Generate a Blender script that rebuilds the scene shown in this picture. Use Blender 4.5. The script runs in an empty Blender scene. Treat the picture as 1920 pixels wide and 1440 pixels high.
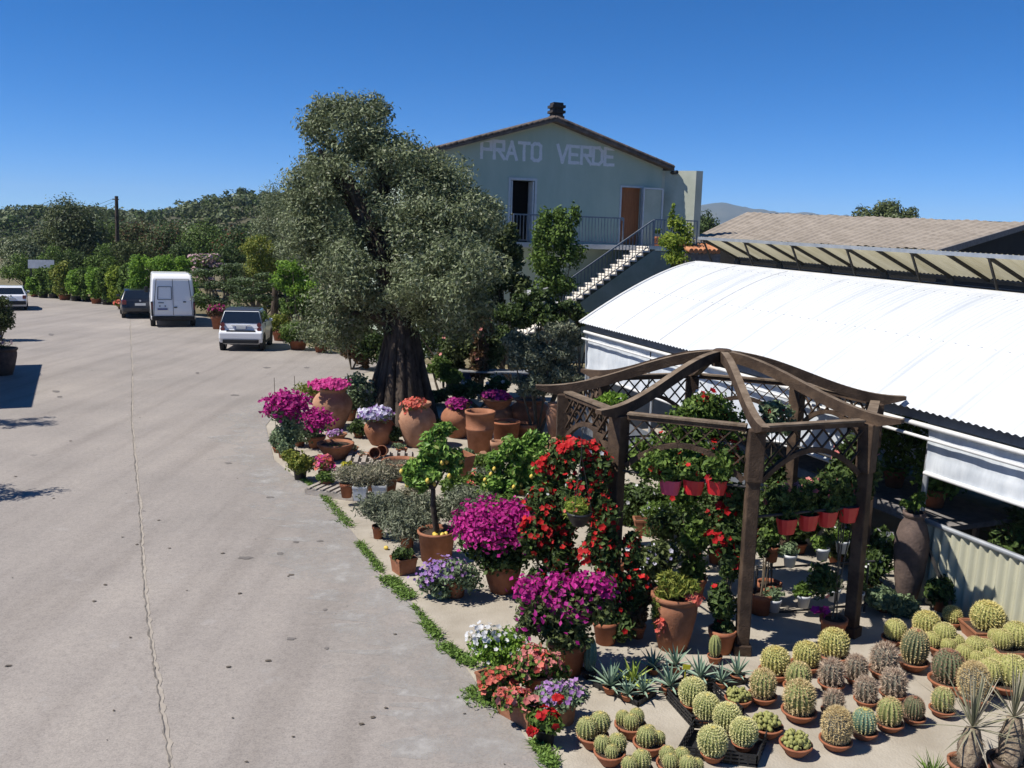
import bpy, math, random
import numpy as np
from math import sin, cos, pi, atan, radians as R_
from mathutils import Matrix, Vector
random.seed(7)
rng = np.random.default_rng(11)
SC = bpy.context.scene
COL = SC.collection
# ------------------------------------------------------------ camera model
F, H = 1700.0, 4.3
PITCH, ROLL = atan(265 / F), 0.027
FW = np.array([0, cos(PITCH), -sin(PITCH)])
_u0 = np.array([0, sin(PITCH), cos(PITCH)]); _r0 = np.array([1.0, 0, 0])
RT = cos(ROLL) * _r0 + sin(ROLL) * _u0
UP = -sin(ROLL) * _r0 + cos(ROLL) * _u0
CAM = np.array([0, 0, H])
def ray(x, y): return FW * F + RT * (x - 960) + UP * (720 - y)
def P(x, y, z=0.0):
    d = ray(x, y); return CAM + d * ((z - H) / d[2])
def PD(x, y, dep):
    return CAM + ray(x, y) * (dep / F)
def dep(p): return float((np.asarray(p) - CAM) @ FW)
def horizon(x): return 455 + .027 * (x - 960)
cd = bpy.data.cameras.new('camera'); cam = bpy.data.objects.new('camera', cd); COL.objects.link(cam)
cd.sensor_width = 36; cd.lens = 36 * F / 1920; cd.clip_end = 20000; cd.clip_start = .05
m = Matrix.Identity(4)
for i in range(3):
    m[i][0], m[i][1], m[i][2], m[i][3] = RT[i], UP[i], -FW[i], CAM[i]
cam.matrix_world = m
SC.camera = cam
# ------------------------------------------------------------ light
SUN_EL = R_(54)
SUN_H = np.array([-.965, -.27]); SUN_H /= np.linalg.norm(SUN_H)
SUN = np.array([SUN_H[0] * cos(SUN_EL), SUN_H[1] * cos(SUN_EL), sin(SUN_EL)])
w = bpy.data.worlds.new('World'); SC.world = w; w.use_nodes = True
nt = w.node_tree; nt.nodes.clear()
sky = nt.nodes.new('ShaderNodeTexSky'); sky.sky_type = 'NISHITA'; sky.sun_disc = False
sky.sun_elevation = SUN_EL; sky.sun_rotation = math.atan2(SUN_H[0], SUN_H[1])
sky.altitude = 0; sky.air_density = .5; sky.dust_density = 0; sky.ozone_density = 10
bg = nt.nodes.new('ShaderNodeBackground'); bg.inputs[1].default_value = SKY_STR = .102
wo = nt.nodes.new('ShaderNodeOutputWorld')
hs = nt.nodes.new('ShaderNodeHueSaturation'); hs.inputs['Saturation'].default_value = 1.22; nt.links.new(sky.outputs[0], hs.inputs['Color']); nt.links.new(hs.outputs[0], bg.inputs[0]); nt.links.new(bg.outputs[0], wo.inputs[0])
sl = bpy.data.lights.new('sun', 'SUN'); sl.energy = 5.0; sl.angle = R_(.5); sl.color = (1, .95, .87)
so = bpy.data.objects.new('sun', sl); COL.objects.link(so)
so.rotation_euler = Vector(SUN).to_track_quat('Z', 'Y').to_euler(); so.location = (0, 0, 60)
SC.view_settings.view_transform = 'Standard'; SC.view_settings.look = 'None'
SC.view_settings.exposure = 0.5; SC.view_settings.gamma = 1
SC.cycles.max_bounces = 6; SC.cycles.transparent_max_bounces = 8; SC.cycles.diffuse_bounces = 3
SC.cycles.use_denoising = True
# ------------------------------------------------------------ materials
def _new(name):
    mt = bpy.data.materials.new(name); mt.use_nodes = True
    n = mt.node_tree; b = n.nodes['Principled BSDF']
    return mt, n, b
KA = .75     # overall albedo level that goes with the exposure
def M(name, c1, c2=None, scale=6, rough=.8, bump=0, bscale=None, metal=0, spec=.3, detail=6, c3=None, lo=.35, hi=.65, alpha=None, stretch=None):
    mt, n, b = _new(name)
    b.inputs['Roughness'].default_value = rough; b.inputs['Metallic'].default_value = metal
    b.inputs['Specular IOR Level'].default_value = spec
    L = n.links.new
    if c2 is None:
        c2 = tuple(c * .82 for c in c1)
    c1, c2 = [tuple(v * KA for v in c) for c in (c1, c2)]
    if c3: c3 = tuple(v * KA for v in c3)
    tc = n.nodes.new('ShaderNodeTexCoord'); src = tc.outputs['Object']
    if stretch:
        mp = n.nodes.new('ShaderNodeMapping'); mp.inputs['Scale'].default_value = stretch
        L(src, mp.inputs[0]); src = mp.outputs[0]
    no = n.nodes.new('ShaderNodeTexNoise'); no.inputs['Scale'].default_value = scale; no.inputs['Detail'].default_value = detail
    no.inputs['Roughness'].default_value = .65
    L(src, no.inputs['Vector'])
    rp = n.nodes.new('ShaderNodeValToRGB')
    rp.color_ramp.elements[0].position = lo; rp.color_ramp.elements[1].position = hi
    rp.color_ramp.elements[0].color = (*c1, 1); rp.color_ramp.elements[1].color = (*c2, 1)
    if c3:
        e = rp.color_ramp.elements.new((lo + hi) / 2); e.color = (*c3, 1)
    L(no.outputs['Fac'], rp.inputs[0]); L(rp.outputs[0], b.inputs['Base Color'])
    if bump:
        n2 = n.nodes.new('ShaderNodeTexNoise'); n2.inputs['Scale'].default_value = bscale or scale * 4; n2.inputs['Detail'].default_value = 5
        L(src, n2.inputs['Vector'])
        bp = n.nodes.new('ShaderNodeBump'); bp.inputs['Strength'].default_value = bump; bp.inputs['Distance'].default_value = .02
        L(n2.outputs['Fac'], bp.inputs['Height']); L(bp.outputs[0], b.inputs['Normal'])
    if alpha is not None: b.inputs['Alpha'].default_value = alpha
    return mt
def LEAF(name, dark, light, trans=.25, rough=.55, third=None):
    if name.startswith('leaf_'):
        k_ = 1.38 if name not in ('leaf_agave', 'leaf_thorn', 'leaf_grey', 'leaf_aloe') else 1.12
        dark = tuple(c * k_ for c in dark); light = tuple(c * k_ for c in light)
    KA = 1.0 if name.startswith('spines') else globals()['KA']
    dark = tuple(c * KA for c in dark); light = tuple(min(.95, c * (KA + .05)) for c in light); third = tuple(c * KA for c in third) if third else None
    mt, n, b = _new(name); L = n.links.new
    g = n.nodes.new('ShaderNodeNewGeometry')
    rp = n.nodes.new('ShaderNodeValToRGB')
    rp.color_ramp.elements[0].color = (*dark, 1); rp.color_ramp.elements[1].color = (*light, 1)
    if third:
        rp.color_ramp.elements[1].position = .86
        e = rp.color_ramp.elements.new(.97); e.color = (*third, 1)
    L(g.outputs['Random Per Island'], rp.inputs[0]); L(rp.outputs[0], b.inputs['Base Color'])
    b.inputs['Roughness'].default_value = rough; b.inputs['Specular IOR Level'].default_value = .2
    t = n.nodes.new('ShaderNodeBsdfTranslucent'); L(rp.outputs[0], t.inputs[0])
    mx = n.nodes.new('ShaderNodeMixShader'); mx.inputs[0].default_value = trans
    o = n.nodes['Material Output']
    L(b.outputs[0], mx.inputs[1]); L(t.outputs[0], mx.inputs[2]); L(mx.outputs[0], o.inputs[0])
    return mt
MT = {}
MT['terracotta'] = M('terracotta', (.27, .105, .052), (.43, .19, .105), 4, .85, .25, 40, detail=10)
MT['terracotta_pale'] = M('terracotta_pale', (.34, .165, .095), (.52, .29, .185), 4, .88, .3, 30, detail=10)
MT['terracotta_red'] = M('terracotta_red', (.31, .105, .05), (.42, .165, .085), 7, .8, .2, 50)
MT['soil'] = M('soil', (.035, .022, .014), (.09, .06, .04), 30, .95, .6, 60)
MT['black_plastic'] = M('black_plastic', (.012, .012, .014), (.03, .03, .032), 10, .5, 0, spec=.4)
MT['red_plastic'] = M('red_plastic', (.66, .014, .025), (.74, .03, .04), 6, .4, 0, spec=.5)
MT['pink_plastic'] = M('pink_plastic', (.78, .07, .16), (.8, .10, .2), 6, .4, 0, spec=.5)
MT['white_plastic'] = M('white_plastic', (.62, .64, .66), (.74, .75, .76), 6, .45, 0, spec=.5)
MT['grey_stone'] = M('grey_stone', (.16, .15, .15), (.28, .26, .25), 9, .9, .3)
MT['dark_urn'] = M('dark_urn', (.085, .062, .055), (.17, .12, .10), 5, .9, .35, 30)
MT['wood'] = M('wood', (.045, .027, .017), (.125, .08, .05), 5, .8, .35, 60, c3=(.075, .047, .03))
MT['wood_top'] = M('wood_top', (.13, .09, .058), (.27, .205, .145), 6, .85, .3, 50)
MT['wood_grey'] = M('wood_grey', (.33, .28, .23), (.5, .45, .4), 8, .85, .3)
MT['bark'] = M('bark', (.028, .021, .016), (.13, .098, .075), 6, .95, 1.0, 16, stretch=(1, 1, .35))
MT['twig'] = M('twig', (.10, .075, .05), (.2, .16, .11), 12, .9, .3)
MT['metal_grey'] = M('metal_grey', (.36, .37, .38), (.46, .47, .48), 8, .45, 0, metal=.3)
MT['metal_dark'] = M('metal_dark', (.04, .04, .042), (.075, .07, .065), 8, .6, 0, metal=.2)
MT['white_paint'] = M('white_paint', (.7, .7, .69), (.8, .8, .79), 4, .5, 0)
MT['lemon'] = M('lemon', (.75, .5, .05), (.85, .66, .14), 8, .5, .2, spec=.4)
G = {}
G['olive'] = LEAF('leaf_olive', (.05, .068, .025), (.225, .26, .14), .25, .5, (.38, .40, .28))
G['grey'] = LEAF('leaf_grey', (.085, .105, .06), (.25, .27, .18), .2, .6, (.36, .36, .25))
G['sage'] = LEAF('leaf_sage', (.08, .115, .06), (.23, .30, .16), .25, .6)
G['dark'] = LEAF('leaf_dark', (.022, .038, .012), (.085, .13, .034), .25)
G['darkolive'] = LEAF('leaf_darkolive', (.03, .045, .014), (.11, .135, .045), .2)
G['mid'] = LEAF('leaf_mid', (.042, .08, .015), (.15, .225, .046), .3)
G['bright'] = LEAF('leaf_bright', (.07, .15, .02), (.24, .38, .055), .42)
G['lime'] = LEAF('leaf_lime', (.10, .17, .02), (.32, .38, .06), .42)
G['lemonleaf'] = LEAF('leaf_lemon', (.05, .13, .02), (.22, .36, .07), .3, .45, (.42, .48, .15))
G['yellowgreen'] = LEAF('leaf_yellowgreen', (.08, .13, .02), (.26, .26, .05), .3)
G['brown'] = LEAF('leaf_brown', (.07, .04, .02), (.16, .09, .045), .2, third=(.1, .12, .04))
G['rust'] = LEAF('leaf_rust', (.10, .03, .015), (.24, .07, .03), .2)
G['thorn'] = LEAF('leaf_thorn', (.14, .15, .09), (.38, .35, .24), .2, .7, (.5, .44, .34))
G['agave'] = LEAF('leaf_agave', (.12, .20, .13), (.30, .40, .30), .1, .5)
G['aloe'] = LEAF('leaf_aloe', (.2, .3, .05), (.42, .5, .1), .2, .5)
G['weed'] = LEAF('leaf_weed', (.06, .11, .02), (.18, .28, .06), .25)
FL = {}
def FLOW(name, a, b, t=.3): FL[name] = LEAF('petal_' + name, a, b, t, .6)
FLOW('magenta', (.28, .005, .13), (.66, .035, .33))
FLOW('purple', (.30, .012, .16), (.50, .035, .27))
FLOW('pink', (.62, .03, .26), (.8, .11, .4))
FLOW('red', (.34, .004, .008), (.76, .03, .03))
FLOW('coral', (.72, .10, .07), (.85, .28, .2))
FLOW('salmon', (.66, .16, .16), (.82, .36, .32))
FLOW('white', (.7, .7, .72), (.88, .88, .88))
FLOW('lilac', (.36, .16, .46), (.60, .36, .66))
FLOW('violetwhite', (.5, .45, .75), (.9, .88, .95))
FLOW('violet', (.24, .11, .40), (.46, .30, .60))
FLOW('yellow', (.7, .6, .02), (.85, .75, .08))
FLOW('oleander', (.5, .3, .34), (.7, .5, .52))
# ------------------------------------------------------------ mesh builder
class MB:
    def __init__(s): s.v = []; s.f = []; s.n = 0
    def raw(s, V, Fc, mi=0, smooth=False):
        V = np.asarray(V, float).reshape(-1, 3); Fc = np.asarray(Fc, int)
        s.v.append(V); s.f.append((Fc + s.n, mi, smooth)); s.n += len(V); return s
    def box(s, c, size, rot=None, mi=0, ax=None):
        h = np.array(size) / 2
        V = np.array([[x, y, z] for x in (-1, 1) for y in (-1, 1) for z in (-1, 1)], float) * h
        if ax is not None: V = V @ np.array(ax)
        elif rot: 
            ca, sa = cos(rot), sin(rot); V = V @ np.array([[ca, sa, 0], [-sa, ca, 0], [0, 0, 1]])
        s.raw(V + np.array(c), [[0, 1, 3, 2], [4, 6, 7, 5], [0, 4, 5, 1], [2, 3, 7, 6], [0, 2, 6, 4], [1, 5, 7, 3]], mi); return s
    def beam(s, a, b, wd, ht, mi=0, up=(0, 0, 1)):
        a = np.array(a, float); b = np.array(b, float); d = b - a; L = np.linalg.norm(d); d /= L
        sd = np.cross(d, up); 
        if np.linalg.norm(sd) < 1e-5: sd = np.cross(d, (1, 0, 0))
        sd /= np.linalg.norm(sd); u2 = np.cross(sd, d)
        return s.box((a + b) / 2, (L, wd, ht), ax=[d, sd, u2], mi=mi)
    def tube(s, pts, rad, seg=8, mi=0, smooth=True, caps=True, wob=0):
        pts = np.asarray(pts, float); n = len(pts); rad = np.broadcast_to(np.asarray(rad, float), (n,))
        V = []; prev = None
        for i in range(n):
            d = pts[min(i + 1, n - 1)] - pts[max(i - 1, 0)]; d = d / (np.linalg.norm(d) + 1e-9)
            if prev is None:
                a = np.cross(d, (0, 0, 1)); 
                if np.linalg.norm(a) < .05: a = np.array([1.0, 0, 0])
            else: a = prev - d * (prev @ d)
            a /= np.linalg.norm(a); prev = a; b = np.cross(d, a)
            th = np.arange(seg) * 2 * pi / seg
            rr = rad[i] * (1 + (wob * np.sin(th * 5 + i * .7) + wob * .7 * np.sin(th * 3 - i * 1.1) if wob else 0))
            V.append(pts[i] + (np.cos(th) * rr)[:, None] * a + (np.sin(th) * rr)[:, None] * b)
        V = np.concatenate(V); Fc = []
        for i in range(n - 1):
            for j in range(seg):
                k = (j + 1) % seg; Fc.append([i * seg + j, i * seg + k, (i + 1) * seg + k, (i + 1) * seg + j])
        s.raw(V, Fc, mi, smooth)
        if caps:
            s.raw(V[:seg], [list(range(seg))[::-1]], mi); s.raw(V[-seg:], [list(range(seg))], mi)
        return s
    def lathe(s, prof, seg=20, c=(0, 0, 0), mi=0, smooth=True, closed=False, sq=0, wob=0):
        V = []
        th = np.arange(seg) * 2 * pi / seg
        for r, z in prof:
            V.append(np.stack([np.cos(th) * r + c[0], np.sin(th) * r + c[1], np.full(seg, z + c[2])], 1))
        n = len(prof); Fc = []
        for i in range(n - 1):
            for j in range(seg):
                k = (j + 1) % seg; Fc.append([i * seg + j, i * seg + k, (i + 1) * seg + k, (i + 1) * seg + j])
        V = np.concatenate(V)
        s.raw(V, Fc, mi, smooth)
        if closed:
            s.raw(V[:seg], [list(range(seg))[::-1]], mi); s.raw(V[-seg:], [list(range(seg))], mi)
        return s
    def prism(s, poly, d, mi=0):
        """poly: list of 3-D points (planar), extruded by vector d"""
        A = np.asarray(poly, float); B = A + np.asarray(d, float); n = len(A)
        s.raw(np.concatenate([A, B]), [[i, (i + 1) % n, n + (i + 1) % n, n + i] for i in range(n)], mi)
        s.raw(A, [list(range(n))[::-1]], mi); s.raw(B, [list(range(n))], mi); return s
    def leaves(s, pos, nrm, ln, wd, mi=0, jit=.8, droop=0.0, r=None):
        """a kite-shaped leaf at every pos, roughly facing nrm"""
        r = r or rng; n = len(pos); pos = np.asarray(pos); 
        N = np.asarray(nrm) + r.normal(size=(n, 3)) * jit; N /= np.linalg.norm(N, axis=1)[:, None] + 1e-9
        T = np.cross(N, r.normal(size=(n, 3))); T[:, 2] -= droop; T /= np.linalg.norm(T, axis=1)[:, None] + 1e-9
        B = np.cross(N, T); B /= np.linalg.norm(B, axis=1)[:, None] + 1e-9
        l = (ln * r.uniform(.65, 1.25, n))[:, None]; w_ = (wd * r.uniform(.7, 1.2, n))[:, None]
        V = np.stack([pos - T * l * .5, pos + B * w_ * .5 + N * w_ * .12, pos + T * l * .5, pos - B * w_ * .5 + N * w_ * .12], 1).reshape(-1, 3)
        s.raw(V, np.arange(n * 4).reshape(-1, 4), mi); return s
    def petals(s, pos, nrm, rad, mi=0, k=5, jit=.35, cup=.25, r=None):
        """a small round flower (k-petalled shallow cup) at every pos"""
        r = r or rng; n = len(pos); pos = np.asarray(pos)
        N = np.asarray(nrm) + r.normal(size=(n, 3)) * jit; N /= np.linalg.norm(N, axis=1)[:, None] + 1e-9
        T = np.cross(N, r.normal(size=(n, 3))); T /= np.linalg.norm(T, axis=1)[:, None] + 1e-9; B = np.cross(N, T)
        rr = (rad * r.uniform(.7, 1.25, n))[:, None]; V = [pos]
        for i in range(2 * k):
            a = pi * i / k; q = 1.0 if i % 2 == 0 else .72
            V.append(pos + (T * cos(a) + B * sin(a)) * rr * q + N * rr * cup * (1 if i % 2 == 0 else .7))
        V = np.stack(V, 1).reshape(-1, 3); m_ = 2 * k + 1
        base = (np.arange(n) * m_)[:, None]
        Fc = np.concatenate([base + np.array([[0, 1 + i, 1 + (i + 1) % (2 * k)]]) for i in range(2 * k)], 0)
        s.raw(V, Fc, mi); return s
    def spikes(s, base, tip, wd, mi=0, r=None):
        """thin two-triangle blades from base to tip"""
        r = r or rng; base = np.asarray(base, float); tip = np.asarray(tip, float); n = len(base)
        d = tip - base; sd = np.cross(d, r.normal(size=(n, 3))); sd /= np.linalg.norm(sd, axis=1)[:, None] + 1e-9
        wd = np.broadcast_to(np.asarray(wd, float), (n,))[:, None]
        V = np.stack([base - sd * wd * .5, base + sd * wd * .5, tip], 1).reshape(-1, 3)
        s.raw(V, np.arange(n * 3).reshape(-1, 3), mi); return s
    def mesh(s, name, mats):
        me = bpy.data.meshes.new(name)
        V = np.concatenate(s.v); me.vertices.add(len(V)); me.vertices.foreach_set('co', V.astype(np.float32).ravel())
        li = []; st = []; mi = []; sm = []; o = 0
        for Fc, m_, smooth in s.f:
            if Fc.size == 0: continue
            k = Fc.shape[1]; li.append(Fc.ravel()); st.append(o + np.arange(len(Fc)) * k); o += Fc.size
            mi.append(np.full(len(Fc), m_)); sm.append(np.full(len(Fc), smooth))
        li = np.concatenate(li); st = np.concatenate(st)
        me.loops.add(len(li)); me.loops.foreach_set('vertex_index', li.astype(np.int32))
        me.polygons.add(len(st)); me.polygons.foreach_set('loop_start', st.astype(np.int32))
        me.polygons.foreach_set('material_index', np.concatenate(mi).astype(np.int32))
        me.polygons.foreach_set('use_smooth', np.concatenate(sm).astype(bool))
        for mm in (mats if isinstance(mats, (list, tuple)) else [mats]): me.materials.append(mm)
        me.update(calc_edges=True); me.validate(); return me
    def build(s, name, mats, parent=None, loc=None, rotz=None):
        o = bpy.data.objects.new(name, s.mesh(name, mats)); COL.objects.link(o)
        if parent: o.parent = parent
        if loc is not None: o.location = loc
        if rotz: o.rotation_euler = (0, 0, rotz)
        return o
def tag(o, label=None, cat=None, group=None, kind=None):
    if label: o['label'] = label
    if cat: o['category'] = cat
    if group: o['group'] = group
    if kind: o['kind'] = kind
    return o
def empty(name, loc=(0, 0, 0), label=None, cat=None, group=None, rotz=0):
    o = bpy.data.objects.new(name, None); COL.objects.link(o); o.location = loc; o.rotation_euler = (0, 0, rotz)
    o.empty_display_size = .1
    return tag(o, label, cat, group)
def copy_tree(o, parent=None):
    c = o.copy(); COL.objects.link(c)
    if parent: c.parent = parent
    for ch in list(o.children): copy_tree(ch, c)
    return c
def place(mesh, name, parent=None, loc=(0, 0, 0), rotz=0, sc=None):
    o = bpy.data.objects.new(name, mesh); COL.objects.link(o)
    if parent: o.parent = parent
    o.location = loc; o.rotation_euler = (0, 0, rotz)
    if sc is not None: o.scale = (sc, sc, sc) if np.isscalar(sc) else sc
    return o
def bevel(o, wd=.01, seg=2):
    b = o.modifiers.new('bevel', 'BEVEL'); b.width = wd; b.segments = seg; b.limit_method = 'ANGLE'; return o
# point clouds for foliage
def dirs(n, r=None):
    d = (r or rng).normal(size=(n, 3)); return d / np.linalg.norm(d, axis=1)[:, None]
def cloud(cents, rads, n, shell=.55, r=None, soft=.2):
    """n points over ellipsoid clumps; cents (k,3), rads (k,3); returns pos, outward normals"""
    r = r or rng; cents = np.asarray(cents, float); rads = np.asarray(rads, float)
    if rads.ndim == 1: rads = np.repeat(rads[:, None], 3, 1)
    wgt = rads.prod(1) ** (2 / 3); k = r.choice(len(cents), n, p=wgt / wgt.sum())
    d = dirs(n, r); q = r.uniform(0, 1, n) ** (1 / 3); q = shell + (1 - shell) * q
    return cents[k] + d * rads[k] * q[:, None] + r.normal(size=(n, 3)) * rads[k] * soft, d
def clumps(c, rad, k, size, r=None, flat=1.0, low=-1.0):
    """k clump centres spread through an ellipsoid crown"""
    r = r or rng; d = dirs(k * 3, r); d = d[d[:, 2] > low][:k]
    q = r.uniform(.25, 1, len(d)) ** .5
    cs = np.array(c) + d * np.array(rad) * q[:, None] * .85
    rs = size * r.uniform(.6, 1.35, len(d)); return cs, np.stack([rs, rs, rs * flat], 1)
# ============================================================ SETTING
def road_material():
    mt, n, b = _new('road_concrete'); L = n.links.new
    tc = n.nodes.new('ShaderNodeTexCoord')
    def noise(sc, det, ro=.6):
        q = n.nodes.new('ShaderNodeTexNoise'); q.inputs['Scale'].default_value = sc; q.inputs['Detail'].default_value = det; q.inputs['Roughness'].default_value = ro
        L(tc.outputs['Object'], q.inputs['Vector']); return q.outputs['Fac']
    def ramp(src, *st):
        r = n.nodes.new('ShaderNodeValToRGB')
        r.color_ramp.elements[0].position, r.color_ramp.elements[0].color = st[0][0], (*st[0][1], 1)
        r.color_ramp.elements[1].position, r.color_ramp.elements[1].color = st[-1][0], (*st[-1][1], 1)
        for p_, c_ in st[1:-1]:
            e = r.color_ramp.elements.new(p_); e.color = (*c_, 1)
        L(src, r.inputs[0]); return r.outputs[0]
    def mix(a, b_, f, mode='MIX'):
        x = n.nodes.new('ShaderNodeMixRGB'); x.blend_type = mode
        if isinstance(f, float): x.inputs[0].default_value = f
        else: L(f, x.inputs[0])
        L(a, x.inputs[1]); L(b_, x.inputs[2]); return x.outputs[0]
    base = ramp(noise(.35, 8), (.3, (.222, .202, .185)), (.5, (.256, .231, .211)), (.72, (.292, .263, .237)))
    spk = ramp(noise(55, 3, .8), (.32, (.55, .55, .56)), (.48, (1, 1, 1)), (.68, (1.32, 1.30, 1.26)))
    c = mix(base, spk, .55, 'MULTIPLY')
    mpw = n.nodes.new('ShaderNodeMapping'); mpw.inputs['Scale'].default_value = (2.2, .12, 1); mpw.inputs['Rotation'].default_value = (0, 0, R_(-8)); L(tc.outputs['Object'], mpw.inputs[0])
    qt = n.nodes.new('ShaderNodeTexNoise'); qt.inputs['Scale'].default_value = .9; qt.inputs['Detail'].default_value = 6; L(mpw.outputs[0], qt.inputs['Vector'])
    c = mix(c, ramp(qt.outputs['Fac'], (.34, (.80, .79, .78)), (.5, (1, 1, 1)), (.66, (1.10, 1.10, 1.09))), .6, 'MULTIPLY')
    spk2 = ramp(noise(12, 6, .8), (.36, (.74, .73, .73)), (.55, (1.05, 1.05, 1.04)))
    c = mix(c, spk2, .45, 'MULTIPLY')
    st = ramp(noise(1.6, 5, .7), (.62, (0, 0, 0)), (.74, (1, 1, 1)))
    pale = n.nodes.new('ShaderNodeRGB'); pale.outputs[0].default_value = (.36, .345, .33, 1)
    m1 = n.nodes.new('ShaderNodeMath'); m1.operation = 'MULTIPLY'; m1.inputs[1].default_value = .45; L(st, m1.inputs[0])
    c = mix(c, pale.outputs[0], m1.outputs[0])
    ds = ramp(noise(3.1, 3, .55), (.715, (0, 0, 0)), (.745, (1, 1, 1)))
    dk = n.nodes.new('ShaderNodeRGB'); dk.outputs[0].default_value = (.10, .092, .088, 1)
    m2 = n.nodes.new('ShaderNodeMath'); m2.operation = 'MULTIPLY'; m2.inputs[1].default_value = .6; L(ds, m2.inputs[0])
    c = mix(c, dk.outputs[0], m2.outputs[0])
    L(c, b.inputs['Base Color']); b.inputs['Roughness'].default_value = .85; b.inputs['Specular IOR Level'].default_value = .25
    bp = n.nodes.new('ShaderNodeBump'); bp.inputs['Strength'].default_value = .25; bp.inputs['Distance'].default_value = .01
    L(noise(90, 3), bp.inputs['Height']); L(bp.outputs[0], b.inputs['Normal'])
    return mt
MT['road'] = road_material()
MT['earth'] = M('earth', (.20, .155, .10), (.33, .27, .18), .4, .95, .3, 8, c3=(.16, .14, .07))
MT['apron'] = M('apron_concrete', (.37, .325, .26), (.52, .47, .39), 1.1, .9, .35, 45, detail=10)
MT['grass_dry'] = M('grass_dry', (.035, .045, .022), (.13, .115, .065), .06, .95)
MT['mountain'] = M('mountain', (.05, .065, .05), (.11, .11, .08), .004, .95)
MT['seam_light'] = M('seam_light', (.37, .325, .275), (.45, .40, .34), 9, .9)
MT['seam_dark'] = M('seam_dark', (.17, .15, .13), (.26, .235, .21), 9, .95)
def sheet(name, pts, z, mat, thick=0):
    V = [(p[0], p[1], z) for p in pts]
    mb = MB(); mb.raw(V, [list(range(len(V)))])
    o = mb.build(name, mat); 
    if o.data.polygons[0].normal.z < 0: o.data.flip_normals()
    return tag(o, kind='structure')
gb = MB(); gb.raw([(-6000, -400, -.03), (6000, -400, -.03), (6000, 9000, -.03), (-6000, 9000, -.03)], [[0, 1, 2, 3]])
tag(gb.build('ground', MT['earth']), kind='structure')
EDGE = [(1068, 1500), (1030, 1440), (965, 1352), (902, 1290), (862, 1245), (830, 1210), (795, 1160), (768, 1125), (720, 1080), (690, 1035), (650, 985), (600, 922), (548, 893), (515, 862), (500, 800), (535, 752), (600, 716), (690, 698)]
FAR = [(720, 676), (640, 662), (560, 648), (520, 632), (440, 606), (380, 594), (320, 586), (270, 577), (200, 567), (140, 560), (100, 556), (40, 555), (-60, 548)]
rp_ = [P(x, y) for x, y in EDGE + FAR]
rp_ = [(p[0] + .03 * sin(i * 5.3), p[1] + .03 * sin(i * 3.7)) for i, p in enumerate(rp_)]
sheet('road', [(1.3, 1.0)] + rp_ + [(-75, 66), (-75, 1.0)], .012, MT['road'])
p7 = P(700, 690)
sheet('pavement', [(.4, 1.2), (9, 1.2), (9.2, 8), (3.2, 22), (0, 30), (-6, 33), (-9, 37), (-5.5, 30)] + [tuple(P(x, y)[:2] - np.array([.15, 0])) for x, y in EDGE[::-1]], .004, MT['apron'])
# seam running down the road
sm = [(244, 590), (245, 640), (248, 700), (247, 745), (246, 790), (250, 830), (255, 890), (262, 960), (264, 1010), (267, 1060), (271, 1110), (277, 1170), (286, 1230), (296, 1290), (305, 1350), (318, 1440), (326, 1490)]
pts = []
for i in range(len(sm) - 1):
    for t in np.linspace(0, 1, 10, endpoint=False):
        pts.append(P(sm[i][0] * (1 - t) + sm[i + 1][0] * t, sm[i][1] * (1 - t) + sm[i + 1][1] * t))
def ribbon(name, pts, w0, w1, z, mat, off=0, jit=.012):
    V = []; 
    for p in pts:
        a = rng.uniform(w0, w1); j = rng.normal() * jit + off
        V += [(p[0] + j - a, p[1], z), (p[0] + j + a, p[1], z)]
    mb = MB(); mb.raw(V, [[2 * i, 2 * i + 1, 2 * i + 3, 2 * i + 2] for i in range(len(pts) - 1)])
    return tag(mb.build(name, mat), kind='structure')
ribbon('road_seam', pts, .008, .026, .016, MT['seam_light'], .02)
ribbon('road_crack', pts, .003, .012, .02, MT['seam_dark'], -.004, .008)
# old paint-pale worn strips close to the kerb-less edge and stray leaves on the road
mb = MB()
for i in range(60):
    x, y = rng.uniform(0, 1000), rng.uniform(660, 1440)
    if x > 480 + (y - 850) * .9 - 20: continue
    p = P(x, y); s_ = rng.uniform(.006, .03)
    a = rng.uniform(0, 6.3); n_ = 6
    rr = s_ * rng.uniform(.5, 1.2, n_)
    mb.raw([(p[0] + rr[k] * cos(a + k * 1.047) * 1.4, p[1] + rr[k] * sin(a + k * 1.047), .017 + .006 * (k % 2)) for k in range(n_)], [list(range(n_))])
tag(mb.build('road_litter', M('litter', (.07, .06, .05), (.16, .13, .10), 20, .9)), 'small dark leaf scraps and pebbles scattered on the concrete road', 'litter', kind='stuff')
# pale dusty margin along the road edge
dm = M('dust', (.44, .42, .40), (.52, .50, .47), 3, .95); dn_ = dm.node_tree; db = dn_.nodes['Principled BSDF']
q_ = dn_.nodes.new('ShaderNodeTexNoise'); q_.inputs['Scale'].default_value = 1.7; q_.inputs['Detail'].default_value = 9; q_.inputs['Roughness'].default_value = .75
tc_ = dn_.nodes.new('ShaderNodeTexCoord'); r_ = dn_.nodes.new('ShaderNodeValToRGB'); r_.color_ramp.elements[0].position = .43; r_.color_ramp.elements[1].position = .68; r_.color_ramp.elements[1].color = (.9, .9, .9, 1)
dn_.links.new(tc_.outputs['Object'], q_.inputs['Vector']); dn_.links.new(q_.outputs['Fac'], r_.inputs[0]); dn_.links.new(r_.outputs[0], db.inputs['Alpha'])
V = []; E_ = EDGE[1:-2]
for i in range(len(E_) - 1):
    for t in np.linspace(0, 1, 8, endpoint=False):
        p = P(E_[i][0] * (1 - t) + E_[i + 1][0] * t, E_[i][1] * (1 - t) + E_[i + 1][1] * t); V += [(p[0] - rng.uniform(.5, 1.5), p[1], .0145), (p[0] - .02, p[1], .0145)]
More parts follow.
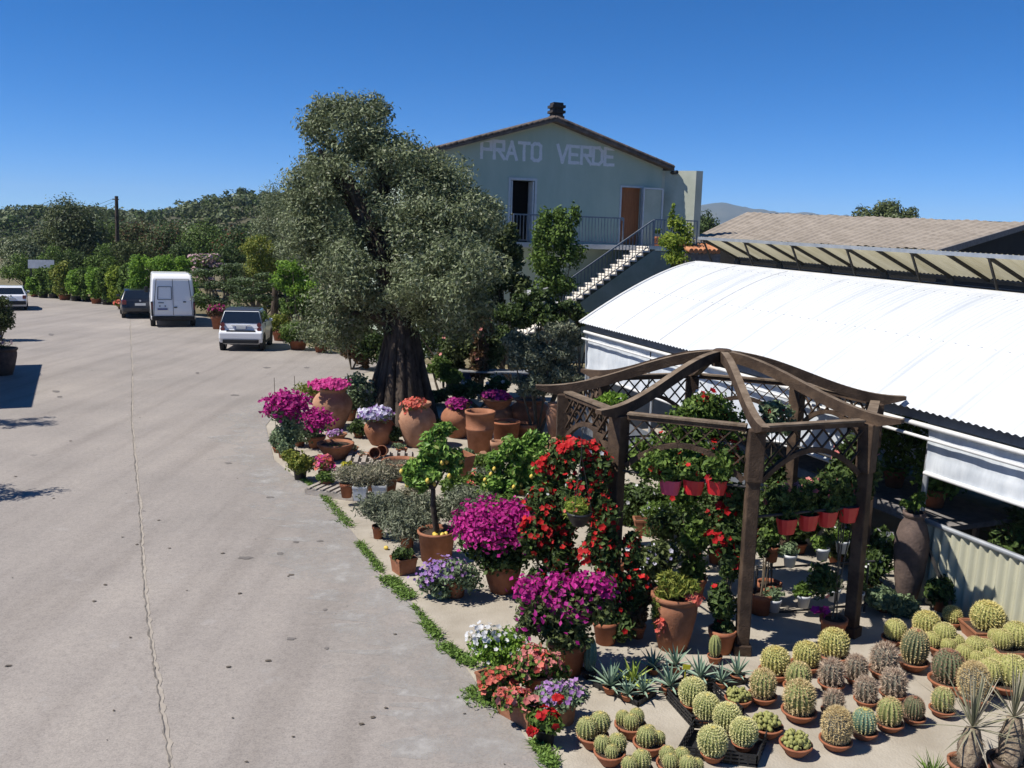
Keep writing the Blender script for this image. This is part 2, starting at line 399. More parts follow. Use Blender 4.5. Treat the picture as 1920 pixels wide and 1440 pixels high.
mb = MB(); mb.raw(V, [[2 * i, 2 * i + 1, 2 * i + 3, 2 * i + 2] for i in range(len(V) // 2 - 1)]); tag(mb.build('road_dust', dm), kind='structure')
# old dark marks and a repair patch on the concrete
mk = M('road_mark', (.15, .135, .125), (.23, .21, .195), 9, .9)
mb = MB()
for x, y, w_, h_ in [(460, 1048, 22, 3), (525, 1040, 10, 3), (555, 1018, 7, 2), (600, 1016, 9, 2), (508, 934, 12, 2), (105, 735, 12, 2.5), (112, 745, 8, 2), (96, 628, 8, 3), (370, 700, 6, 2), (545, 1200, 14, 3), (610, 1145, 7, 3), (428, 870, 9, 2), (612, 1218, 6, 3), (440, 742, 14, 1.6), (500, 690, 10, 1.5), (575, 690, 9, 1.5), (598, 664, 6, 1.5)]:
    pts_ = []
    for k in range(11):
        a = k * 2 * pi / 11; r0_ = rng.uniform(.55, 1.1); q = P(x + w_ * r0_ * cos(a) * .8, y + h_ * r0_ * sin(a)); pts_.append((q[0], q[1], .0172))
    mb.raw(pts_, [list(range(11))])
tag(mb.build('road_marks', mk), kind='structure')
# weeds along the edge of the road
mb = MB(); pos = []; 
segs = [(600, 922, 655, 990, 430, .10), (672, 1020, 716, 1075, 380, .08), (724, 1086, 768, 1124, 700, .13), (775, 1140, 800, 1170, 90, .04), (798, 1170, 822, 1200, 300, .08), (832, 1212, 882, 1250, 460, .10), (880, 1300, 935, 1330, 260, .18), (1005, 1395, 1035, 1440, 420, .08), (560, 896, 600, 922, 200, .07)]
for x0, y0, x1, y1, n_, w_ in segs:
    t = rng.uniform(0, 1, n_); A = P(x0, y0); B = P(x1, y1)
    q = A[None] * (1 - t[:, None]) + B[None] * t[:, None]; q[:, 0] += rng.normal(size=n_) * w_ * .42; q[:, 1] += rng.normal(size=n_) * w_ * .4
    q[:, 2] = .02
    tip = q + np.stack([rng.normal(size=n_) * .05, rng.normal(size=n_) * .05, rng.uniform(.01, .055, n_)], 1)
    mb.spikes(q, tip, .014)
    q2 = q.copy(); q2[:, 2] = rng.uniform(.015, .06, n_); mb.leaves(q2, np.tile([0, 0, 1.], (n_, 1)), .045, .022, jit=.5)
tag(mb.build('weeds', G['weed']), 'low green weeds growing in the crack along the road edge', 'weeds', kind='stuff')
# ---------------------------------------------------------------- hills
def hill(name, prof, dep0, deep, mat, base=-2, bumps=0):
    xs = np.linspace(prof[0][0], prof[-1][0], 90); ys = np.interp(xs, [p[0] for p in prof], [p[1] for p in prof])
    V = []; rows = 9
    for j in range(rows):
        f = j / (rows - 1)
        for x, y in zip(xs, ys):
            top = PD(x, y, dep0)
            k = sin(f * pi / 2) if f < 1 else 1
            d = 1 + (f - 1) * deep
            q = PD(x, horizon(x), dep0 * d)
            z = base + (top[2] - base) * k ** 1.3 + rng.normal() * bumps
            V.append((q[0], q[1], z))
    n = len(xs); mb = MB()
    mb.raw(V, [[j * n + i, j * n + i + 1, (j + 1) * n + i + 1, (j + 1) * n + i] for j in range(rows - 1) for i in range(n - 1)], smooth=True)
    back = V[(rows - 1) * n:]; V2 = list(back) + [(p[0] * 1.25, p[1] * 1.25, base) for p in back]
    mb.raw(V2, [[i, i + 1, n + i + 1, n + i] for i in range(n - 1)], smooth=True)
    return tag(mb.build(name, mat), kind='structure'), V, n, rows
HP = [(x_, y_ + 7) for x_, y_ in [(-300, 402), (-100, 398), (0, 400), (60, 393), (120, 391), (200, 394), (270, 402), (310, 400), (380, 386), (440, 373), (500, 366), (600, 372), (760, 392), (900, 420)]]
hl, HV, hn, hr = hill('hill', HP, 260, .5, MT['grass_dry'], bumps=.25)
hill('mountains', [(1150, 430), (1240, 408), (1290, 396), (1312, 386), (1340, 381), (1352, 380), (1375, 386), (1400, 392), (1425, 393), (1450, 398), (1490, 400), (1500, 398), (1530, 403), (1700, 410), (1950, 430)], 4200, .25, MT['mountain'], bumps=2)
# scrub wood covering the hill: a far-off mass
mb = MB(); HVa = np.array(HV); 
k = rng.choice(len(HVa), 2300); cs = HVa[k] + rng.normal(size=(2300, 3)) * [3, 4, 0]; rs = rng.uniform(.7, 1.7, 2300)
cs[:, 2] += rs * .45
for c, r in zip(cs, rs):
    p_, d_ = cloud([c], [[r, r, r * .8]], 44, .75); mb.leaves(p_, d_ + [0, 0, .3], .85, .7, jit=.5, mi=int(rng.uniform(0, 2.35)))
tag(mb.build('scrub_wood', [G['dark'], G['darkolive'], G['olive']]), 'dark evergreen scrub wood covering the distant hillside', 'scrub', kind='stuff')
# ============================================================ TREES
def branchy(mb, base, h, r0, crown_c, crown_r, k=6, mi=0):
    top = np.array(crown_c)
    b = np.array(base, float)
    mid = b * .5 + top * .5 + [rng.normal() * .1 * h * .3, rng.normal() * .1 * h * .3, 0]
    mb.tube([b, b * .6 + mid * .4, mid, top], [r0, r0 * .8, r0 * .62, r0 * .25], 8, mi, wob=.1)
    for d in dirs(k):
        d[2] = abs(d[2]) * .6
        e = top + d * np.array(crown_r) * .75
        mb.tube([mid, mid * .5 + e * .5 + [0, 0, .05 * h], e], [r0 * .4, r0 * .25, r0 * .08], 5, mi)
def tree(name, label, x, yb, ytop, wpx, Z=None, leaf='mid', n=2600, ls=.34, la=.6, ybot=None, cat='tree', group=None, k=26, cs=.34, trunk=.14, sec=None, dpt=.8, low=-.7, jit=.7):
    """tree standing at ground pixel (x, yb) or at distance Z; ytop the top of its crown, wpx its width in the photo"""
    if Z is None: g = P(x, yb)
    else:
        g = PD(x, horizon(x), Z); g[2] = 0
    Z = dep(g); s = Z / F
    zt = H + (horizon(x) - ytop) * s; zb = max(H + (horizon(x) - ybot) * s, .3) if ybot else zt * .12
    root = empty(name, (g[0], g[1], 0), label, cat, group)
    cc = np.array([0, 0, (zt + zb) / 2]); cr = np.array([wpx * s / 2, wpx * s / 2 * dpt, (zt - zb) / 2])
    mb = MB(); branchy(mb, (0, 0, 0), zt, trunk * min(1.6, zt / 4), cc * [1, 1, .9], cr * .9)
    mb.build('trunk', MT['bark'], root)
    mb = MB(); csz = cs * min(cr[0], cr[2]) * 1.25
    c_, r_ = clumps(cc, cr - csz * .35, k, csz, low=low)
    n = int(n * 2.4); ls *= .62
    p_, d_ = cloud(c_, r_, n, .4)
    d_ = d_ + (p_ - cc) / (np.abs(cr).max() + 1e-6) * .6 + [0, 0, .25]
    mb.leaves(p_, d_, ls, ls * la, jit=jit)
    mats = [G[leaf]]
    if sec:
        mats.append(G.get(sec[0]) or FL[sec[0]]); p_, d_ = cloud(c_, r_ * 1.03, int(n * sec[1]), .8); mb.leaves(p_, d_, ls, ls * la, mi=1, jit=.8)
    mb.build('crown', mats, root)
    return root
BG = 'trees of the dark belt beyond the car park'
tree('olive_tree', 'tallest grey-green tree of the belt, left of the telegraph pole', 138, 0, 368, 125, 75, 'darkolive', 4800, .38, .5, 540, group=BG, k=44, cs=.27, sec=('olive', .25))
tree('olive_tree', 'low pale green tree at the far left end of the belt', 40, 0, 448, 105, 66, 'olive', 3000, .34, .5, 556, group=BG, k=30)
tree('evergreen_tree', 'rounded dark tree just left of the telegraph pole, behind the tallest tree', 205, 0, 404, 85, 82, 'mid', 2600, .38, .55, 530, group=BG)
tree('evergreen_tree', 'dark tree with brownish twigs directly behind the telegraph pole', 258, 0, 414, 95, 79, 'darkolive', 2800, .36, .55, 535, group=BG, sec=('brown', .25))
tree('evergreen_tree', 'dark tree with rusty dry twigs, above the white van', 325, 0, 420, 100, 74, 'dark', 2800, .36, .55, 530, group=BG, sec=('brown', .35))
tree('evergreen_tree', 'deep green tree between the rusty twigged tree and the dry red sprig', 385, 0, 412, 90, 70, 'mid', 2800, .34, .55, 520, group=BG, sec=('darkolive', .3))
tree('evergreen_tree', 'dark tree with a dry red-brown sprig near its top, left of the big olive', 450, 0, 410, 95, 66, 'dark', 2800, .34, .55, 540, group=BG, sec=('rust', .10))
tree('olive_tree', 'slim grey-green olive tree rising just left of the big olive crown', 512, 0, 338, 80, 46, 'olive', 4200, .2, .42, 560, k=34)
tree('olive_tree', 'second olive tree whose round crown merges with the left of the big olive', 578, 0, 316, 150, 38, 'olive', 9500, .17, .4, 560, k=60, cs=.26, sec=('darkolive', .25), trunk=.25)
tree('evergreen_tree', 'dark treetop just below the hill crest at the far left', 100, 0, 420, 90, 95, 'darkolive', 1600, .5, .55, 520, group=BG)
tree('evergreen_tree', 'rounded tree standing alone on the hill crest', 456, 0, 356, 24, 235, 'dark', 700, .75, .6, 378, k=10)
tree('evergreen_tree', 'broad green treetop rising behind the grey corrugated shed roof', 1652, 0, 374, 165, 62, 'darkolive', 5200, .36, .5, 470, k=50, cs=.24, sec=('olive', .4))
tree('evergreen_tree', 'dark tree low against the mountains beside the wing wall', 1318, 0, 397, 60, 90, 'dark', 1200, .5, .55, 460)
# ---------------------------------------------------------------- big olive
def big_olive():
    b = P(752, 792); Z = dep(b); s = Z / F
    def Q(x, y, dy=0.0):
        q = PD(x, y, Z + dy); return q
    root = empty('olive_tree', (b[0], b[1], 0), 'huge old olive tree with twisted trunk in front of the green house', 'tree')
    o = np.array([b[0], b[1], 0])
    mb = MB()
    main = np.array([Q(752, 795), Q(755, 705), Q(752, 640), Q(745, 590), Q(735, 520), Q(712, 455), Q(685, 400), Q(655, 350), Q(635, 300, .2), Q(625, 262, .3)]) - o
    main[0, 2] = -.1
    mb.tube(main, [.40, .30, .28, .27, .28, .31, .27, .20, .11, .05], 24, wob=.2)
    for dx, r, w_ in ((-60, .22, 1), (-42, .17, -.8), (-22, .22, -1.5), (0, .17, -1.9), (20, .23, -1.6), (40, .16, -1), (56, .21, .8), (-52, .14, -.2), (30, .14, -1.5)):
        q = np.array([Q(752 + dx * 1.0, 790, w_ * .3), Q(752 + dx * .62, 690, w_ * .3), Q(754 + dx * .4, 630, w_ * .22), Q(748 + dx * .2, 570, w_ * .1), Q(738, 520)]) - o
        q[0, 2] = -.1; mb.tube(q, [r * 1.0, r * .62, r * .54, r * .42, r * .3], 12, wob=.14)
    limbs = [[(745, 590), (790, 540), (830, 470), (845, 420)], [(740, 540), (690, 500), (640, 470), (600, 430)], [(720, 470), (750, 420), (770, 380)], [(690, 410), (720, 350), (710, 290), (690, 230)], [(748, 610), (690, 585), (660, 588)], [(748, 600), (820, 580), (880, 520), (910, 470)], [(665, 365), (620, 330), (600, 280)], [(735, 520), (770, 500), (830, 540)]]
    for i, lb in enumerate(limbs):
        q = np.array([Q(x, y, (.25 if i % 2 else -.35) * j) for j, (x, y) in enumerate(lb)]) - o
        mb.tube(q, np.linspace(.19, .04, len(q)), 9, wob=.1)
    for i in range(26):
        a0 = rng.uniform(0, 6.28); y0, y1 = sorted(rng.uniform(440, 735, 2)); y1 = max(y1, y0 + 70); q = []
        for t in np.linspace(0, 1, 7):
            yy = y0 + (y1 - y0) * t; xx = np.interp(yy, [300, 350, 400, 455, 520, 590, 640, 745], [635, 655, 685, 712, 735, 745, 752, 752]); rr_ = np.interp(yy, [400, 500, 640, 745], [.27, .29, .33, .44]); a = a0 + t * 1.1
            q.append(Q(xx, yy) - o + [cos(a) * rr_, sin(a) * rr_, 0])
        mb.tube(q, np.array([.025, .05, .06, .058, .06, .05, .025]), 7, wob=.15)
    tr = mb.build('trunk', MT['bark'], root)
    # crown lobes: (x, y, rx, ry, rz depth) in photo pixels of this tree's own distance
    lobes = [(655, 250, 75, 55, 1.2), (610, 225, 34, 34, .6), (690, 215, 42, 28, .7), (725, 300, 75, 55, 1.5), (640, 330, 85, 60, 1.6), (590, 400, 52, 75, 1.3), (620, 470, 75, 70, 1.7), (760, 380, 90, 80, 2.0), (828, 352, 54, 50, 1.2), (860, 430, 72, 80, 1.6), (905, 420, 45, 55, .9), (800, 500, 100, 80, 2.0), (880, 510, 55, 55, 1.2), (640, 560, 75, 60, 1.5), (630, 610, 62, 45, 1.1), (720, 580, 75, 45, 1.6), (840, 590, 95, 45, 1.5), (690, 440, 75, 75, 1.2), (820, 520, 80, 55, 1.3, -2.2), (880, 480, 60, 55, 1.2, -2.2), (760, 540, 60, 40, 1.2, -1.8), (860, 560, 60, 34, 1.2, -2.4), (600, 205, 20, 16, .4), (650, 200, 22, 14, .4), (705, 200, 24, 16, .4), (590, 260, 18, 40, .5), (880, 365, 24, 30, .8), (815, 325, 42, 42, .9), (775, 320, 50, 40, 1.4), (700, 270, 60, 40, 1.2), (600, 330, 50, 46, 1.2), (570, 370, 36, 50, 1.0), (560, 450, 36, 60, 1.0), (800, 420, 70, 60, 1.0, -1.4), (700, 530, 60, 50, .8, -1.6), (660, 500, 40, 40, .8, -1.3), (880, 400, 50, 44, 1.0, -.8)]
    C_, R__ = [], []
    for x, y, rx, ry, rd, *df in lobes:
        df = df[0] if df else 0
        k_ = max(5, int(rx * ry / 170))
        for _ in range(k_):
            d = dirs(1)[0]; q = rng.uniform(.25, 1) ** .5 * .88
            C_.append(Q(x + d[0] * rx * q, y + d[2] * ry * q, df + d[1] * rd * q) - o); r = rng.uniform(.17, .42); R__.append((r, r, r * .85))
    p_, d_ = cloud(C_, R__, 112000, .3)
    # open the crown where the leaning trunk shows through
    ln = np.array(main[3:8]); keep = np.ones(len(p_), bool)
    for a, b_ in zip(ln[:-1], ln[1:]):
        t = np.clip(((p_ - a) @ (b_ - a)) / ((b_ - a) @ (b_ - a)), 0, 1); c = a + t[:, None] * (b_ - a)
        dd = p_ - c; front = dd[:, 1] < .3
        keep &= ~((np.hypot(dd[:, 0], dd[:, 2] * .9) < .25) & front & (rng.uniform(size=len(p_)) < .80))
    p_, d_ = p_[keep], d_[keep]
    mb = MB(); mb.leaves(p_, d_ + [-.15, 0, .35], .115, .042, jit=.8)
    p2, d2 = cloud(C_, np.array(R__) * 1.1, 2600, .8); mb.leaves(p2, d2, .10, .05, jit=.8, mi=1)
    mb.build('crown', [G['olive'], G['grey']], root)
big_olive()
# ---------------------------------------------------------------- pole
g = PD(219, horizon(219), 70); s = 70 / F
root = empty('telegraph_pole', (g[0], g[1], 0), 'slim wooden telegraph pole standing among the far trees', 'pole')
zt = H + (435 - 369) * s
mb = MB(); mb.tube([(0, 0, 0), (.02, 0, zt * .5), (.08, 0, zt)], [.17, .15, .13], 10); mb.build('shaft', MT['bark'], root)
mb = MB(); mb.box((.05, -.1, zt - .25), (.5, .07, .07)); mb.build('crossarm', MT['bark'], root)
mb = MB(); a_ = np.array([-.1, -.1, zt - .2])
for k in range(2):
    t = np.linspace(0, 1, 14)[:, None]; e = np.array([-24, 12 + k, 2.6]); q = a_ + t * (e - a_); q[:, 2] -= 4 * .8 * (t * (1 - t))[:, 0] + k * .25
    mb.tube(q, .012, 4)
mb.build('wire', MT['metal_dark'], root)

# ---------------------------------------------------------------- haze
hz_ = MB(); hz_.box((0, 2400, 121), (9000, 5200, 246))
hm = bpy.data.materials.new('haze'); hm.use_nodes = True; hn = hm.node_tree; hn.nodes.remove(hn.nodes['Principled BSDF'])
pv_ = hn.nodes.new('ShaderNodeVolumePrincipled'); pv_.inputs['Color'].default_value = (.62, .79, 1, 1); pv_.inputs['Density'].default_value = .00013; pv_.inputs['Anisotropy'].default_value = 0
hn.links.new(pv_.outputs[0], hn.nodes['Material Output'].inputs['Volume'])
tag(hz_.build('haze', hm), kind='stuff')
# ============================================================ HOUSE
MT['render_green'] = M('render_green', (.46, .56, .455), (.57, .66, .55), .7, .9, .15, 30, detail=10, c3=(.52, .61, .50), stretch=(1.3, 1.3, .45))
MT['render_pale'] = M('render_pale', (.52, .55, .43), (.66, .68, .56), 1.1, .9, .15, 25, detail=10)
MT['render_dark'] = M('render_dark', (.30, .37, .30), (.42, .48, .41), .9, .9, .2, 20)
MT['rooftile'] = M('rooftile', (.10, .08, .068), (.22, .17, .14), 3, .9, .4, 25)
MT['tile_orange'] = M('tile_orange', (.42, .16, .07), (.58, .27, .14), 4, .85, .3, 30)
MT['door_brown'] = M('door_brown', (.40, .13, .045), (.52, .19, .07), 3, .6, .1, stretch=(6, 6, .6))
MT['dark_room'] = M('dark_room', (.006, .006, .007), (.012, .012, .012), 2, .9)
MT['trim'] = M('trim', (.62, .64, .64), (.74, .76, .75), 4, .7)
MT['letter'] = M('letter', (.80, .82, .82), (.95, .95, .95), 14, .85, lo=.3, hi=.6)
MT['stone_step'] = M('stone_step', (.85, .80, .72), (.98, .93, .86), 5, .8)
MT['rail'] = M('rail', (.20, .23, .27), (.30, .33, .37), 6, .5, metal=.3)
HA = R_(20)
hp = PD(1035, 232, 34)
u_ = np.array([cos(HA), sin(HA), 0]); v_ = np.array([-sin(HA), cos(HA), 0])
HO = np.array([hp[0], hp[1], 0])
def HL(x, y, off=0.0):
    """photo pixel -> local coordinates on the facade plane moved `off` towards the camera"""
    d = ray(x, y); o = HO - v_ * off; t = ((o - CAM) @ v_) / (d @ v_); q = CAM + d * t - HO
    return np.array([q @ u_, q @ v_, q[2]])
house = empty('house', HO, 'pale green gabled house with an outside staircase and large painted lettering', 'house', rotz=HA)
zr = hp[2]; xl, xr = -4.75, HL(1242, 320)[0]; ze = HL(1242, 313)[2]
ze = zr - .3 * xr
zel = zr - .3 * -xl
dz1 = HL(958, 337); dz2 = HL(1003, 337); dr1 = HL(1166, 351); dr2 = HL(1203, 351)
zb = HL(1170, 459)[2]
# facade with real door openings: strips
def fpoly(mb, pts, t=.3): mb.prism([(x, 0, z) for x, z in pts], (0, t, 0))
def ztop(x): return zr - .3 * abs(x)
mb = MB(); xs = [xl, dz1[0], dz2[0], dr1[0], dr2[0], xr]
fpoly(mb, [(xl, 0), (dz1[0], 0), (dz1[0], ztop(dz1[0])), (xl, zel)])
fpoly(mb, [(dz1[0], dz1[2]), (dz2[0], dz1[2]), (dz2[0], ztop(dz2[0])), (dz1[0], ztop(dz1[0]))])
fpoly(mb, [(dz1[0], 0), (dz2[0], 0), (dz2[0], zb), (dz1[0], zb)])
fpoly(mb, [(dz2[0], 0), (dr1[0], 0), (dr1[0], ztop(dr1[0])), (0, zr), (dz2[0], ztop(dz2[0]))])
fpoly(mb, [(dr1[0], dr1[2]), (dr2[0], dr1[2]), (dr2[0], ztop(dr2[0])), (dr1[0], ztop(dr1[0]))])
fpoly(mb, [(dr1[0], 0), (dr2[0], 0), (dr2[0], zb), (dr1[0], zb)])
fpoly(mb, [(dr2[0], 0), (xr, 0), (xr, ze), (dr2[0], ztop(dr2[0]))])
mb.box((xl + .15, 6.15, zel / 2), (.3, 11.7, zel)); mb.box((xr - .15, 6.15, ze / 2), (.3, 11.7, ze)); mb.box(((xl + xr) / 2, 12.15, ze / 2), (xr - xl, .3, ze))
mb.build('wall', MT['render_green'], house)
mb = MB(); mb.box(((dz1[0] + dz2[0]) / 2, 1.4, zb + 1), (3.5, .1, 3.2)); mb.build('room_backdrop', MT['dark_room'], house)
# roof slabs
mb = MB(); ov = .42
for sgn, xe in ((-1, xl - .55), (1, xr + .30)):
    zt = zr - .3 * abs(xe)
    A = [(0, -ov, zr + .04), (xe, -ov, zt + .04), (xe, -ov, zt + .12), (0, -ov, zr + .14)]
    mb.prism(A, (0, 12.3 + ov, 0))
rf = mb.build('roof', MT['rooftile'], house)
mb = MB()
for sgn, xe in ((-1, xl - .55), (1, xr + .30)):
    n = 24
    for i in range(n):
        f = (i + .1) / n; f2 = (i + 1.05) / n
        a = np.array([xe * f, -ov + .06, zr + .2 - .3 * abs(xe * f) + .0]); b = np.array([xe * f2, -ov + .06, zr + .2 - .3 * abs(xe * f2) - .035])
        mb.tube([a + [0, 0, rng.uniform(-.01, .015)], b], [.055, .07], 8)
mb.build('rake_tiles', MT['rooftile'], rf)
mb = MB()
for i in range(60):
    y = -ov + .1 + i * .21
    for xe, sg in ((xl - .55, -1), (xr + .30, 1)):
        mb.tube([(0.02 * sg, y, zr + .2), (xe, y, zr + .19 - .3 * abs(xe))], .075, 6, caps=True)
mb.build('tile_rows', MT['rooftile'], rf)
mb = MB(); mb.tube([(xr + .36, -ov - .1, zr - .3 * (xr + .32) - .02), (xr + .36, 12, zr - .3 * (xr + .32) - .02)], .075, 8); mb.build('gutter', MT['metal_dark'], rf)
mb = MB()
for sgn, xe in ((-1, xl), (1, xr)):
    mb.prism([(0, -.04, zr - .02), (xe, -.04, ztop(xe) - .02), (xe, -.04, ztop(xe) + .05), (0, -.04, zr + .05)], (0, .037, 0))
mb.build('cornice', MT['render_pale'], house)
# chimney
c0 = HL(1043, 222, -.9); ch = MB(); ct = HL(1043, 193, -.9)[2]
ch.box((c0[0], .9, (zr - .3 + c0[2] + .08) / 2), (.48, .48, c0[2] - zr + .38)); chm = ch.build('chimney', MT['rooftile'], rf)
mb = MB(); zz = c0[2] + .08; st_ = (ct - zz) / 5
for i in range(5):
    mb.box((c0[0], .9, zz + st_ * (i + .5)), (.40 if i % 2 == 0 else .54, .40 if i % 2 == 0 else .54, st_ * .96))
mb.build('chimney_pot', M('chimney_dark', (.035, .03, .03), (.07, .06, .055), 9, .9), rf)
# openings
def frame(name, x0, x1, z0, z1, wd, mat, mat_in, inset):
    mb = MB(); zc = (z0 + z1) / 2
    for x in (x0 - wd / 2, x1 + wd / 2): mb.box((x, .02, zc + wd / 2), (wd, .1, z1 - z0 + wd))
    mb.box(((x0 + x1) / 2, .02, z1 + wd / 2), (x1 - x0 - .002, .1, wd))
    return mb
o = frame('f', dz1[0], dz2[0], zb, dz1[2], .09, None, None, 0).build('french_window', MT['trim'], house)
mb = MB()
for x, sg in ((dz1[0] + .05, 1), (dz2[0] - .05, -1)): mb.box((x, .24, (zb + dz1[2]) / 2), (.05, .5, dz1[2] - zb - .05))
mb.build('shutter', MT['trim'], o)
o = frame('f', dr1[0], dr2[0], zb, dr1[2], .07, None, None, 0).build('door', MT['trim'], house)
mb = MB(); dw = dr2[0] - dr1[0]; mb.box(((dr1[0] + dr2[0]) / 2, .16, (zb + dr1[2]) / 2), (dw - .004, .05, dr1[2] - zb - .004))
for i in range(3): mb.box(((dr1[0] + dr2[0]) / 2, .13, zb + (dr1[2] - zb) * (.2 + .3 * i)), (dw * .7, .02, (dr1[2] - zb) * .2))
dl = mb.build('door_leaf', MT['door_brown'], o)
mb = MB(); mb.box((dr1[0] + .12, .11, zb + 1.0), (.03, .05, .14)); mb.build('handle', MT['metal_grey'], o)
# white framed open leaf folded back against the wall, right of the door
l0 = HL(1207, 354, .3); l1 = HL(1243, 352, .3)
mb = MB(); x0, x1 = l0[0], l1[0]; z1 = l0[2]
for x in (x1,): mb.box((x, -.3, (zb + z1) / 2), (.07, .06, z1 - zb))
mb.box(((x0 + x1) / 2, -.3, z1 + .02), (x1 - x0, .07, .06)); mb.box((x0 + .02, -.3, (zb + z1) / 2), (.05, .06, z1 - zb))
mb.build('white_frame', MT['white_paint'], house)
mb = MB(); mb.box(((x0 + x1) / 2, -.3, (zb + z1) / 2), (x1 - x0 - .1, .02, z1 - zb - .05)); mb.build('door_panel', MT['render_pale'], house)
# painted lettering, stroke by stroke
GL = {'P': [[(0, 0), (0, 1)], [(0, 1), (.62, 1)], [(.62, 1), (.62, .5)], [(.62, .5), (0, .5)]],
      'R': [[(0, 0), (0, 1)], [(0, 1), (.62, 1)], [(.62, 1), (.62, .5)], [(.62, .5), (0, .5)], [(.25, .5), (.66, 0)]],
      'A': [[(0, 0), (.33, 1)], [(.33, 1), (.66, 0)], [(.13, .33), (.53, .33)]], 'T': [[(0, 1), (.66, 1)], [(.33, 1), (.33, 0)]],
      'O': [[(.04, .12), (.04, .88)], [(.04, .88), (.2, 1)], [(.2, 1), (.46, 1)], [(.46, 1), (.62, .88)], [(.62, .88), (.62, .12)], [(.62, .12), (.46, 0)], [(.46, 0), (.2, 0)], [(.2, 0), (.04, .12)]],
      'V': [[(0, 1), (.33, 0)], [(.33, 0), (.66, 1)]], 'E': [[(0, 0), (0, 1)], [(0, 1), (.6, 1)], [(0, .5), (.5, .5)], [(0, 0), (.6, 0)]],
      'D': [[(0, 0), (0, 1)], [(0, 1), (.42, 1)], [(.42, 1), (.62, .8)], [(.62, .8), (.62, .2)], [(.62, .2), (.42, 0)], [(.42, 0), (0, 0)]]}
def word(txt, px0, px1, py0a, py0b, hpx):
    A = HL(px0, py0a); B = HL(px1, py0b); z1 = A[2]; z0 = HL(px0, py0a + hpx)[2]; hh = z1 - z0
    zb_ = (A[2] + B[2]) / 2 - hh
    wl = (B[0] - A[0]) / (len(txt) - .12)
    for i, chh in enumerate(txt):
        mb = MB()
        for j, (p, q) in enumerate(GL[chh]):
            sx = wl * .88 / .74; lw = .125
            p3 = np.array([A[0] + i * wl + .05 + p[0] * sx, -.006 - .0016 * j, zb_ + .05 + p[1] * (hh - .1)]); q3 = np.array([A[0] + i * wl + .05 + q[0] * sx, -.006 - .0016 * j, zb_ + .05 + q[1] * (hh - .1)])
            d = q3 - p3; L_ = np.linalg.norm(d); d /= L_; n_ = np.array([-d[2], 0, d[0]])
            a, b = p3 - d * lw * .48, q3 + d * lw * .48
            k = max(2, int(L_ / .07)); V = []
            for t in np.linspace(0, 1, k + 1):
                c = a + (b - a) * t; V += [c - n_ * lw * rng.uniform(.40, .54), c + n_ * lw * rng.uniform(.40, .54)]
            mb.raw(V, [[2 * m_, 2 * m_ + 1, 2 * m_ + 3, 2 * m_ + 2] for m_ in range(k)])
        mb.build('painted_letter', MT['letter'], house)
word('PRATO', 901, 1015, 262, 266, 37)
word('VERDE', 1044, 1152, 270, 277, 36)
# balcony, railing
BD = 1.15
bx0 = dz1[0] - .25; bx1 = xr + 1.05
mb = MB(); mb.box(((bx0 + bx1) / 2, -BD / 2, zb - .1), (bx1 - bx0, BD - .006, .18)); mb.build('balcony', MT['trim'], house)
def railing(A, B, hgt, n, post_ends=True, base=.08):
    A = np.array(A, float); B = np.array(B, float); mb = MB(); up = np.array([0, 0, 1.0])
    mb.beam(A + up * hgt, B + up * hgt, .05, .05); mb.beam(A + up * base, B + up * base, .035, .035)
    for i in range(n + 1):
        q = A + (B - A) * i / n; th = .045 if i in (0, n) else .022
        mb.box(q + up * (hgt + (0 if i in (0, n) else base)) / 2 + (0 if i in (0, n) else 0), (th, th, hgt - (0 if i in (0, n) else base)))
    return mb
zf = zb - .01
xs0 = HL(1226, 462, BD)[0]; xs1 = HL(1168, 458, BD)[0]
railing((bx0, -BD + .04, zf), (xs1, -BD + .04, zf), 1.0, 34).build('railing', MT['rail'], house)
railing((xs0, -BD + .04, zf), (bx1, -BD + .04, zf), 1.0, 13).build('railing', MT['rail'], house)
# staircase descending to the left in front of the balcony
SW = 1.0; nst = 24; run = .262; rise = .176
ys = -BD - .02
sxa = HL(1228, 466, BD + SW)[0]
stm = MB(); stm.box((0, -SW / 2, -.035), (.32, SW + .1, .05)); stm.box((-.115, -SW / 2, -.117), (.03, SW + .04, .11), mi=0)
stm = stm.mesh('step', MT['stone_step'])
zs = zb - .02
for i in range(nst):
    place(stm, 'step', house, (sxa - .14 - i * run, ys, zs - i * rise))
mb = MB()
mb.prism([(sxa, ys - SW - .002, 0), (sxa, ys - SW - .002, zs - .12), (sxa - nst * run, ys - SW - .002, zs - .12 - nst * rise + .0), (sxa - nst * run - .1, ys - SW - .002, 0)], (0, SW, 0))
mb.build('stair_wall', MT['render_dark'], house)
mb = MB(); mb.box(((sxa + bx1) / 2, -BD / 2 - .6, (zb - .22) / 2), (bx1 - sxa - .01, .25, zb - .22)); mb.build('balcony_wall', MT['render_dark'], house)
ln_ = nst * run - .3
a = np.array([sxa - .1, ys - SW + .05, zs]); b = a + [-ln_, 0, -ln_ / run * rise]
railing(a, b, .95, 44).build('stair_railing', MT['rail'], house)
# wing wall at the right end of the balcony, running out towards the viewer
wz = HL(1290, 318, 1.0)[2]; wx = HL(1247, 330)[0]
wb = np.array([wx + 1.22 * .79, -1.22 * .61]); mb = MB(); mb.prism([(wx, -.002, 0), (wb[0], wb[1], 0), (wb[0] + .30, wb[1], 0), (wb[0] + .30, .3, 0), (xr + .002, .3, 0), (xr + .002, -.002, 0)], (0, 0, wz)); mb.build('wing_wall', MT['render_pale'], house)
# red geranium pot on the landing corner is a thing of its own (built later)
HOUSE_POT = HO + u_ * HL(1233, 452, .7)[0] + v_ * -.7 + np.array([0, 0, zb - .01])
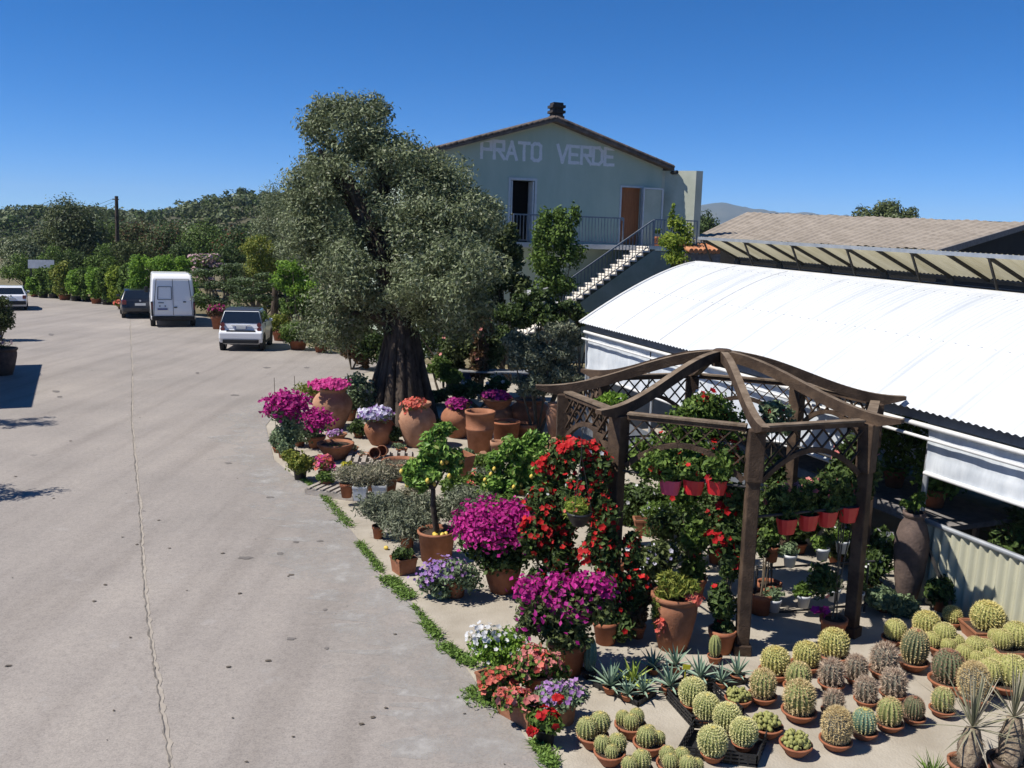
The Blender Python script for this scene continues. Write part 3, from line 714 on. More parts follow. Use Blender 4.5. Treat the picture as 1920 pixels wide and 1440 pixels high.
# ============================================================ GREENHOUSE
MT['poly_white'] = M('poly_white', (.72, .74, .76), (.50, .545, .59), 1.6, .5, .05, 20, stretch=(.25, 2.5, .25), lo=.5, hi=.80, detail=9)
MT['film'] = M('film', (.56, .61, .67), (.82, .86, .90), 2.2, .45, .3, 9, stretch=(1, 1.6, .5), spec=.5)
MT['galv'] = M('galv', (.42, .45, .48), (.58, .60, .62), 5, .4, metal=.5)
MT['fascia'] = M('fascia', (.16, .18, .21), (.24, .26, .29), 5, .5, metal=.3)
MT['cream_sheet'] = M('cream_sheet', (.47, .46, .34), (.60, .585, .44), 2, .6, .1, 30, stretch=(1, 1, .3))
MT['cream_translucent'] = M('cream_translucent', (.56, .50, .32), (.76, .70, .50), 1.5, .5, 0, stretch=(.3, 2, 1))
for mn, tf in (('cream_translucent', .55),):
    n = MT[mn].node_tree; b = n.nodes['Principled BSDF']; t = n.nodes.new('ShaderNodeBsdfTranslucent'); x = n.nodes.new('ShaderNodeMixShader'); x.inputs[0].default_value = tf
    rp = [q for q in n.nodes if q.type == 'VALTORGB'][0]
    n.links.new(rp.outputs[0], t.inputs[0]); n.links.new(b.outputs[0], x.inputs[1]); n.links.new(t.outputs[0], x.inputs[2]); n.links.new(x.outputs[0], n.nodes['Material Output'].inputs[0])
GB = P(1810, 1165); ga = ray(220, 380); ga /= np.linalg.norm(ga)
gbv = np.array([ga[1], -ga[0], 0]); gbv /= np.linalg.norm(gbv); gu = np.cross(gbv, ga)
gh = empty('greenhouse', (0, 0, 0), 'long greenhouse with white arched corrugated roof and rolled film side curtains', 'greenhouse')
mm = Matrix.Identity(4)
for i in range(3): mm[i][0], mm[i][1], mm[i][2], mm[i][3] = gbv[i], ga[i], gu[i], GB[i]
gh.matrix_world = mm
Y0, Y1 = -5.0, 9.8
def arch(f): # eave -> ridge profile
    x = -.22 + 2.82 * f; z = 2.40 + 1.30 * (1 - (1 - f) ** 1.4); return x, z
def corrugated(prof, y0, y1, pitch, amp, seg=6):
    n = int((y1 - y0) / pitch * seg); ysn = np.linspace(y0, y1, n + 1); V = []
    pr = np.array(prof); tn = np.gradient(pr, axis=0); nr = np.stack([-tn[:, 1], tn[:, 0]], 1); nr /= np.linalg.norm(nr, axis=1)[:, None]
    for k in range(len(pr)):
        h = amp * np.sin(2 * pi * ysn / pitch)
        V.append(np.stack([pr[k, 0] + nr[k, 0] * h, ysn, pr[k, 1] + nr[k, 1] * h], 1))
    m_ = n + 1; Fc = [[k * m_ + i, k * m_ + i + 1, (k + 1) * m_ + i + 1, (k + 1) * m_ + i] for k in range(len(pr) - 1) for i in range(n)]
    return np.concatenate(V), Fc
mb = MB(); V, Fc = corrugated([arch(f) for f in np.linspace(0, 1, 15)], Y0, Y1, .10, .014); mb.raw(V, Fc, smooth=True)
for f in (.42, .88):
    x, z = arch(f)
    for yy in np.arange(Y0 + .05, Y1, .2): mb.box((x, yy, z + .016), (.018, .018, .008), mi=1)
MT['joint'] = M('joint', (.5, .52, .54), (.6, .62, .64), 5, .6)
roof = mb.build('roof', [MT['poly_white'], MT['joint']], gh)
mb = MB()
for yy in (8.35, 6.75):
    q = [np.array([arch(f)[0], yy, arch(f)[1] + .014]) for f in np.linspace(.02, .99, 14)]
    for a, b in zip(q[:-1], q[1:]): mb.beam(a, b, .03 if yy > 6 else .012, .008)
    mb.build('sheet_joint', MT['joint'], roof); mb = MB()
mb = MB(); q = [np.array([arch(f)[0], Y1 + .02, arch(f)[1]]) for f in np.linspace(0, 1, 14)]; mb.tube(q, .03, 6); mb.box((2.62, (Y0 + Y1) / 2, 3.69), (.14, Y1 - Y0, .08)); mb.build('ridge_cap', MT['white_paint'], roof)
# far side of the vault, inner wall, floor: keep the inside properly dark
mb = MB(); V, Fc = corrugated([(2.7, 3.62), (3.3, 3.5), (4.2, 3.1), (5.2, 2.3), (5.25, 0)], Y0, Y1, .2, .015, 4); mb.raw(V, Fc, smooth=True); mb.build('back_roof', MT['poly_white'], gh)
mb = MB(); A = [(arch(f)[0], Y1 - .02, arch(f)[1] - .03) for f in np.linspace(.05, 1, 12)] + [(5.2, Y1 - .02, 2.3), (5.2, Y1 - .02, 0), (0.02, Y1 - .02, 0)]; mb.prism(A, (0, .015, 0)); mb.build('end_wall', MT['film'], gh)
# eave: fascia, pipes
mb = MB(); mb.box((-.06, (Y0 + Y1) / 2, 2.31), (.05, Y1 - Y0, .12)); mb.build('fascia', MT['fascia'], gh)
mb = MB(); mb.tube([(-.10, Y0, 2.20), (-.10, Y1, 2.20)], .032, 8); mb.tube([(-.14, Y0, 2.06), (-.14, Y1, 2.06)], .022, 8); mb.build('curtain_pipe', MT['white_paint'], gh)
# posts
mb = MB(); mb.tube([(0, 0, 0), (0, 0, 2.26)], .035, 8); pm = mb.mesh('post', MT['galv'])
for yy in (9.72, 7.2, 4.7, 2.12, .84, -2.2): place(pm, 'post', gh, (0.03, yy, 0))
# film curtains, gently rippled
def curtain(y0, y1, z0, z1, name='side_curtain'):
    n = int((y1 - y0) / .06); k = 8; V = []
    for j in range(k + 1):
        z = z0 + (z1 - z0) * j / k
        for i in range(n + 1):
            y = y0 + (y1 - y0) * i / n
            V.append((-.05 + .005 * sin(y * 9 + j * .6) + .003 * sin(y * 23 + 2 * j) + .008 * sin(j * 2.1 + y), y, z))
    mb = MB(); mb.raw(V, [[j * (n + 1) + i, j * (n + 1) + i + 1, (j + 1) * (n + 1) + i + 1, (j + 1) * (n + 1) + i] for j in range(k) for i in range(n)], smooth=True)
    o = mb.build(name, MT['film'], gh)
    mb = MB(); mb.tube([(-.05, y0, z0), (-.05, y1, z0)], .028, 8); mb.build('bottom_bar', MT['white_paint'], o)
curtain(7.25, 9.7, 1.33, 2.17); curtain(4.75, 7.2, 1.33, 2.17); curtain(2.15, 4.7, 1.33, 2.17); curtain(Y0, .8, 1.61, 2.19)
# low cream corrugated wall
mb = MB(); V, Fc = corrugated([(-.02, 0.0), (-.02, .5), (-.02, 1.0)], Y0, .8, .13, .025, 6); mb.raw(V, Fc, smooth=True); lw_ = mb.build('low_wall', MT['cream_sheet'], gh)
mb = MB(); mb.tube([(-.03, Y0, 1.02), (-.03, .82, 1.02)], .035, 8); mb.build('top_tube', MT['galv'], lw_)
mb = MB(); mb.beam((-.08, .78, .98), (-.12, .02, .02), .03, .03); mb.build('brace', MT['metal_dark'], gh)
mb = MB(); mb.box((0.02, 6.2, .3), (.06, 7.4, .6)); mb.build('plinth', MT['fascia'], gh)
# inside bench
mb = MB(); mb.box((1.1, 3.3, .82), (1.2, 5.0, .07)); mb.box((.55, 3.3, .78), (.05, 5.0, .16))
for yy in (1.2, 3.3, 5.4):
    for xx in (.7, 1.5): mb.box((xx, yy, .39), (.06, .06, .78))
mb.build('bench', MT['grey_stone'], gh)
# lifted roof vent beyond the ridge
def gl(x, y, yl):
    """pixel -> greenhouse-local (x, z) on the plane local y = yl"""
    d = ray(x, y); o = GB + ga * yl; t = ((o - CAM) @ ga) / (d @ ga); q = CAM + d * t - GB
    return q @ gbv, q @ gu
vx, vz = gl(1312, 444, 9.8)
# hinge: same frame, first rafter
best = None
tr = 9.8 - .35
hx, hz = gl(1403, 483, 9.35)
mb = MB(); V, Fc = corrugated([(vx, vz), ((vx + hx) / 2, (vz + hz) / 2), (hx, hz)], Y0, Y1, .09, .012, 5); mb.raw(V, Fc, smooth=True); vent = mb.build('roof_vent', MT['cream_translucent'], gh)
mb = MB(); mb.box((vx - .02, (Y0 + Y1) / 2, vz - .03), (.05, Y1 - Y0, .06)); mb.build('vent_rail', MT['galv'], vent)
mb = MB(); dv = np.array([hx - vx, hz - vz]); dv /= np.linalg.norm(dv); nv = np.array([dv[1], -dv[0]])
if nv[1] > 0: nv = -nv
mb.box((hx, (Y0 + Y1) / 2, hz - .05), (.06, Y1 - Y0, .06))
zr2 = 3.72
for i, yy in enumerate(np.arange(Y0 + .3, Y1, .72)):
    a = np.array([vx + nv[0] * .04, yy, vz + nv[1] * .04]); b = np.array([hx + nv[0] * .04, yy, hz + nv[1] * .04]); mb.beam(a, b, .035, .05)
    if i % 2 == 0:
        mb.beam((vx + .02, yy, vz - .05), (vx + .35, yy, 3.62), .03, .03)
        mb.prism([(hx - .05, yy - .12, hz - .3), (hx - .05, yy + .12, hz - .3), (hx - .05, yy + .05, hz - .03), (hx - .05, yy - .05, hz - .03)], (.06, 0, 0))
mb.build('vent_truss', MT['metal_dark'], vent)
mb = MB(); mb.box((hx + .1, (Y0 + Y1) / 2, (hz + 3.2) / 2 - .2), (.1, Y1 - Y0, hz - 3.2 + .1)); mb.build('vent_upstand', MT['metal_dark'], gh)
# ============================================================ SHED behind
MT['corr_brown'] = M('corr_brown', (.29, .245, .195), (.42, .36, .295), 1.2, .9, .1, 20, detail=4, stretch=(2.5, .5, 1))
q = [PD(1400, 398, 46), PD(1935, 417, 36), PD(1760, 468, 27.5), PD(1300, 446, 36)]
TL, TR, BR, BL = q
o0 = BL.copy(); o0[2] = 0
shed = empty('shed', o0, 'old shed with a low-pitched weathered grey-brown corrugated roof behind the greenhouse', 'shed')
n = 300; k = 8; V = []
nrm = np.cross(TR - TL, BL - TL); nrm /= np.linalg.norm(nrm); nrm *= np.sign(nrm[2])
for j in range(k + 1):
    f = j / k; A = TL + (BL - TL) * f; B = TR + (BR - TR) * f
    for i in range(n + 1):
        t = i / n; V.append(A + (B - A) * t - o0 + nrm * .018 * sin(t * 2 * pi * 36) + nrm * .02 * sin(t * 40 + f * 3))
mb = MB(); mb.raw(V, [[j * (n + 1) + i, j * (n + 1) + i + 1, (j + 1) * (n + 1) + i + 1, (j + 1) * (n + 1) + i] for j in range(k) for i in range(n)], smooth=True)
mb.build('roof', MT['corr_brown'], shed)
dn = np.array([0, 0, -.35])
mb = MB(); bk = TL + (TL - BL) * .9; bk[2] = BL[2]; bk2 = TR + (TR - BR) * .9; bk2[2] = BR[2]
mb.raw(np.array([TL, TR, bk2, bk]) - o0 + [0, 0, -.01], [[0, 1, 2, 3]]); mb.build('back_slope', MT['corr_brown'], shed)
def lo(p, z=0): return np.array([p[0], p[1], z])
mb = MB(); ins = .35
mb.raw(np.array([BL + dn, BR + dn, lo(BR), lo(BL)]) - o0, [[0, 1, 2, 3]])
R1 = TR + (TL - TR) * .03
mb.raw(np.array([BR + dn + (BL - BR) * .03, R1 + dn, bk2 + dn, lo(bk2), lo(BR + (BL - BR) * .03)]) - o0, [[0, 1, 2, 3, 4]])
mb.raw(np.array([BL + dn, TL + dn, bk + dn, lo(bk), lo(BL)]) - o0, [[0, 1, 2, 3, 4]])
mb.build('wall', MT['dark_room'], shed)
mb = MB(); mb.beam(BR - o0 + [0, 0, -.1], TR - o0 + [0, 0, -.1], .06, .2); mb.beam(BL - o0 + [0, 0, -.1], BR - o0 + [0, 0, -.1], .06, .12); mb.build('bargeboard', MT['grey_stone'], shed)
# small tiled lean-to seen between house and greenhouse
lp = PD(1325, 462, 30); o1 = np.array([lp[0], lp[1], 0])
lt = empty('lean_to', o1, 'small lean-to with orange clay tiles just right of the house', 'lean-to', rotz=HA)
mb = MB()
for i in range(7): mb.tube([(-.75 + i * .17, .5, lp[2] + .02), (-.75 + i * .17, -.3, lp[2] - .16)], .085, 8)
mb.build('roof', MT['tile_orange'], lt)
mb = MB(); mb.box((-.2, .2, (lp[2] - .25) / 2), (1.3, .7, lp[2] - .25)); mb.build('wall', MT['grey_stone'], lt)
# hut on the left, just outside the frame: its shadow lies on the road
off = (SUN_H / math.tan(SUN_EL)) * 3.4
c1, c2 = P(80, 684)[:2] + off, P(60, 768)[:2] + off
dd = (c2 - c1); dd = dd / np.linalg.norm(dd); ss = np.array([-abs(dd[1]), -abs(dd[0])]) if False else np.array([dd[1], -dd[0]])
if ss[0] > 0: ss = -ss
c0 = c1 + ss * 1.6 + dd * 4
hut = empty('wooden_kiosk', (c0[0], c0[1], 0), 'flat roofed wooden kiosk at the left edge whose shadow falls on the road', 'kiosk', rotz=math.atan2(dd[1], dd[0]))
mb = MB(); mb.box((0, 0, 3.36), (8.0, 3.2, .08)); mb.build('roof', MT['wood'], hut)
mb = MB(); mb.box((0, 0, 1.66), (7.7, 2.9, 3.3)); mb.build('wall', MT['wood_grey'], hut)
# pale panel among the far shrubs
q = PD(76, 496, 60)
root = empty('shade_panel', (q[0], q[1], 0), 'pale blue-grey panel roof showing above the potted shrubs at the far left', 'panel roof', rotz=.4)
mb = MB(); mb.prism([(-.75, 0, q[2] - .25), (.8, 0, q[2] - .25), (.8, .25, q[2] + .3), (-.75, .25, q[2] + .3)], (0, .06, -.02)); mb.build('panel', MT['galv'], root)
for x in (-.6, .65):
    mb = MB(); mb.box((x, .2, q[2] / 2), (.08, .08, q[2])); mb.build('post', MT['metal_dark'], root)
# ============================================================ VEHICLES
def paint(name, c, rough=.25, spec=.5):
    mt, n, b = _new(name); b.inputs['Base Color'].default_value = (*c, 1); b.inputs['Roughness'].default_value = rough
    b.inputs['Coat Weight'].default_value = .6; b.inputs['Coat Roughness'].default_value = .08; b.inputs['Specular IOR Level'].default_value = spec
    return mt
MT['car_white'] = paint('car_white', (.72, .73, .75)); MT['car_black'] = paint('car_black', (.012, .013, .017)); MT['van_white'] = paint('van_white', (.84, .84, .84), .4)
MT['glass'] = paint('car_glass', (.012, .016, .022), .06, .7); MT['tyre'] = M('tyre', (.014, .014, .014), (.028, .028, .028), 30, .85)
MT['rim'] = paint('rim', (.35, .36, .37), .35); MT['taillight'] = paint('taillight', (.13, .006, .01), .25); MT['plate'] = paint('plate', (.6, .61, .6), .5)
MT['plate_blue'] = paint('plate_blue', (.05, .08, .25), .5); MT['trim_black'] = M('trim_black', (.018, .018, .02), (.03, .03, .032), 12, .6)
MT['grey_roof'] = paint('grey_roof', (.035, .038, .05), .4); MT['seat_grey'] = M('seat_grey', (.10, .10, .11), (.16, .16, .17), 8, .9)
def wheel(root, pos, r, wd):
    o = empty('wheel', pos); o.parent = root
    mb = MB(); mb.lathe([(r * .6, -wd / 2), (r * .93, -wd / 2), (r, -wd * .32), (r, wd * .32), (r * .93, wd / 2), (r * .6, wd / 2)], 22, smooth=True)
    for f in range(len(mb.v)): mb.v[f] = mb.v[f][:, [2, 1, 0]]
    mb.build('tyre', MT['tyre'], o)
    mb = MB(); mb.lathe([(0, -wd * .42), (r * .18, -wd * .44), (r * .2, -wd * .36), (r * .5, -wd * .36), (r * .61, -wd * .44), (r * .61, wd * .44), (r * .5, wd * .36), (r * .2, wd * .36), (r * .18, wd * .44), (0, wd * .42)], 16, smooth=False)
    for f in range(len(mb.v)): mb.v[f] = mb.v[f][:, [2, 1, 0]]
    mb.build('rim', MT['rim'], o)
def vehicle(name, label, cat, x, y, heading, prof, hw, belt, hwt, ztop, wheels, paintm, wr=.3, ww=.18, bev=.05):
    g = P(x, y); root = empty(name, (g[0], g[1], .012), label, cat, rotz=heading)
    W = lambda z: hw if z <= belt else hw + (hwt - hw) * (z - belt) / (ztop - belt)
    n = len(prof); V = []
    for sg in (-1, 1): V += [(sg * W(z), yy, z) for yy, z in prof]
    mb = MB(); mb.raw(V, [[i, (i + 1) % n, n + (i + 1) % n, n + i] for i in range(n)], smooth=False)
    mb.raw(V, [list(range(n))]); mb.raw(V, [list(range(n, 2 * n))[::-1]])
    o = mb.build('body', paintm, root); 
    import bmesh
    bm = bmesh.new(); bm.from_mesh(o.data); bmesh.ops.remove_doubles(bm, verts=bm.verts, dist=1e-5); bmesh.ops.recalc_face_normals(bm, faces=bm.faces); bm.to_mesh(o.data); bm.free()
    bevel(o, bev, 3)
    for p_ in o.data.polygons: p_.use_smooth = False
    for yy, zz in wheels:
        for sg in (-1, 1):
            mb = MB(); mb.tube([(sg * (hw - .12), yy, zz + .02), (sg * (hw + .006), yy, zz + .02)], wr + .07, 20); mb.build('wheel_arch', MT['trim_black'], root)
            wheel(root, (sg * (hw - ww / 2 + .015), yy, wr), wr, ww)
    def panel(nm, p, q, ins, mat, t=.012, x0=None, x1=None, par=None):
        (ya, za), (yb_, zb_) = p, q; d = np.array([yb_ - ya, zb_ - za]); d /= np.linalg.norm(d); nn = np.array([-d[1], d[0]])
        if nn[0] > 0 and abs(nn[0]) > abs(nn[1]) and ya < 1.5: nn = -nn
        if abs(nn[1]) >= abs(nn[0]) and nn[1] < 0: nn = -nn
        A = (W(za) - ins, W(zb_) - ins)
        xs = [(-A[0] if x0 is None else x0), (A[0] if x1 is None else x1), (A[1] if x1 is None else x1), (-A[1] if x0 is None else x0)]
        pts = [(xs[0], ya, za), (xs[1], ya, za), (xs[2], yb_, zb_), (xs[3], yb_, zb_)]
        pts = [(a, b - nn[0] * .02, c - nn[1] * .02) for a, b, c in pts]
        mb = MB(); mb.prism(pts, (0, nn[0] * (t + .02), nn[1] * (t + .02))); return mb.build(nm, mat, par or root)
    def side(nm, poly, mat, t=.01):
        for sg in (-1, 1):
            A = [(sg * (W(z) - .02), yy, z) for yy, z in poly]; mb = MB(); mb.prism(A, (sg * (t + .02), 0, 0)); mb.build(nm, mat, root)
    def bx(nm, c, sz, mat, par=None, bv=0):
        mb = MB(); mb.box(c, sz); q = mb.build(nm, mat, par or root)
        if bv: bevel(q, bv, 2)
        return q
    return root, panel, side, bx
# ---- two-seat city car
prof = [(.10, .26), (.02, .34), (-.02, .55), (.0, .72), (.10, .80), (.09, .86), (.13, 1.03), (.33, 1.47), (.52, 1.53), (1.35, 1.54), (1.62, 1.47), (2.12, 1.02), (2.48, .88), (2.66, .66), (2.68, .36), (2.55, .22), (.25, .22)]
r, panel, side, bx = vehicle('city_car', 'small white two-seat city car with a dark roof, parked nearest of the cars', 'car', 452, 659, R_(7), prof, .79, .98, .62, 1.54, [(.42, .3), (2.28, .3)], MT['car_white'])
panel('rear_window', (.132, 1.035), (.325, 1.455), .035, MT['glass']); side('pillar_panel', [(.15, 1.04), (.33, 1.04), (.53, 1.49), (.36, 1.46)], MT['trim_black']); panel('roof_panel', (.36, 1.482), (.52, 1.533), .02, MT['grey_roof'], .02); panel('roof_panel', (.52, 1.533), (1.34, 1.543), .02, MT['grey_roof'], .02)
panel('windscreen', (1.64, 1.455), (2.1, 1.04), .06, MT['glass'])
side('side_window', [(.86, 1.03), (1.95, 1.03), (1.62, 1.36), (1.4, 1.43), (.9, 1.43)], MT['glass']); side('side_window', [(.34, 1.06), (.76, 1.05), (.8, 1.42), (.55, 1.42)], MT['glass'])
side('door_seam', [(.79, .34), (.81, .34), (.81, 1.0), (.79, 1.0)], MT['trim_black'])
side('side_sill', [(.75, .24), (1.95, .24), (1.95, .34), (.75, .34)], MT['trim_black'])
for sg in (-1, 1):
    for z in (.80, .96): 
        mb = MB(); mb.tube([(sg * .665, .16, z + .02), (sg * .665, .045, z + .02)], .082, 14); mb.build('tail_light', MT['taillight'], r)
    bx('mirror', (sg * .86, 1.72, 1.05), (.14, .1, .12), MT['car_white'], bv=.03)
b_ = bx('rear_bumper', (0, .06, .57), (1.60, .24, .30), MT['car_white'], bv=.06); bx('bumper_insert', (0, -.045, .37), (1.3, .1, .14), MT['trim_black'], bv=.02); bx('trim_strip', (0, .045, .755), (1.05, .1, .05), MT['trim_black'], bv=.01)
bx('garnish', (0, .075, .975), (.72, .05, .05), MT['car_white'], bv=.015)
pl = bx('number_plate', (0, .055, .885), (.44, .04, .11), MT['plate']); bx('plate_band', (-.2, .033, .885), (.035, .01, .10), MT['plate_blue'], pl); bx('plate_band', (.2, .033, .885), (.035, .01, .10), MT['plate_blue'], pl)
for sg in (-.3, .3):
    q = bx('headrest', (sg, .75, 1.14), (.28, .12, .22), MT['seat_grey'], bv=.04)
# ---- white van
prof = [(0, .42), (-.01, .75), (.02, 1.2), (.14, 2.22), (.3, 2.40), (.6, 2.45), (3.6, 2.42), (4.1, 2.15), (4.65, 1.35), (5.2, 1.1), (5.3, .8), (5.3, .35), (.2, .32)]
r, panel, side, bx = vehicle('delivery_van', 'white high-roofed panel van parked between the black car and the small city car', 'van', 326, 614, R_(22.5), prof, .97, 1.0, .86, 2.45, [(.85, .33), (3.9, .33)], MT['van_white'], .34, .22, .07)
bx('rear_bumper', (0, .02, .43), (1.86, .2, .2), MT['trim_black'], bv=.04)
for sg in (-1, 1): 
    l_ = bx('tail_light', (sg * .915, -.005, .86), (.09, .08, .66), MT['trim_black'], bv=.02); bx('lens', (sg * .915, -.05, .98), (.07, .02, .3), MT['taillight'], l_)
    bx('mirror', (sg * 1.1, 4.3, 1.5), (.18, .12, .28), MT['trim_black'], bv=.03)
mb = MB(); mb.beam((0, -.022, .55), (0, -.0, 1.2), .014, .02); mb.beam((0, -.0, 1.2), (0, .125, 2.2), .014, .02)
for sg in (-1, 1): mb.beam((sg * .84, -.015, .55), (sg * .80, .0, 1.2), .012, .02); mb.beam((sg * .80, -.0, 1.2), (sg * .70, .125, 2.2), .012, .02)
mb.beam((-.7, .125, 2.2), (.7, .125, 2.2), .02, .014)
mb.build('door_seam', MT['trim_black'], r)
mb = MB(); K = lambda z: .02 + .1176 * (z - 1.2) - .012
for (x0, z0), (x1, z1) in (((-.66, 1.28), (-.06, 1.28)), ((-.06, 1.28), (-.06, 1.86)), ((-.06, 1.86), (-.63, 1.86)), ((-.63, 1.86), (-.66, 1.28))): mb.beam((x0, K(z0), z0), (x1, K(z1), z1), .026, .02)
mb.build('window_surround', MT['trim_black'], r)
pl = bx('number_plate', (-.46, -.018, .84), (.5, .03, .12), MT['plate']); bx('plate_text_bar', (-.46, -.036, .84), (.42, .008, .075), MT['plate_blue'], pl)
bx('door_handle', (.1, -.03, .92), (.14, .05, .05), MT['trim_black'], bv=.01); bx('door_hinge', (.5, -.0, 1.17), (.13, .05, .05), MT['trim_black'], bv=.01)
bx('plate_lamp', (-.58, -.02, .98), (.06, .04, .04), MT['trim_black']); bx('plate_lamp', (-.34, -.02, .98), (.06, .04, .04), MT['trim_black']); bx('badge', (-.52, -.005, 1.13), (.24, .03, .035), MT['grey_roof'])
side('side_window', [(3.75, 1.4), (4.55, 1.4), (4.15, 2.0), (3.75, 2.0)], MT['glass']); panel('windscreen', (4.12, 2.1), (4.62, 1.4), .08, MT['glass'])
side('side_moulding', [(.1, .62), (5.1, .62), (5.1, .74), (.1, .74)], MT['trim_black'])
# ---- hatchbacks
def hatch(name, label, x, y, hd, pm, s=1.0):
    prof = [(.12, .26), (.0, .38), (-.03, .6), (.06, .9), (.16, .96), (.5, 1.38), (.8, 1.44), (2.1, 1.43), (2.45, 1.36), (3.05, .98), (3.8, .86), (4.05, .68), (4.08, .35), (3.9, .22), (.3, .22)]
    r, panel, side, bx = vehicle(name, label, 'car', x, y, hd, prof, .85, .95, .66, 1.44, [(.72, .3), (3.2, .3)], pm)
    panel('rear_window', (.18, .985), (.47, 1.35), .09, MT['glass']); panel('windscreen', (2.48, 1.34), (3.02, 1.0), .08, MT['glass'])
    side('side_window', [(.55, 1.0), (1.5, .99), (1.55, 1.36), (.85, 1.36)], MT['glass']); side('side_window', [(1.58, .99), (2.75, .99), (2.4, 1.28), (2.1, 1.36), (1.62, 1.36)], MT['glass'])
    for sg in (-1, 1): bx('tail_light', (sg * .74, .035, .82), (.2, .12, .22), MT['taillight'], bv=.03); bx('mirror', (sg * .94, 2.55, 1.02), (.16, .1, .12), pm, bv=.03)
    bx('rear_bumper', (0, .04, .48), (1.66, .22, .24), pm if pm is MT['car_black'] else MT['trim_black'], bv=.05)
    pl = bx('number_plate', (0, -.02, .72), (.5, .05, .12), MT['plate'])
    mb = MB(); mb.tube([(0, .0, .9), (0, .06, .9)], .05, 12); mb.build('badge', MT['rim'], r)
    return r
hatch('parked_car', 'black hatchback parked on the far side of the white van', 264, 598, R_(25), MT['car_black'])
wc_ = hatch('parked_car', 'white hatchback parked at the far left edge behind the dark bush', 22, 583, R_(27), MT['car_white']); wc_.scale = (.84, .84, .88)
# ============================================================ PERGOLA
PC = np.array([2.583, 11.133]); PR = 1.928; PT = -1.592; PZ = 2.5
per = empty('pergola', (PC[0], PC[1], 0), 'octagonal dark wooden pergola with curved rafters and lattice panels among the flowers', 'pergola')
def pv(k, r=PR, z=0): a = PT - k * pi / 4; return np.array([r * cos(a), r * sin(a), z])
for k in range(8):
    a = PT - k * pi / 4; mb = MB()
    mb.box(pv(k, PR, PZ / 2 - .02), (.135, .135, PZ - .04), rot=a)
    mb.box(pv(k, PR, PZ - .32), (.17, .17, .55), rot=a)
    q = pv(k, PR, .06); mb.box(q, (.18, .18, .12), rot=a)
    o = mb.build('post', MT['wood'], per); bevel(o, .012, 2)
    # side k -> k+1
    A, B = pv(k), pv(k + 1); d = B - A; L = np.linalg.norm(d); d /= L; A2 = A + d * .10; B2 = B - d * .10; L2 = L - .2; up = np.array([0, 0, 1.0])
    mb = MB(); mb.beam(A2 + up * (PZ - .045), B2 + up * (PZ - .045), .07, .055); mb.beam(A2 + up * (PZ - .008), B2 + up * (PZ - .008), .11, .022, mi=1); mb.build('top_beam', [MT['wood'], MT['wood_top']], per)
    ar = lambda s: PZ - .27 - .30 * (2 * s / L2 - 1) ** 2 * 1.0 - (.03)
    n = 18; mb = MB(); nn = np.cross(d, up)
    for i in range(n):
        s0, s1 = L2 * i / n, L2 * (i + 1) / n; mb.beam(A2 + d * s0 + up * ar(s0), A2 + d * (s1 + .004) + up * ar(s1), .05, .055)
    mb.build('arched_brace', MT['wood'], per)
    mb = MB(); sp = .19
    for sg, oz in ((1, -.012), (-1, .012)):
        s = -1.0
        while s < L2 + 1.0:
            # lath going down from the top beam at s with slope sg
            st_, en = None, None; ztop_ = PZ - .07; pts = []
            for t in np.linspace(0, .7, 60):
                ss_ = s + sg * t * .95; z = ztop_ - t
                if 0 <= ss_ <= L2 and z >= ar(ss_) + .015: pts.append((ss_, z))
            if len(pts) > 2: mb.beam(A2 + d * pts[0][0] + up * pts[0][1] + nn * oz, A2 + d * pts[-1][0] + up * pts[-1][1] + nn * oz, .014, .026, up=nn)
            s += sp
    mb.build('lattice_panel', MT['wood'], per)
    # rafter
    rr = np.linspace(.07, PR + .36, 26); zz = PZ + .055 + .50 * (np.cos(pi * np.clip(rr / (PR + .30), 0, 1)) + 1) / 2 - .0
    dr_ = np.array([cos(a), sin(a), 0]); tn = np.array([-sin(a), cos(a), 0]); V = []
    for i, (r_, z_) in enumerate(zip(rr, zz)):
        e = min(1, (len(rr) - 1 - i) / 3.0); hgt = .125 * (.35 + .65 * e)
        c = dr_ * r_ + up * z_
        V += [c - tn * .042, c + tn * .042, c + tn * .042 - up * hgt, c - tn * .042 - up * hgt]
    mb = MB(); Fc = []
    for i in range(len(rr) - 1):
        for j in range(4): Fc.append([4 * i + j, 4 * i + (j + 1) % 4, 4 * i + 4 + (j + 1) % 4, 4 * i + 4 + j])
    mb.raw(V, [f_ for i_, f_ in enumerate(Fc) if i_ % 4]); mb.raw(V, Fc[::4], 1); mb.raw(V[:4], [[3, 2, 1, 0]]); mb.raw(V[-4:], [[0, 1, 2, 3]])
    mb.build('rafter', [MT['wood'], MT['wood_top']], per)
mb = MB(); mb.lathe([(0, PZ + .36), (.12, PZ + .36), (.12, PZ + .56), (.09, PZ + .575), (0, PZ + .58)], 8, smooth=False); mb.build('hub', MT['wood'], per)
def side_pt(k0, k1, x, y, rf=1.0):
    """pixel -> world point on the vertical plane through two posts (at radius factor rf)"""
    A, B = pv(k0, PR * rf) + [PC[0], PC[1], 0], pv(k1, PR * rf) + [PC[0], PC[1], 0]; d = B - A; n_ = np.cross(d, [0, 0, 1.0]); r_ = ray(x, y)
    t = ((A - CAM) @ n_) / (r_ @ n_); return CAM + r_ * t
def rail(k0, k1, z, rf=1.0, rad=.016, mat='metal_dark'):
    A, B = pv(k0, PR * rf, z), pv(k1, PR * rf, z); mb = MB(); mb.tube([A, B], rad, 8); mb.build('rail', MT[mat], per)
zA = side_pt(0, 1, 1300, 900)[2]; zB = side_pt(0, 7, 1530, 958)[2]
rail(0, 1, zA); rail(0, 7, zB); rail(7, 6, zB); rail(1, 2, zA); rail(4, 5, 1.6); rail(3, 4, 1.6); rail(5, 6, 1.6)
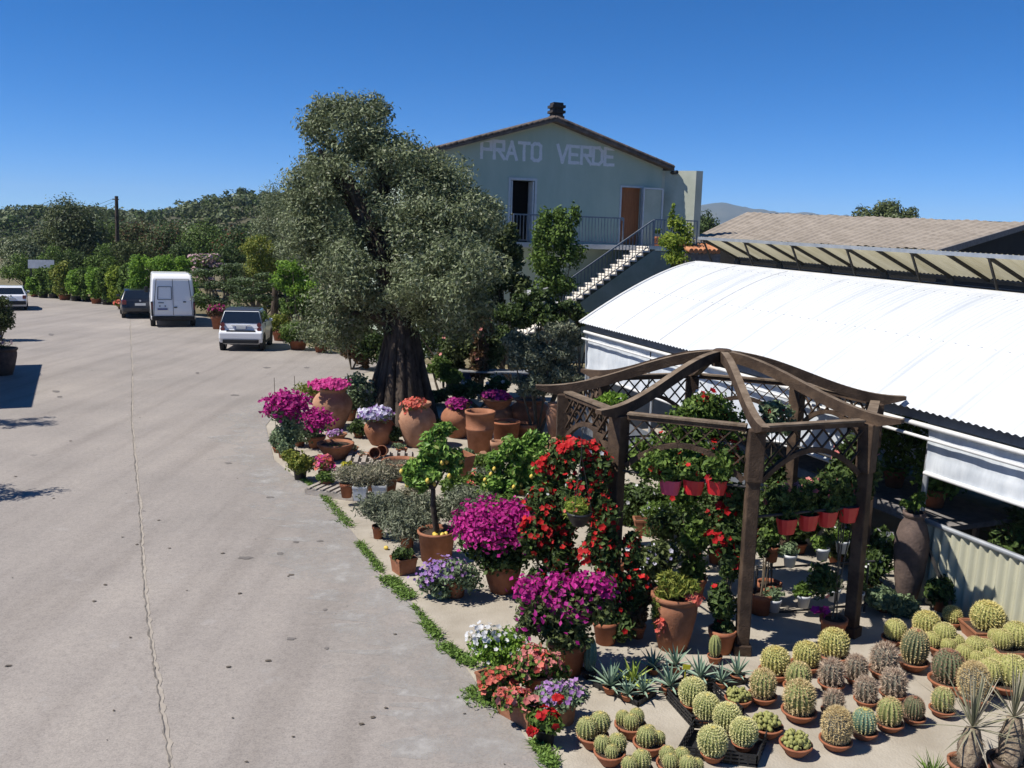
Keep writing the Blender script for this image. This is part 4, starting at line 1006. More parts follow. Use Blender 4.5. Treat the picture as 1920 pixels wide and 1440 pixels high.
# ============================================================ POTS
def pot_profile(kind, r, h):
    if kind == 'std': return [(0, 0), (.70 * r, 0), (.92 * r, .76 * h), (1.0 * r, .78 * h), (1.03 * r, h), (.90 * r, h), (.86 * r, .80 * h)], (.86 * r, .86 * h)
    if kind == 'tall': return [(0, 0), (.74 * r, 0), (.93 * r, .55 * h), (.97 * r, .56 * h), (.97 * r, .60 * h), (.94 * r, .61 * h), (.98 * r, .93 * h), (1.04 * r, .94 * h), (1.04 * r, h), (.92 * r, h), (.88 * r, .8 * h)], (.88 * r, .85 * h)
    if kind == 'bowl': return [(0, 0), (.50 * r, 0), (.55 * r, .08 * h), (.82 * r, .5 * h), (.96 * r, .82 * h), (1.02 * r, .83 * h), (1.03 * r, h), (.91 * r, h), (.86 * r, .78 * h)], (.86 * r, .86 * h)
    if kind == 'jar': return [(0, 0), (.52 * r, 0), (.60 * r, .06 * h), (.82 * r, .28 * h), (.96 * r, .46 * h), (1.0 * r, .58 * h), (.94 * r, .70 * h), (.80 * r, .80 * h), (.66 * r, .86 * h), (.62 * r, .90 * h), (.70 * r, .925 * h), (.75 * r, .96 * h), (.74 * r, h), (.60 * r, h), (.55 * r, .92 * h)], (.58 * r, .94 * h)
    if kind == 'urn': return [(0, 0), (.50 * r, 0), (.62 * r, .08 * h), (.86 * r, .32 * h), (1.0 * r, .58 * h), (.97 * r, .72 * h), (.78 * r, .86 * h), (.58 * r, .92 * h), (.56 * r, .95 * h), (.68 * r, .97 * h), (.68 * r, h), (.52 * r, h), (.48 * r, .93 * h)], (.5 * r, .95 * h)
    if kind == 'amphora': return [(0, 0), (.42 * r, 0), (.5 * r, .1 * h), (.8 * r, .42 * h), (1.0 * r, .68 * h), (.96 * r, .82 * h), (.74 * r, .91 * h), (.78 * r, .94 * h), (.86 * r, .96 * h), (.84 * r, h), (.68 * r, h), (.62 * r, .9 * h)], (.62 * r, .8 * h)
    if kind == 'belly': return [(0, 0), (.62 * r, 0), (.82 * r, .35 * h), (.96 * r, .68 * h), (.98 * r, .84 * h), (.92 * r, .88 * h), (1.0 * r, .90 * h), (1.06 * r, .95 * h), (1.04 * r, h), (.92 * r, h), (.86 * r, .85 * h)], (.88 * r, .9 * h)
    if kind == 'cyl': return [(0, 0), (.80 * r, 0), (.96 * r, .9 * h), (1.03 * r, .91 * h), (1.03 * r, h), (.93 * r, h), (.9 * r, .8 * h)], (.9 * r, .88 * h)
PM = {}
def add_pot(root, kind, r, h, mat='terracotta', loc=(0, 0, 0), soil=True, seg=24, rotz=0):
    if kind in ('rect', 'square'):
        a, b = (r, r * .42) if kind == 'rect' else (r, r); t = .06 * r + .008; k = .84
        V = []; ring = [(-1, -1), (1, -1), (1, 1), (-1, 1)]
        for fx, z, o in ((k, 0, 0), (1, h * .86, 0), (1.05, h * .87, 0), (1.05, h, 0), (1.05, h, t), (1, h * .8, t)):
            for sx, sy in ring: V.append((sx * (a * fx - o), sy * (b * fx - o), z))
        mb = MB(); mb.raw(V, [[4 * i + j, 4 * i + (j + 1) % 4, 4 * i + 4 + (j + 1) % 4, 4 * i + 4 + j] for i in range(5) for j in range(4)]); mb.raw(V[:4], [[3, 2, 1, 0]])
        p = mb.build('pot', MT[mat], root, loc, rotz)
        if soil:
            mb = MB(); mb.raw([(sx * (a - t), sy * (b - t), h * .84) for sx, sy in ring], [[0, 1, 2, 3]]); mb.build('soil', MT['soil'], p)
        return p
    key = (kind, round(r, 3), round(h, 3), mat, seg)
    prof, (sr, sz) = pot_profile(kind, r, h)
    if key not in PM: PM[key] = MB().lathe(prof, seg).mesh('pot', MT[mat])
    p = place(PM[key], 'pot', root, loc, rotz)
    if soil:
        k2 = ('soil', round(sr, 3))
        if k2 not in PM:
            th = np.arange(14) * 2 * pi / 14; mb = MB(); mb.raw(np.concatenate([[[0, 0, .01]], np.stack([cos_(th) * sr, sin_(th) * sr, 0 * th], 1)]), [[0, 1 + i, 1 + (i + 1) % 14] for i in range(14)], smooth=True); PM[k2] = mb.mesh('soil', MT['soil'])
        place(PM[k2], 'soil', p, (0, 0, sz))
    return p
cos_, sin_ = np.cos, np.sin
class Spot:
    """a standing place: ground point under photo pixel (x, y), with s metres per photo pixel there"""
    def __init__(s, x, y, z=0.0, dep_=None):
        s.p = P(x, y, z) if dep_ is None else PD(x, y, dep_); s.x, s.y = x, y; s.d = dep(s.p); s.s = s.d / F
    def at(s, x, y, dd=0.0): return PD(x, y, s.d + dd) - s.p
def planted(sp, lobes, root, leaf, n, ls, la=.5, fl=None, shell=.4, jit=.8, stem=None, name='foliage', kd=1.0, droop=0, clump=None, up=.18):
    """foliage (and flowers) filling photo-pixel ellipses lobes=[(x,y,rx,ry)] at the spot's distance"""
    s = sp.s; C_ = []; R__ = []; n = int(n * 1.5); ls *= 1.3 if sp.d < 16 else 1.15
    for lb in lobes:
        x, y, rx, ry = lb[:4]; dd = lb[4] if len(lb) > 4 else 0
        c = sp.at(x, y, dd); a, b = rx * s, ry * s
        cl = clump or .5
        k = 11 if clump is None else int(9 * (.42 / clump) ** 1.6)
        for d in dirs(k):
            q = rng.uniform(.2, 1) ** .5 * (1 - cl * .8); C_.append(c + d * [a * q, a * q * kd, b * q]); R__.append([a * cl, a * cl * kd, b * cl])
    p_, d_ = cloud(C_, R__, n, shell); lo_ = .01 if sp.p[2] < .05 else -5; p_ = p_[p_[:, 2] > lo_]; 
    k_ = rng.permutation(len(p_)); 
    p_, d_ = cloud(C_, R__, n, shell); ok = p_[:, 2] > lo_; p_, d_ = p_[ok], d_[ok]
    mb = MB(); mb.leaves(p_, d_ + [0, 0, up], ls, ls * la, jit=jit, droop=droop); fo = mb.build(name, G[leaf], root)
    if fl:
        for f in (fl if isinstance(fl, list) else [fl]):
            kind, nf, rad = f[:3]; opt = f[3] if len(f) > 3 else {}
            L = opt.get('lobes')
            if L:
                C2, R2 = [], []
                for x, y, rx, ry in L: C2.append(sp.at(x, y, opt.get('dd', -.03))); R2.append([rx * s, rx * s * kd, ry * s])
            else: C2, R2 = C_, [np.array(r) * 1.05 for r in R__]
            p_, d_ = cloud(C2, R2, nf * 3, opt.get('shell', .82)); cm = np.mean(C2, 0)
            sc = d_[:, 2] * opt.get('up', 1.0) - d_[:, 1] * .4 + rng.normal(size=len(p_)) * .35 + (p_[:, 2] - cm[2]) / (np.std(p_[:, 2]) + 1e-6) * .3 * opt.get('up', 1.0); 
            ix = np.argsort(-sc)[:nf]; ix = ix[p_[ix, 2] > lo_]
            mb = MB()
            if opt.get('leafy'): mb.leaves(p_[ix], d_[ix] + [0, -.2, .3], rad * 2, rad * 1.5, jit=.7)
            else: mb.petals(p_[ix], d_[ix] + [0, -.35, .35], rad, k=opt.get('k', 5), jit=.4)
            fo_ = mb.build('flowers', FL[kind], root)
            if nf >= 60: fo_['kind'] = 'stuff'
    if stem:
        mb = MB(); base = np.array(stem.get('base', (0, 0, 0.0)))
        for i in range(stem.get('n', 5)):
            c = C_[int(rng.integers(len(C_)))]; q = base + rng.normal(size=3) * [.02, .02, 0]; mb.tube([q, q * .4 + c * .6 + [0, 0, -.04], c], [stem.get('r', .008)] * 2 + [stem.get('r', .008) * .5], 5)
        mb.build('stems', MT['twig'], root)
    return fo
def potted(x, yb, pot, lobes, leaf, label, cat, n=900, ls=.05, la=.5, fl=None, name='potted_plant', group=None, stem=True, z=0.0, **kw):
    """pot = (kind, radius px, height px, material); base of the pot stands at photo pixel (x, yb)"""
    sp = Spot(x, yb, z); kind, rp, hp_, mat = pot; r, h = rp * sp.s, hp_ * sp.s * 1.04
    if z == 0: sp.p = sp.p + np.array([0, r * .7, .004])
    root = empty(name, sp.p, label, cat, group)
    add_pot(root, kind, r, h, mat, rotz=kw.pop('rot', 0))
    if lobes: planted(sp, lobes, root, leaf, n, ls, la, fl, stem=dict(base=(0, 0, h * .85), n=6, r=.006) if stem else None, **kw)
    return root, sp
# ---------------------------------------------------------------- flowers and shrubs along the road edge
potted(545, 868, ('std', 15, 18, 'terracotta'), [(536, 768, 34, 24), (540, 800, 30, 26), (536, 832, 26, 22)], 'sage', 'tall magenta bougainvillea at the tip of the display, nearest the road', 'bougainvillea', 1500, .075, .6, [('magenta', 800, .05, dict(lobes=[(538, 762, 38, 24), (515, 785, 17, 26), (552, 775, 26, 20)], leafy=1))], name='bougainvillea')
potted(590, 842, ('std', 18, 22, 'terracotta'), [(588, 800, 30, 22), (580, 815, 22, 16)], 'sage', 'smaller magenta bougainvillea in a terracotta pot in front of the big round jar', 'bougainvillea', 800, .06, .6, [('magenta', 500, .045, dict(lobes=[(588, 795, 33, 24)], leafy=1))], name='bougainvillea')
potted(618, 808, ('jar', 38, 76, 'terracotta_pale'), [(620, 726, 32, 7)], 'mid', 'biggest round terracotta jar, topped with bright pink flowers', 'terracotta jar', 260, .06, .5, [('pink', 320, .05, dict(lobes=[(620, 722, 34, 9)]))], name='terracotta_jar', stem=False)
potted(628, 828, ('bowl', 20, 12, 'terracotta'), [(628, 813, 18, 8)], 'sage', 'low bowl of small pale pink flowers behind the wide empty bowl', 'flower bowl', 200, .04, .5, [('lilac', 150, .025)], stem=False)
potted(625, 866, ('bowl', 34, 30, 'terracotta'), [(628, 838, 18, 5)], 'mid', 'wide shallow terracotta bowl with a few sprouts, left of the pallet', 'terracotta bowl', 90, .05, .3, name='terracotta_bowl', stem=False)
potted(709, 838, ('jar', 30, 52, 'terracotta'), [(706, 782, 33, 20)], 'sage', 'terracotta jar under a dome of white and violet petunias', 'terracotta jar', 700, .045, .6, [('violetwhite', 260, .045), ('violet', 170, .042)], name='terracotta_jar', stem=False)
potted(779, 842, ('jar', 36, 82, 'terracotta_pale'), [(778, 758, 30, 14), (765, 775, 10, 18)], 'mid', 'terracotta jar with coral red geraniums hanging over its neck', 'terracotta jar', 420, .05, .7, [('coral', 300, .042)], name='terracotta_jar', stem=False)
potted(856, 824, ('jar', 32, 62, 'terracotta'), [(855, 760, 24, 13)], 'dark', 'shaded terracotta jar with dark magenta flowers under the olive tree', 'terracotta jar', 300, .05, .5, [('purple', 260, .045)], name='terracotta_jar', stem=False)
r_, sp_ = potted(932, 806, ('jar', 34, 46, 'terracotta_pale'), None, None, 'shaded broad jar carrying a bowl of purple petunias', 'terracotta jar', name='terracotta_jar')
potted(932, 766, ('bowl', 30, 20, 'terracotta'), [(932, 742, 28, 9)], 'dark', 'bowl of purple petunias standing on top of the broad shaded jar', 'flower bowl', 260, .045, .5, [('purple', 330, .045)], stem=False, z=sp_.p[2] + 46 * sp_.s * 1.04)
potted(993, 808, ('jar', 40, 54, 'terracotta'), None, None, 'squat dark terracotta jar in the shade left of the pergola, without flowers', 'terracotta jar', name='terracotta_jar')
potted(984, 832, ('std', 22, 34, 'terracotta'), None, None, 'small plain pot in the shade in front of the squat dark jar', 'terracotta pot', name='terracotta_pot')
potted(898, 852, ('tall', 28, 76, 'terracotta'), None, None, 'tall banded terracotta cylinder standing in the middle of the pots', 'terracotta pot', name='terracotta_pot')
potted(948, 838, ('cyl', 27, 44, 'terracotta_red'), None, None, 'open oval terracotta pot just right of the tall banded cylinder', 'terracotta pot', name='terracotta_pot')
potted(932, 868, ('std', 14, 38, 'terracotta_pale'), None, None, 'slim pale terracotta pot partly behind lemon leaves, below the open oval pot', 'terracotta pot', name='terracotta_pot')
potted(1038, 836, ('amphora', 16, 76, 'terracotta_pale'), None, None, 'slender terracotta amphora beside the left corner post of the pergola', 'amphora', name='amphora')
# leaning tile and wedge planter, face plaque
def slab(x, y, poly, thick, mat, label, cat, name, lean=.25, yaw=0):
    sp = Spot(x, y); root = empty(name, sp.p, label, cat, rotz=yaw); mb = MB(); s = sp.s
    pts = [(px * s, -pz * s * sin(lean) * -1, pz * s * cos(lean)) for px, pz in poly]
    mb.prism(pts, (0, thick, 0)); bevel(mb.build('slab', MT[mat], root), .012, 2); return root
slab(906, 874, [(-16, 0), (17, 0), (16, 8), (12, 16), (9, 24), (2, 29), (-6, 28), (-10, 22), (-17, 18), (-15, 8)], .04, 'terracotta_pale', 'flat pale terracotta wall plaque leaning at the foot of the tall cylinder', 'wall plaque', 'wall_plaque', .5)
slab(1030, 872, [(-18, 0), (12, 0), (16, 30), (12, 52), (4, 50), (-8, 34)], .10, 'terracotta_pale', 'sunlit broken jar half leaning beside the left pergola post', 'jar shard', 'jar_shard', .35)
sp = Spot(872, 915); root = empty('wedge_planter', sp.p, 'wedge shaped terracotta wall planter with an open triangular top', 'wall planter', rotz=.35); s = sp.s
mb = MB(); T_ = np.array([(-22 * s, 0, 56 * s), (20 * s, 0, 62 * s), (4 * s, .34, 66 * s)]); B_ = np.array([(-4 * s, .06, 0), (6 * s, .06, 0), (3 * s, .14, 0)])
mb.raw(np.concatenate([B_, T_, T_ * .86 + T_.mean(0) * .14 - [0, 0, .0], T_ * .7 + T_.mean(0) * .3 - [0, 0, .12]]), [[0, 1, 4, 3], [1, 2, 5, 4], [2, 0, 3, 5], [3, 4, 7, 6], [4, 5, 8, 7], [5, 3, 6, 8], [6, 7, 10, 9], [7, 8, 11, 10], [8, 6, 9, 11]]); mb.raw(np.concatenate([B_, T_ * .7 + T_.mean(0) * .3 - [0, 0, .12]]), [[0, 2, 1], [3, 4, 5]]); mb.build('planter_body', MT['terracotta'], root)
potted(748, 906, ('bowl', 36, 36, 'terracotta'), [(755, 868, 20, 6)], 'thorn', 'wide terracotta bowl behind the lemon tree, on the right end of the pallet', 'terracotta bowl', 110, .06, .25, name='terracotta_bowl', stem=False)
# pallets
def pallet(x, y, L, Wd, rot, label, hgt=.14):
    p = P(x, y); root = empty('pallet', p + [0, 0, .0], label, 'pallet', rotz=rot)
    n = 9; mb = MB(); mb.box((0, 0, hgt - .012), (L / n * .55, Wd, .022)); sm_ = mb.mesh('slat', MT['wood_grey'])
    for i in range(n): place(sm_, 'slat', root, (-L / 2 + L * (i + .5) / n, 0, rng.uniform(-.003, .003)))
    mb = MB(); mb.box((0, 0, (hgt - .03) / 2), (L, .09, hgt - .03)); bm_ = mb.mesh('bearer', MT['wood_grey'])
    for k in (-1, 0, 1): place(bm_, 'bearer', root, (0, k * (Wd / 2 - .05), 0))
    return root
pallet(712, 868, 1.3, .95, .1, 'weathered pale pallet under the small stacked pots, behind the thorny plants')
pallet(650, 925, 1.15, .8, -.35, 'low grey pallet at the road edge carrying small pots of thorny plants')
for i, (x, y, ang, lb) in enumerate([(700, 858, .3, 'small terracotta pot lying on its side, left one of the two behind the pallet slats'), (722, 854, -.2, 'small terracotta pot lying on its side, right one of the two behind the pallet slats')]):
    p = P(x, y, .14); root = empty('terracotta_pot', p + [0, 0, .1], lb, 'terracotta pot'); add_pot(root, 'std', .11, .2, 'terracotta', soil=False); root.rotation_euler = (R_(80), 0, ang)
potted(680, 866, ('std', 11, 14, 'terracotta_pale'), [(680, 848, 9, 5)], 'thorn', 'small pale pot at the left end of the weathered pallet', 'terracotta pot', 40, .04, name='terracotta_pot', stem=False)
potted(752, 856, ('std', 11, 14, 'terracotta'), [(748, 836, 14, 6)], 'sage', 'small pot of grey-green sprouts behind the weathered pallet, below the coral geranium jar', 'potted plant', 90, .05, stem=False)
TH = 'pots of thorny plants on the low grey pallet'
for x, y, kind, mat, lb in [(650, 932, 'std', 'terracotta_red', 'red-brown pot of thorny plants at the left of the low grey pallet'), (676, 936, 'square', 'white_plastic', 'left white pot of pale thorny plants on the low grey pallet'), (712, 934, 'square', 'white_plastic', 'right white pot of pale thorny plants on the low grey pallet'), (694, 918, 'std', 'terracotta', 'terracotta pot of thorny plants behind the two white pots'), (732, 922, 'std', 'terracotta', 'thorny plant in a terracotta pot nearest the lemon tree trunk')]:
    potted(x, y, (kind, 13, 26, mat), [(x, y - 42, 30, 20), (x + 6, y - 32, 22, 14)], 'thorn', lb, 'thorny plant', 620, .07, .16, group=TH, z=.14, jit=1.5)
potted(612, 922, ('std', 13, 20, 'terracotta_red'), [(608, 892, 20, 10), (620, 896, 12, 8)], 'mid', 'small terracotta pot of bright green leaves at the road edge, left of the low pallet', 'potted plant', 420, .06, .5)
potted(561, 902, ('cyl', 13, 24, 'black_plastic'), [(560, 864, 32, 22), (545, 855, 18, 14), (580, 870, 16, 14)], 'yellowgreen', 'bushy green shrub in a black plastic pot at the road edge', 'potted shrub', 1500, .055, .55)
potted(530, 860, ('std', 12, 24, 'terracotta_pale'), [(530, 840, 14, 8)], 'dark', 'half hidden pale terracotta pot at the very edge of the road', 'terracotta pot', 160, .05, .5)
potted(608, 902, ('std', 13, 16, 'terracotta'), [(605, 870, 20, 14), (618, 878, 14, 12)], 'mid', 'pink geranium beside the black potted shrub', 'geranium', 380, .05, .7, [('coral', 60, .05), ('pink', 45, .05), ('salmon', 45, .05)], name='geranium')
potted(655, 900, ('std', 14, 16, 'terracotta_red'), [(652, 872, 16, 9)], 'yellowgreen', 'small plant with a yellow flower behind the thorny plants', 'potted plant', 160, .06, .3, [('yellow', 6, .05)])
DG = 'low leafy plants filling the gaps between the terracotta jars'  # the dark-leaved ones are added to stand in for shadow between the jars
for i, (x, y, lob, lf, lb) in enumerate([(672, 822, [(668, 800, 18, 14), (680, 808, 14, 12)], 'dark', 'low dark plant added as shade between the big round jar and the petunia jar'), (744, 838, [(742, 812, 14, 16)], 'dark', 'low dark plant added as shade between the petunia jar and the coral geranium jar'), (826, 836, [(824, 812, 16, 18), (820, 795, 12, 12)], 'dark', 'low dark plant added as shade between the coral geranium jar and the shaded magenta jar'), (560, 838, [(556, 815, 22, 18)], 'sage', 'green plant under the two leftmost bougainvilleas'), (520, 850, [(518, 822, 14, 22)], 'sage', 'green foliage at the outermost tip of the display'), (700, 905, [(690, 885, 30, 12), (660, 880, 24, 12)], 'thorn', 'spread of pale thorny twigs behind the low grey pallet'), (660, 850, [(656, 838, 12, 8)], 'thorn', 'pale sprouts beside the wide empty bowl'), (880, 870, [(878, 850, 14, 12)], 'sage', 'small grey plant at the foot of the tall banded cylinder'), (1005, 850, [(1000, 830, 22, 20)], 'dark', 'dark plant added as shade left of the slender amphora'), (960, 850, [(965, 838, 18, 14)], 'lemonleaf', 'light green shoots in front of the open oval pot')]):
    potted(x, y, ('std', 11, 10, 'terracotta_red'), lob, lf, lb, 'potted plant', 700, .06, .5, group=DG)
# thin canes standing in the tip bed
for x, yb_, yt in ((518, 850, 708), (556, 848, 705)):
    sp = Spot(x, yb_); root = empty('cane', sp.p, 'thin cane standing in the leftmost bougainvillea, %s one' % ('left' if x < 530 else 'right'), 'cane'); mb = MB(); mb.tube([(0, 0, 0), sp.at(x - 4, yt)], .006, 5); mb.build('stick', MT['twig'], root)
potted(652, 790, ('std', 16, 22, 'terracotta'), [(672, 722, 34, 24), (660, 755, 30, 30), (690, 745, 24, 30)], 'sage', 'leafy green shrub between the big round jar and the olive trunk', 'potted shrub', 1600, .085, .6, [('white', 24, .05)])
potted(592, 755, ('std', 14, 18, 'terracotta'), [(575, 730, 26, 14), (600, 728, 16, 10)], 'yellowgreen', 'low brownish green shrub behind the leftmost bougainvillea', 'potted shrub', 500, .07, .5)
# ---------------------------------------------------------------- olive saplings
SG = 'olive saplings in small terracotta pots'
for x, yb_, pr, ph, cy, rx, ry, lb in [(708, 1012, 12, 24, 955, 34, 20, 'olive sapling in a small pot standing alone at the left of the sapling row'), (762, 1034, 15, 30, 975, 42, 34, 'olive sapling in the larger pot left of the lemon tree pot'), (742, 1008, 12, 28, 965, 26, 26, 'olive sapling in a dark pot just behind the larger sapling pot'), (862, 1000, 12, 24, 950, 40, 30, 'olive sapling behind the lemon tree, to the right of its trunk'), (790, 1000, 11, 22, 955, 28, 26, 'olive sapling directly behind the lemon tree trunk'), (905, 985, 12, 24, 945, 32, 26, 'olive sapling behind the left edge of the big magenta bougainvillea')]:
    potted(x, yb_, ('std', pr, ph, 'terracotta_red' if 'dark' not in lb else 'black_plastic'), [(x, cy - 4, rx * 1.4, ry * 1.25), (x + 8, cy + 12, rx * 1.2, ry * .9)], 'grey', lb, 'olive sapling', 1900, .062, .26, name='olive_sapling', group=SG, jit=1.1)
# ---------------------------------------------------------------- lemon trees
def lemon(x, yb_, pot, trunk, lobes, label, nl, n=2600):
    root, sp = potted(x, yb_, pot, None, None, label, 'lemon tree', name='lemon_tree')
    h = pot[2] * sp.s * .85 if pot else 0
    mb = MB(); q = [np.array([0, 0, h])] + [sp.at(a, b) for a, b in trunk]; mb.tube(q, np.linspace(.05, .032, len(q)), 9, wob=.06)
    for lb in lobes:
        e = sp.at(lb[0], lb[1]); mb.tube([q[-1], q[-1] * .4 + e * .6, e], [.022, .014, .006], 5)
    mb.build('trunk', MT['bark'], root)
    planted(sp, lobes, root, 'lemonleaf', n, .085, .45, clump=.32, up=.5)
    C_ = np.array([sp.at(a, b) for a, b, _, _ in lobes]); 
    for i in range(nl):
        lb = lobes[int(rng.integers(len(lobes)))]; d = dirs(1)[0]; d[1] = -abs(d[1]); c = sp.at(lb[0], lb[1]) + d * [lb[2] * sp.s, lb[2] * sp.s, lb[3] * sp.s]; c[2] = min(c[2], sp.at(0, lobes[0][1])[2])
        mb = MB(); mb.lathe([(0, -.042), (.012, -.036), (.026, -.018), (.03, 0), (.025, .02), (.01, .036), (0, .04)], 10); mb.build('lemon', MT['lemon'], root, c)
    return root, sp
LT, LS = lemon(816, 1058, ('cyl', 36, 56, 'terracotta'), [(818, 990), (812, 950), (812, 918)], [(815, 840, 36, 34), (828, 808, 26, 20), (800, 880, 38, 30), (845, 865, 30, 30), (790, 905, 28, 24), (770, 890, 18, 20)], 'lemon tree in a wide terracotta pot with fallen lemons on its soil', 12, 3000)
for i, (dx, dy) in enumerate([(-.02, -.12), (.05, -.09), (.09, -.13), (.13, -.08), (.0, -.17)]):
    mb = MB(); mb.lathe([(0, -.042), (.012, -.036), (.028, -.018), (.032, 0), (.026, .02), (.01, .036), (0, .042)], 10)
    o = mb.build('lemon', MT['lemon'], None, LS.p + [dx, dy, 56 * LS.s * .90 + .035]); o.rotation_euler = (1.3, .4 * i, i * 1.1)
    tag(o, 'ripe lemon fallen on the soil of the lemon tree pot', 'lemon', 'fallen lemons on the pot soil')
for i, (x, y, lb) in enumerate([(724, 1031, 'yellow lemon lying on the pavement near the road edge left of the pots')]):
    mb = MB(); mb.lathe([(0, -.042), (.012, -.036), (.028, -.018), (.032, 0), (.026, .02), (.01, .036), (0, .042)], 10); o = mb.build('lemon', MT['lemon'], None, P(x, y) + [0, 0, .03]); o.rotation_euler = (1.4, 0, .7); tag(o, lb, 'lemon')
lemon(965, 985, ('cyl', 28, 36, 'terracotta'), [(968, 950), (965, 915)], [(960, 850, 40, 34), (1000, 830, 30, 26), (930, 870, 26, 26), (985, 880, 36, 30), (945, 905, 40, 30), (1005, 915, 30, 30), (915, 930, 30, 22)], 'second lemon tree, bushy, between the pergola and the first lemon tree', 12, 4200)
potted(880, 945, ('std', 16, 22, 'terracotta'), [(890, 905, 32, 24), (915, 925, 26, 20)], 'mid', 'low shrub with orange tinged leaves below the wedge planter', 'potted shrub', 900, .065, .5, [('coral', 22, .03)])
potted(905, 930, ('std', 15, 20, 'terracotta'), [(905, 895, 30, 22), (930, 910, 26, 20)], 'grey', 'grey lavender-like bush between the wedge planter and the second lemon tree', 'potted shrub', 900, .06, .3)
potted(955, 1010, ('std', 16, 22, 'terracotta_red'), [(950, 950, 40, 22), (925, 965, 30, 22)], 'mid', 'leafy shrub directly above the big magenta bougainvillea dome', 'potted shrub', 1300, .07, .5)
potted(1000, 925, ('std', 15, 20, 'terracotta'), [(1005, 880, 30, 34), (990, 900, 30, 26)], 'lemonleaf', 'light green leafy bush touching the left pergola post', 'potted shrub', 1300, .075, .45)
potted(1000, 1000, ('std', 18, 24, 'terracotta'), [(985, 960, 36, 24), (1010, 945, 24, 22)], 'dark', 'dark leafy shrub with white blossoms behind the big magenta bougainvillea', 'potted shrub', 900, .07, .5, [('white', 40, .035)])
FG = 'leafy plants crowded between the lemon trees and the pergola'
for x, y, pr, lob, lf, fl, lb in [(870, 975, 13, [(872, 935, 34, 26)], 'grey', None, 'silvery bush right of the lemon tree trunk'), (925, 975, 14, [(930, 930, 34, 30), (910, 945, 26, 22)], 'mid', ('coral', 14, .03), 'green bush with a few orange flowers left of the second lemon tree pot'), (1020, 960, 14, [(1015, 910, 34, 36)], 'lemonleaf', None, 'light green bush between the second lemon tree and the red climber'), (980, 930, 13, [(975, 890, 40, 24)], 'mid', ('white', 16, .035), 'green bush with white flowers behind the second lemon tree trunk'), (900, 900, 12, [(905, 868, 28, 18)], 'mid', None, 'small leafy bush right of the wedge planter'), (1012, 885, 12, [(1005, 855, 26, 20)], 'lemonleaf', None, 'bright shoots below the slender amphora'), (840, 960, 12, [(850, 915, 26, 26)], 'mid', None, 'green bush touching the right side of the lemon tree crown'), (775, 955, 12, [(778, 925, 30, 22)], 'thorn', None, 'pale twiggy bush left of the lemon tree trunk'), (735, 968, 12, [(735, 938, 30, 18)], 'grey', None, 'grey leaved bush between the low pallet and the olive saplings'), (965, 1040, 14, [(1000, 1040, 30, 40)], 'dark', ('red', 16, .04), 'dark bush with red flowers wedged between magenta dome and red climber')]:
    potted(x, y, ('std', pr, pr * 1.5, 'terracotta_red'), lob, lf, lb, 'potted plant', 900, .07 if lf != 'thorn' else .08, .45 if lf not in ('thorn', 'grey') else .22, fl, group=FG)
# ---------------------------------------------------------------- foreground flowers
potted(755, 1078, ('square', 19, 30, 'terracotta'), [(756, 1038, 20, 12), (745, 1042, 12, 9)], 'dark', 'square terracotta pot with a low dark green plant, at the pavement edge', 'potted plant', 420, .05, .55, rot=.6)
potted(852, 1124, ('std', 23, 34, 'terracotta'), [(850, 1072, 46, 28), (815, 1085, 34, 26), (880, 1080, 34, 32), (830, 1105, 26, 16), (800, 1098, 20, 14)], 'sage', 'wide mound of lilac petunias spilling over a low pot in front of the bougainvillea', 'petunias', 2300, .042, .6, [('lilac', 130, .028), ('violet', 110, .026, dict(lobes=[(805, 1090, 30, 26), (830, 1070, 34, 22)], shell=.7))], name='petunias')
potted(941, 1118, ('belly', 36, 56, 'terracotta_red'), [(930, 1000, 66, 40), (975, 985, 46, 30), (895, 1010, 40, 36), (940, 1040, 62, 32), (1000, 1010, 36, 36)], 'dark', 'big dome of bright magenta bougainvillea in a brown pot beside the lemon tree', 'bougainvillea', 2600, .06, .6, [('magenta', 2300, .034, dict(lobes=[(930, 988, 72, 42), (975, 975, 48, 28), (890, 1000, 42, 36), (1005, 1000, 34, 34), (935, 1010, 70, 32)], leafy=1, shell=.75))], name='bougainvillea')
potted(1064, 1272, ('std', 40, 64, 'terracotta_red'), [(1060, 1130, 84, 44), (1010, 1130, 52, 44), (1115, 1125, 50, 44), (1060, 1175, 74, 34), (1000, 1170, 40, 22)], 'darkolive', 'nearest magenta bougainvillea, in patches of bloom, in front of the climbing red flowers', 'bougainvillea', 3600, .055, .6, [('magenta', 460, .034, dict(lobes=[(992, 1112, 30, 26), (1042, 1140, 26, 22), (1085, 1150, 24, 18), (1105, 1092, 38, 12), (1045, 1092, 22, 10), (1135, 1118, 14, 12)], leafy=1, shell=.7, dd=-.15)), ('purple', 150, .03, dict(lobes=[(1060, 1140, 90, 55), (1000, 1175, 40, 20)], leafy=1, shell=.8))], name='bougainvillea')
potted(935, 1258, ('bowl', 34, 34, 'white_plastic'), [(935, 1208, 52, 30), (900, 1215, 26, 30), (965, 1215, 30, 30), (935, 1235, 46, 18)], 'bright', 'mound of white petunias at the pavement edge', 'petunias', 2600, .038, .6, [('white', 80, .026), ('white', 60, .028, dict(lobes=[(893, 1212, 22, 40), (912, 1188, 30, 14)], shell=.6))], name='petunias')
potted(1008, 1310, ('std', 30, 42, 'terracotta_red'), [(1012, 1240, 46, 28), (980, 1258, 34, 26), (1040, 1255, 30, 26)], 'mid', 'bush of salmon pink geraniums behind the coral flower boxes', 'geranium', 1500, .045, .7, [('salmon', 190, .032), ('coral', 60, .032)], name='geranium')
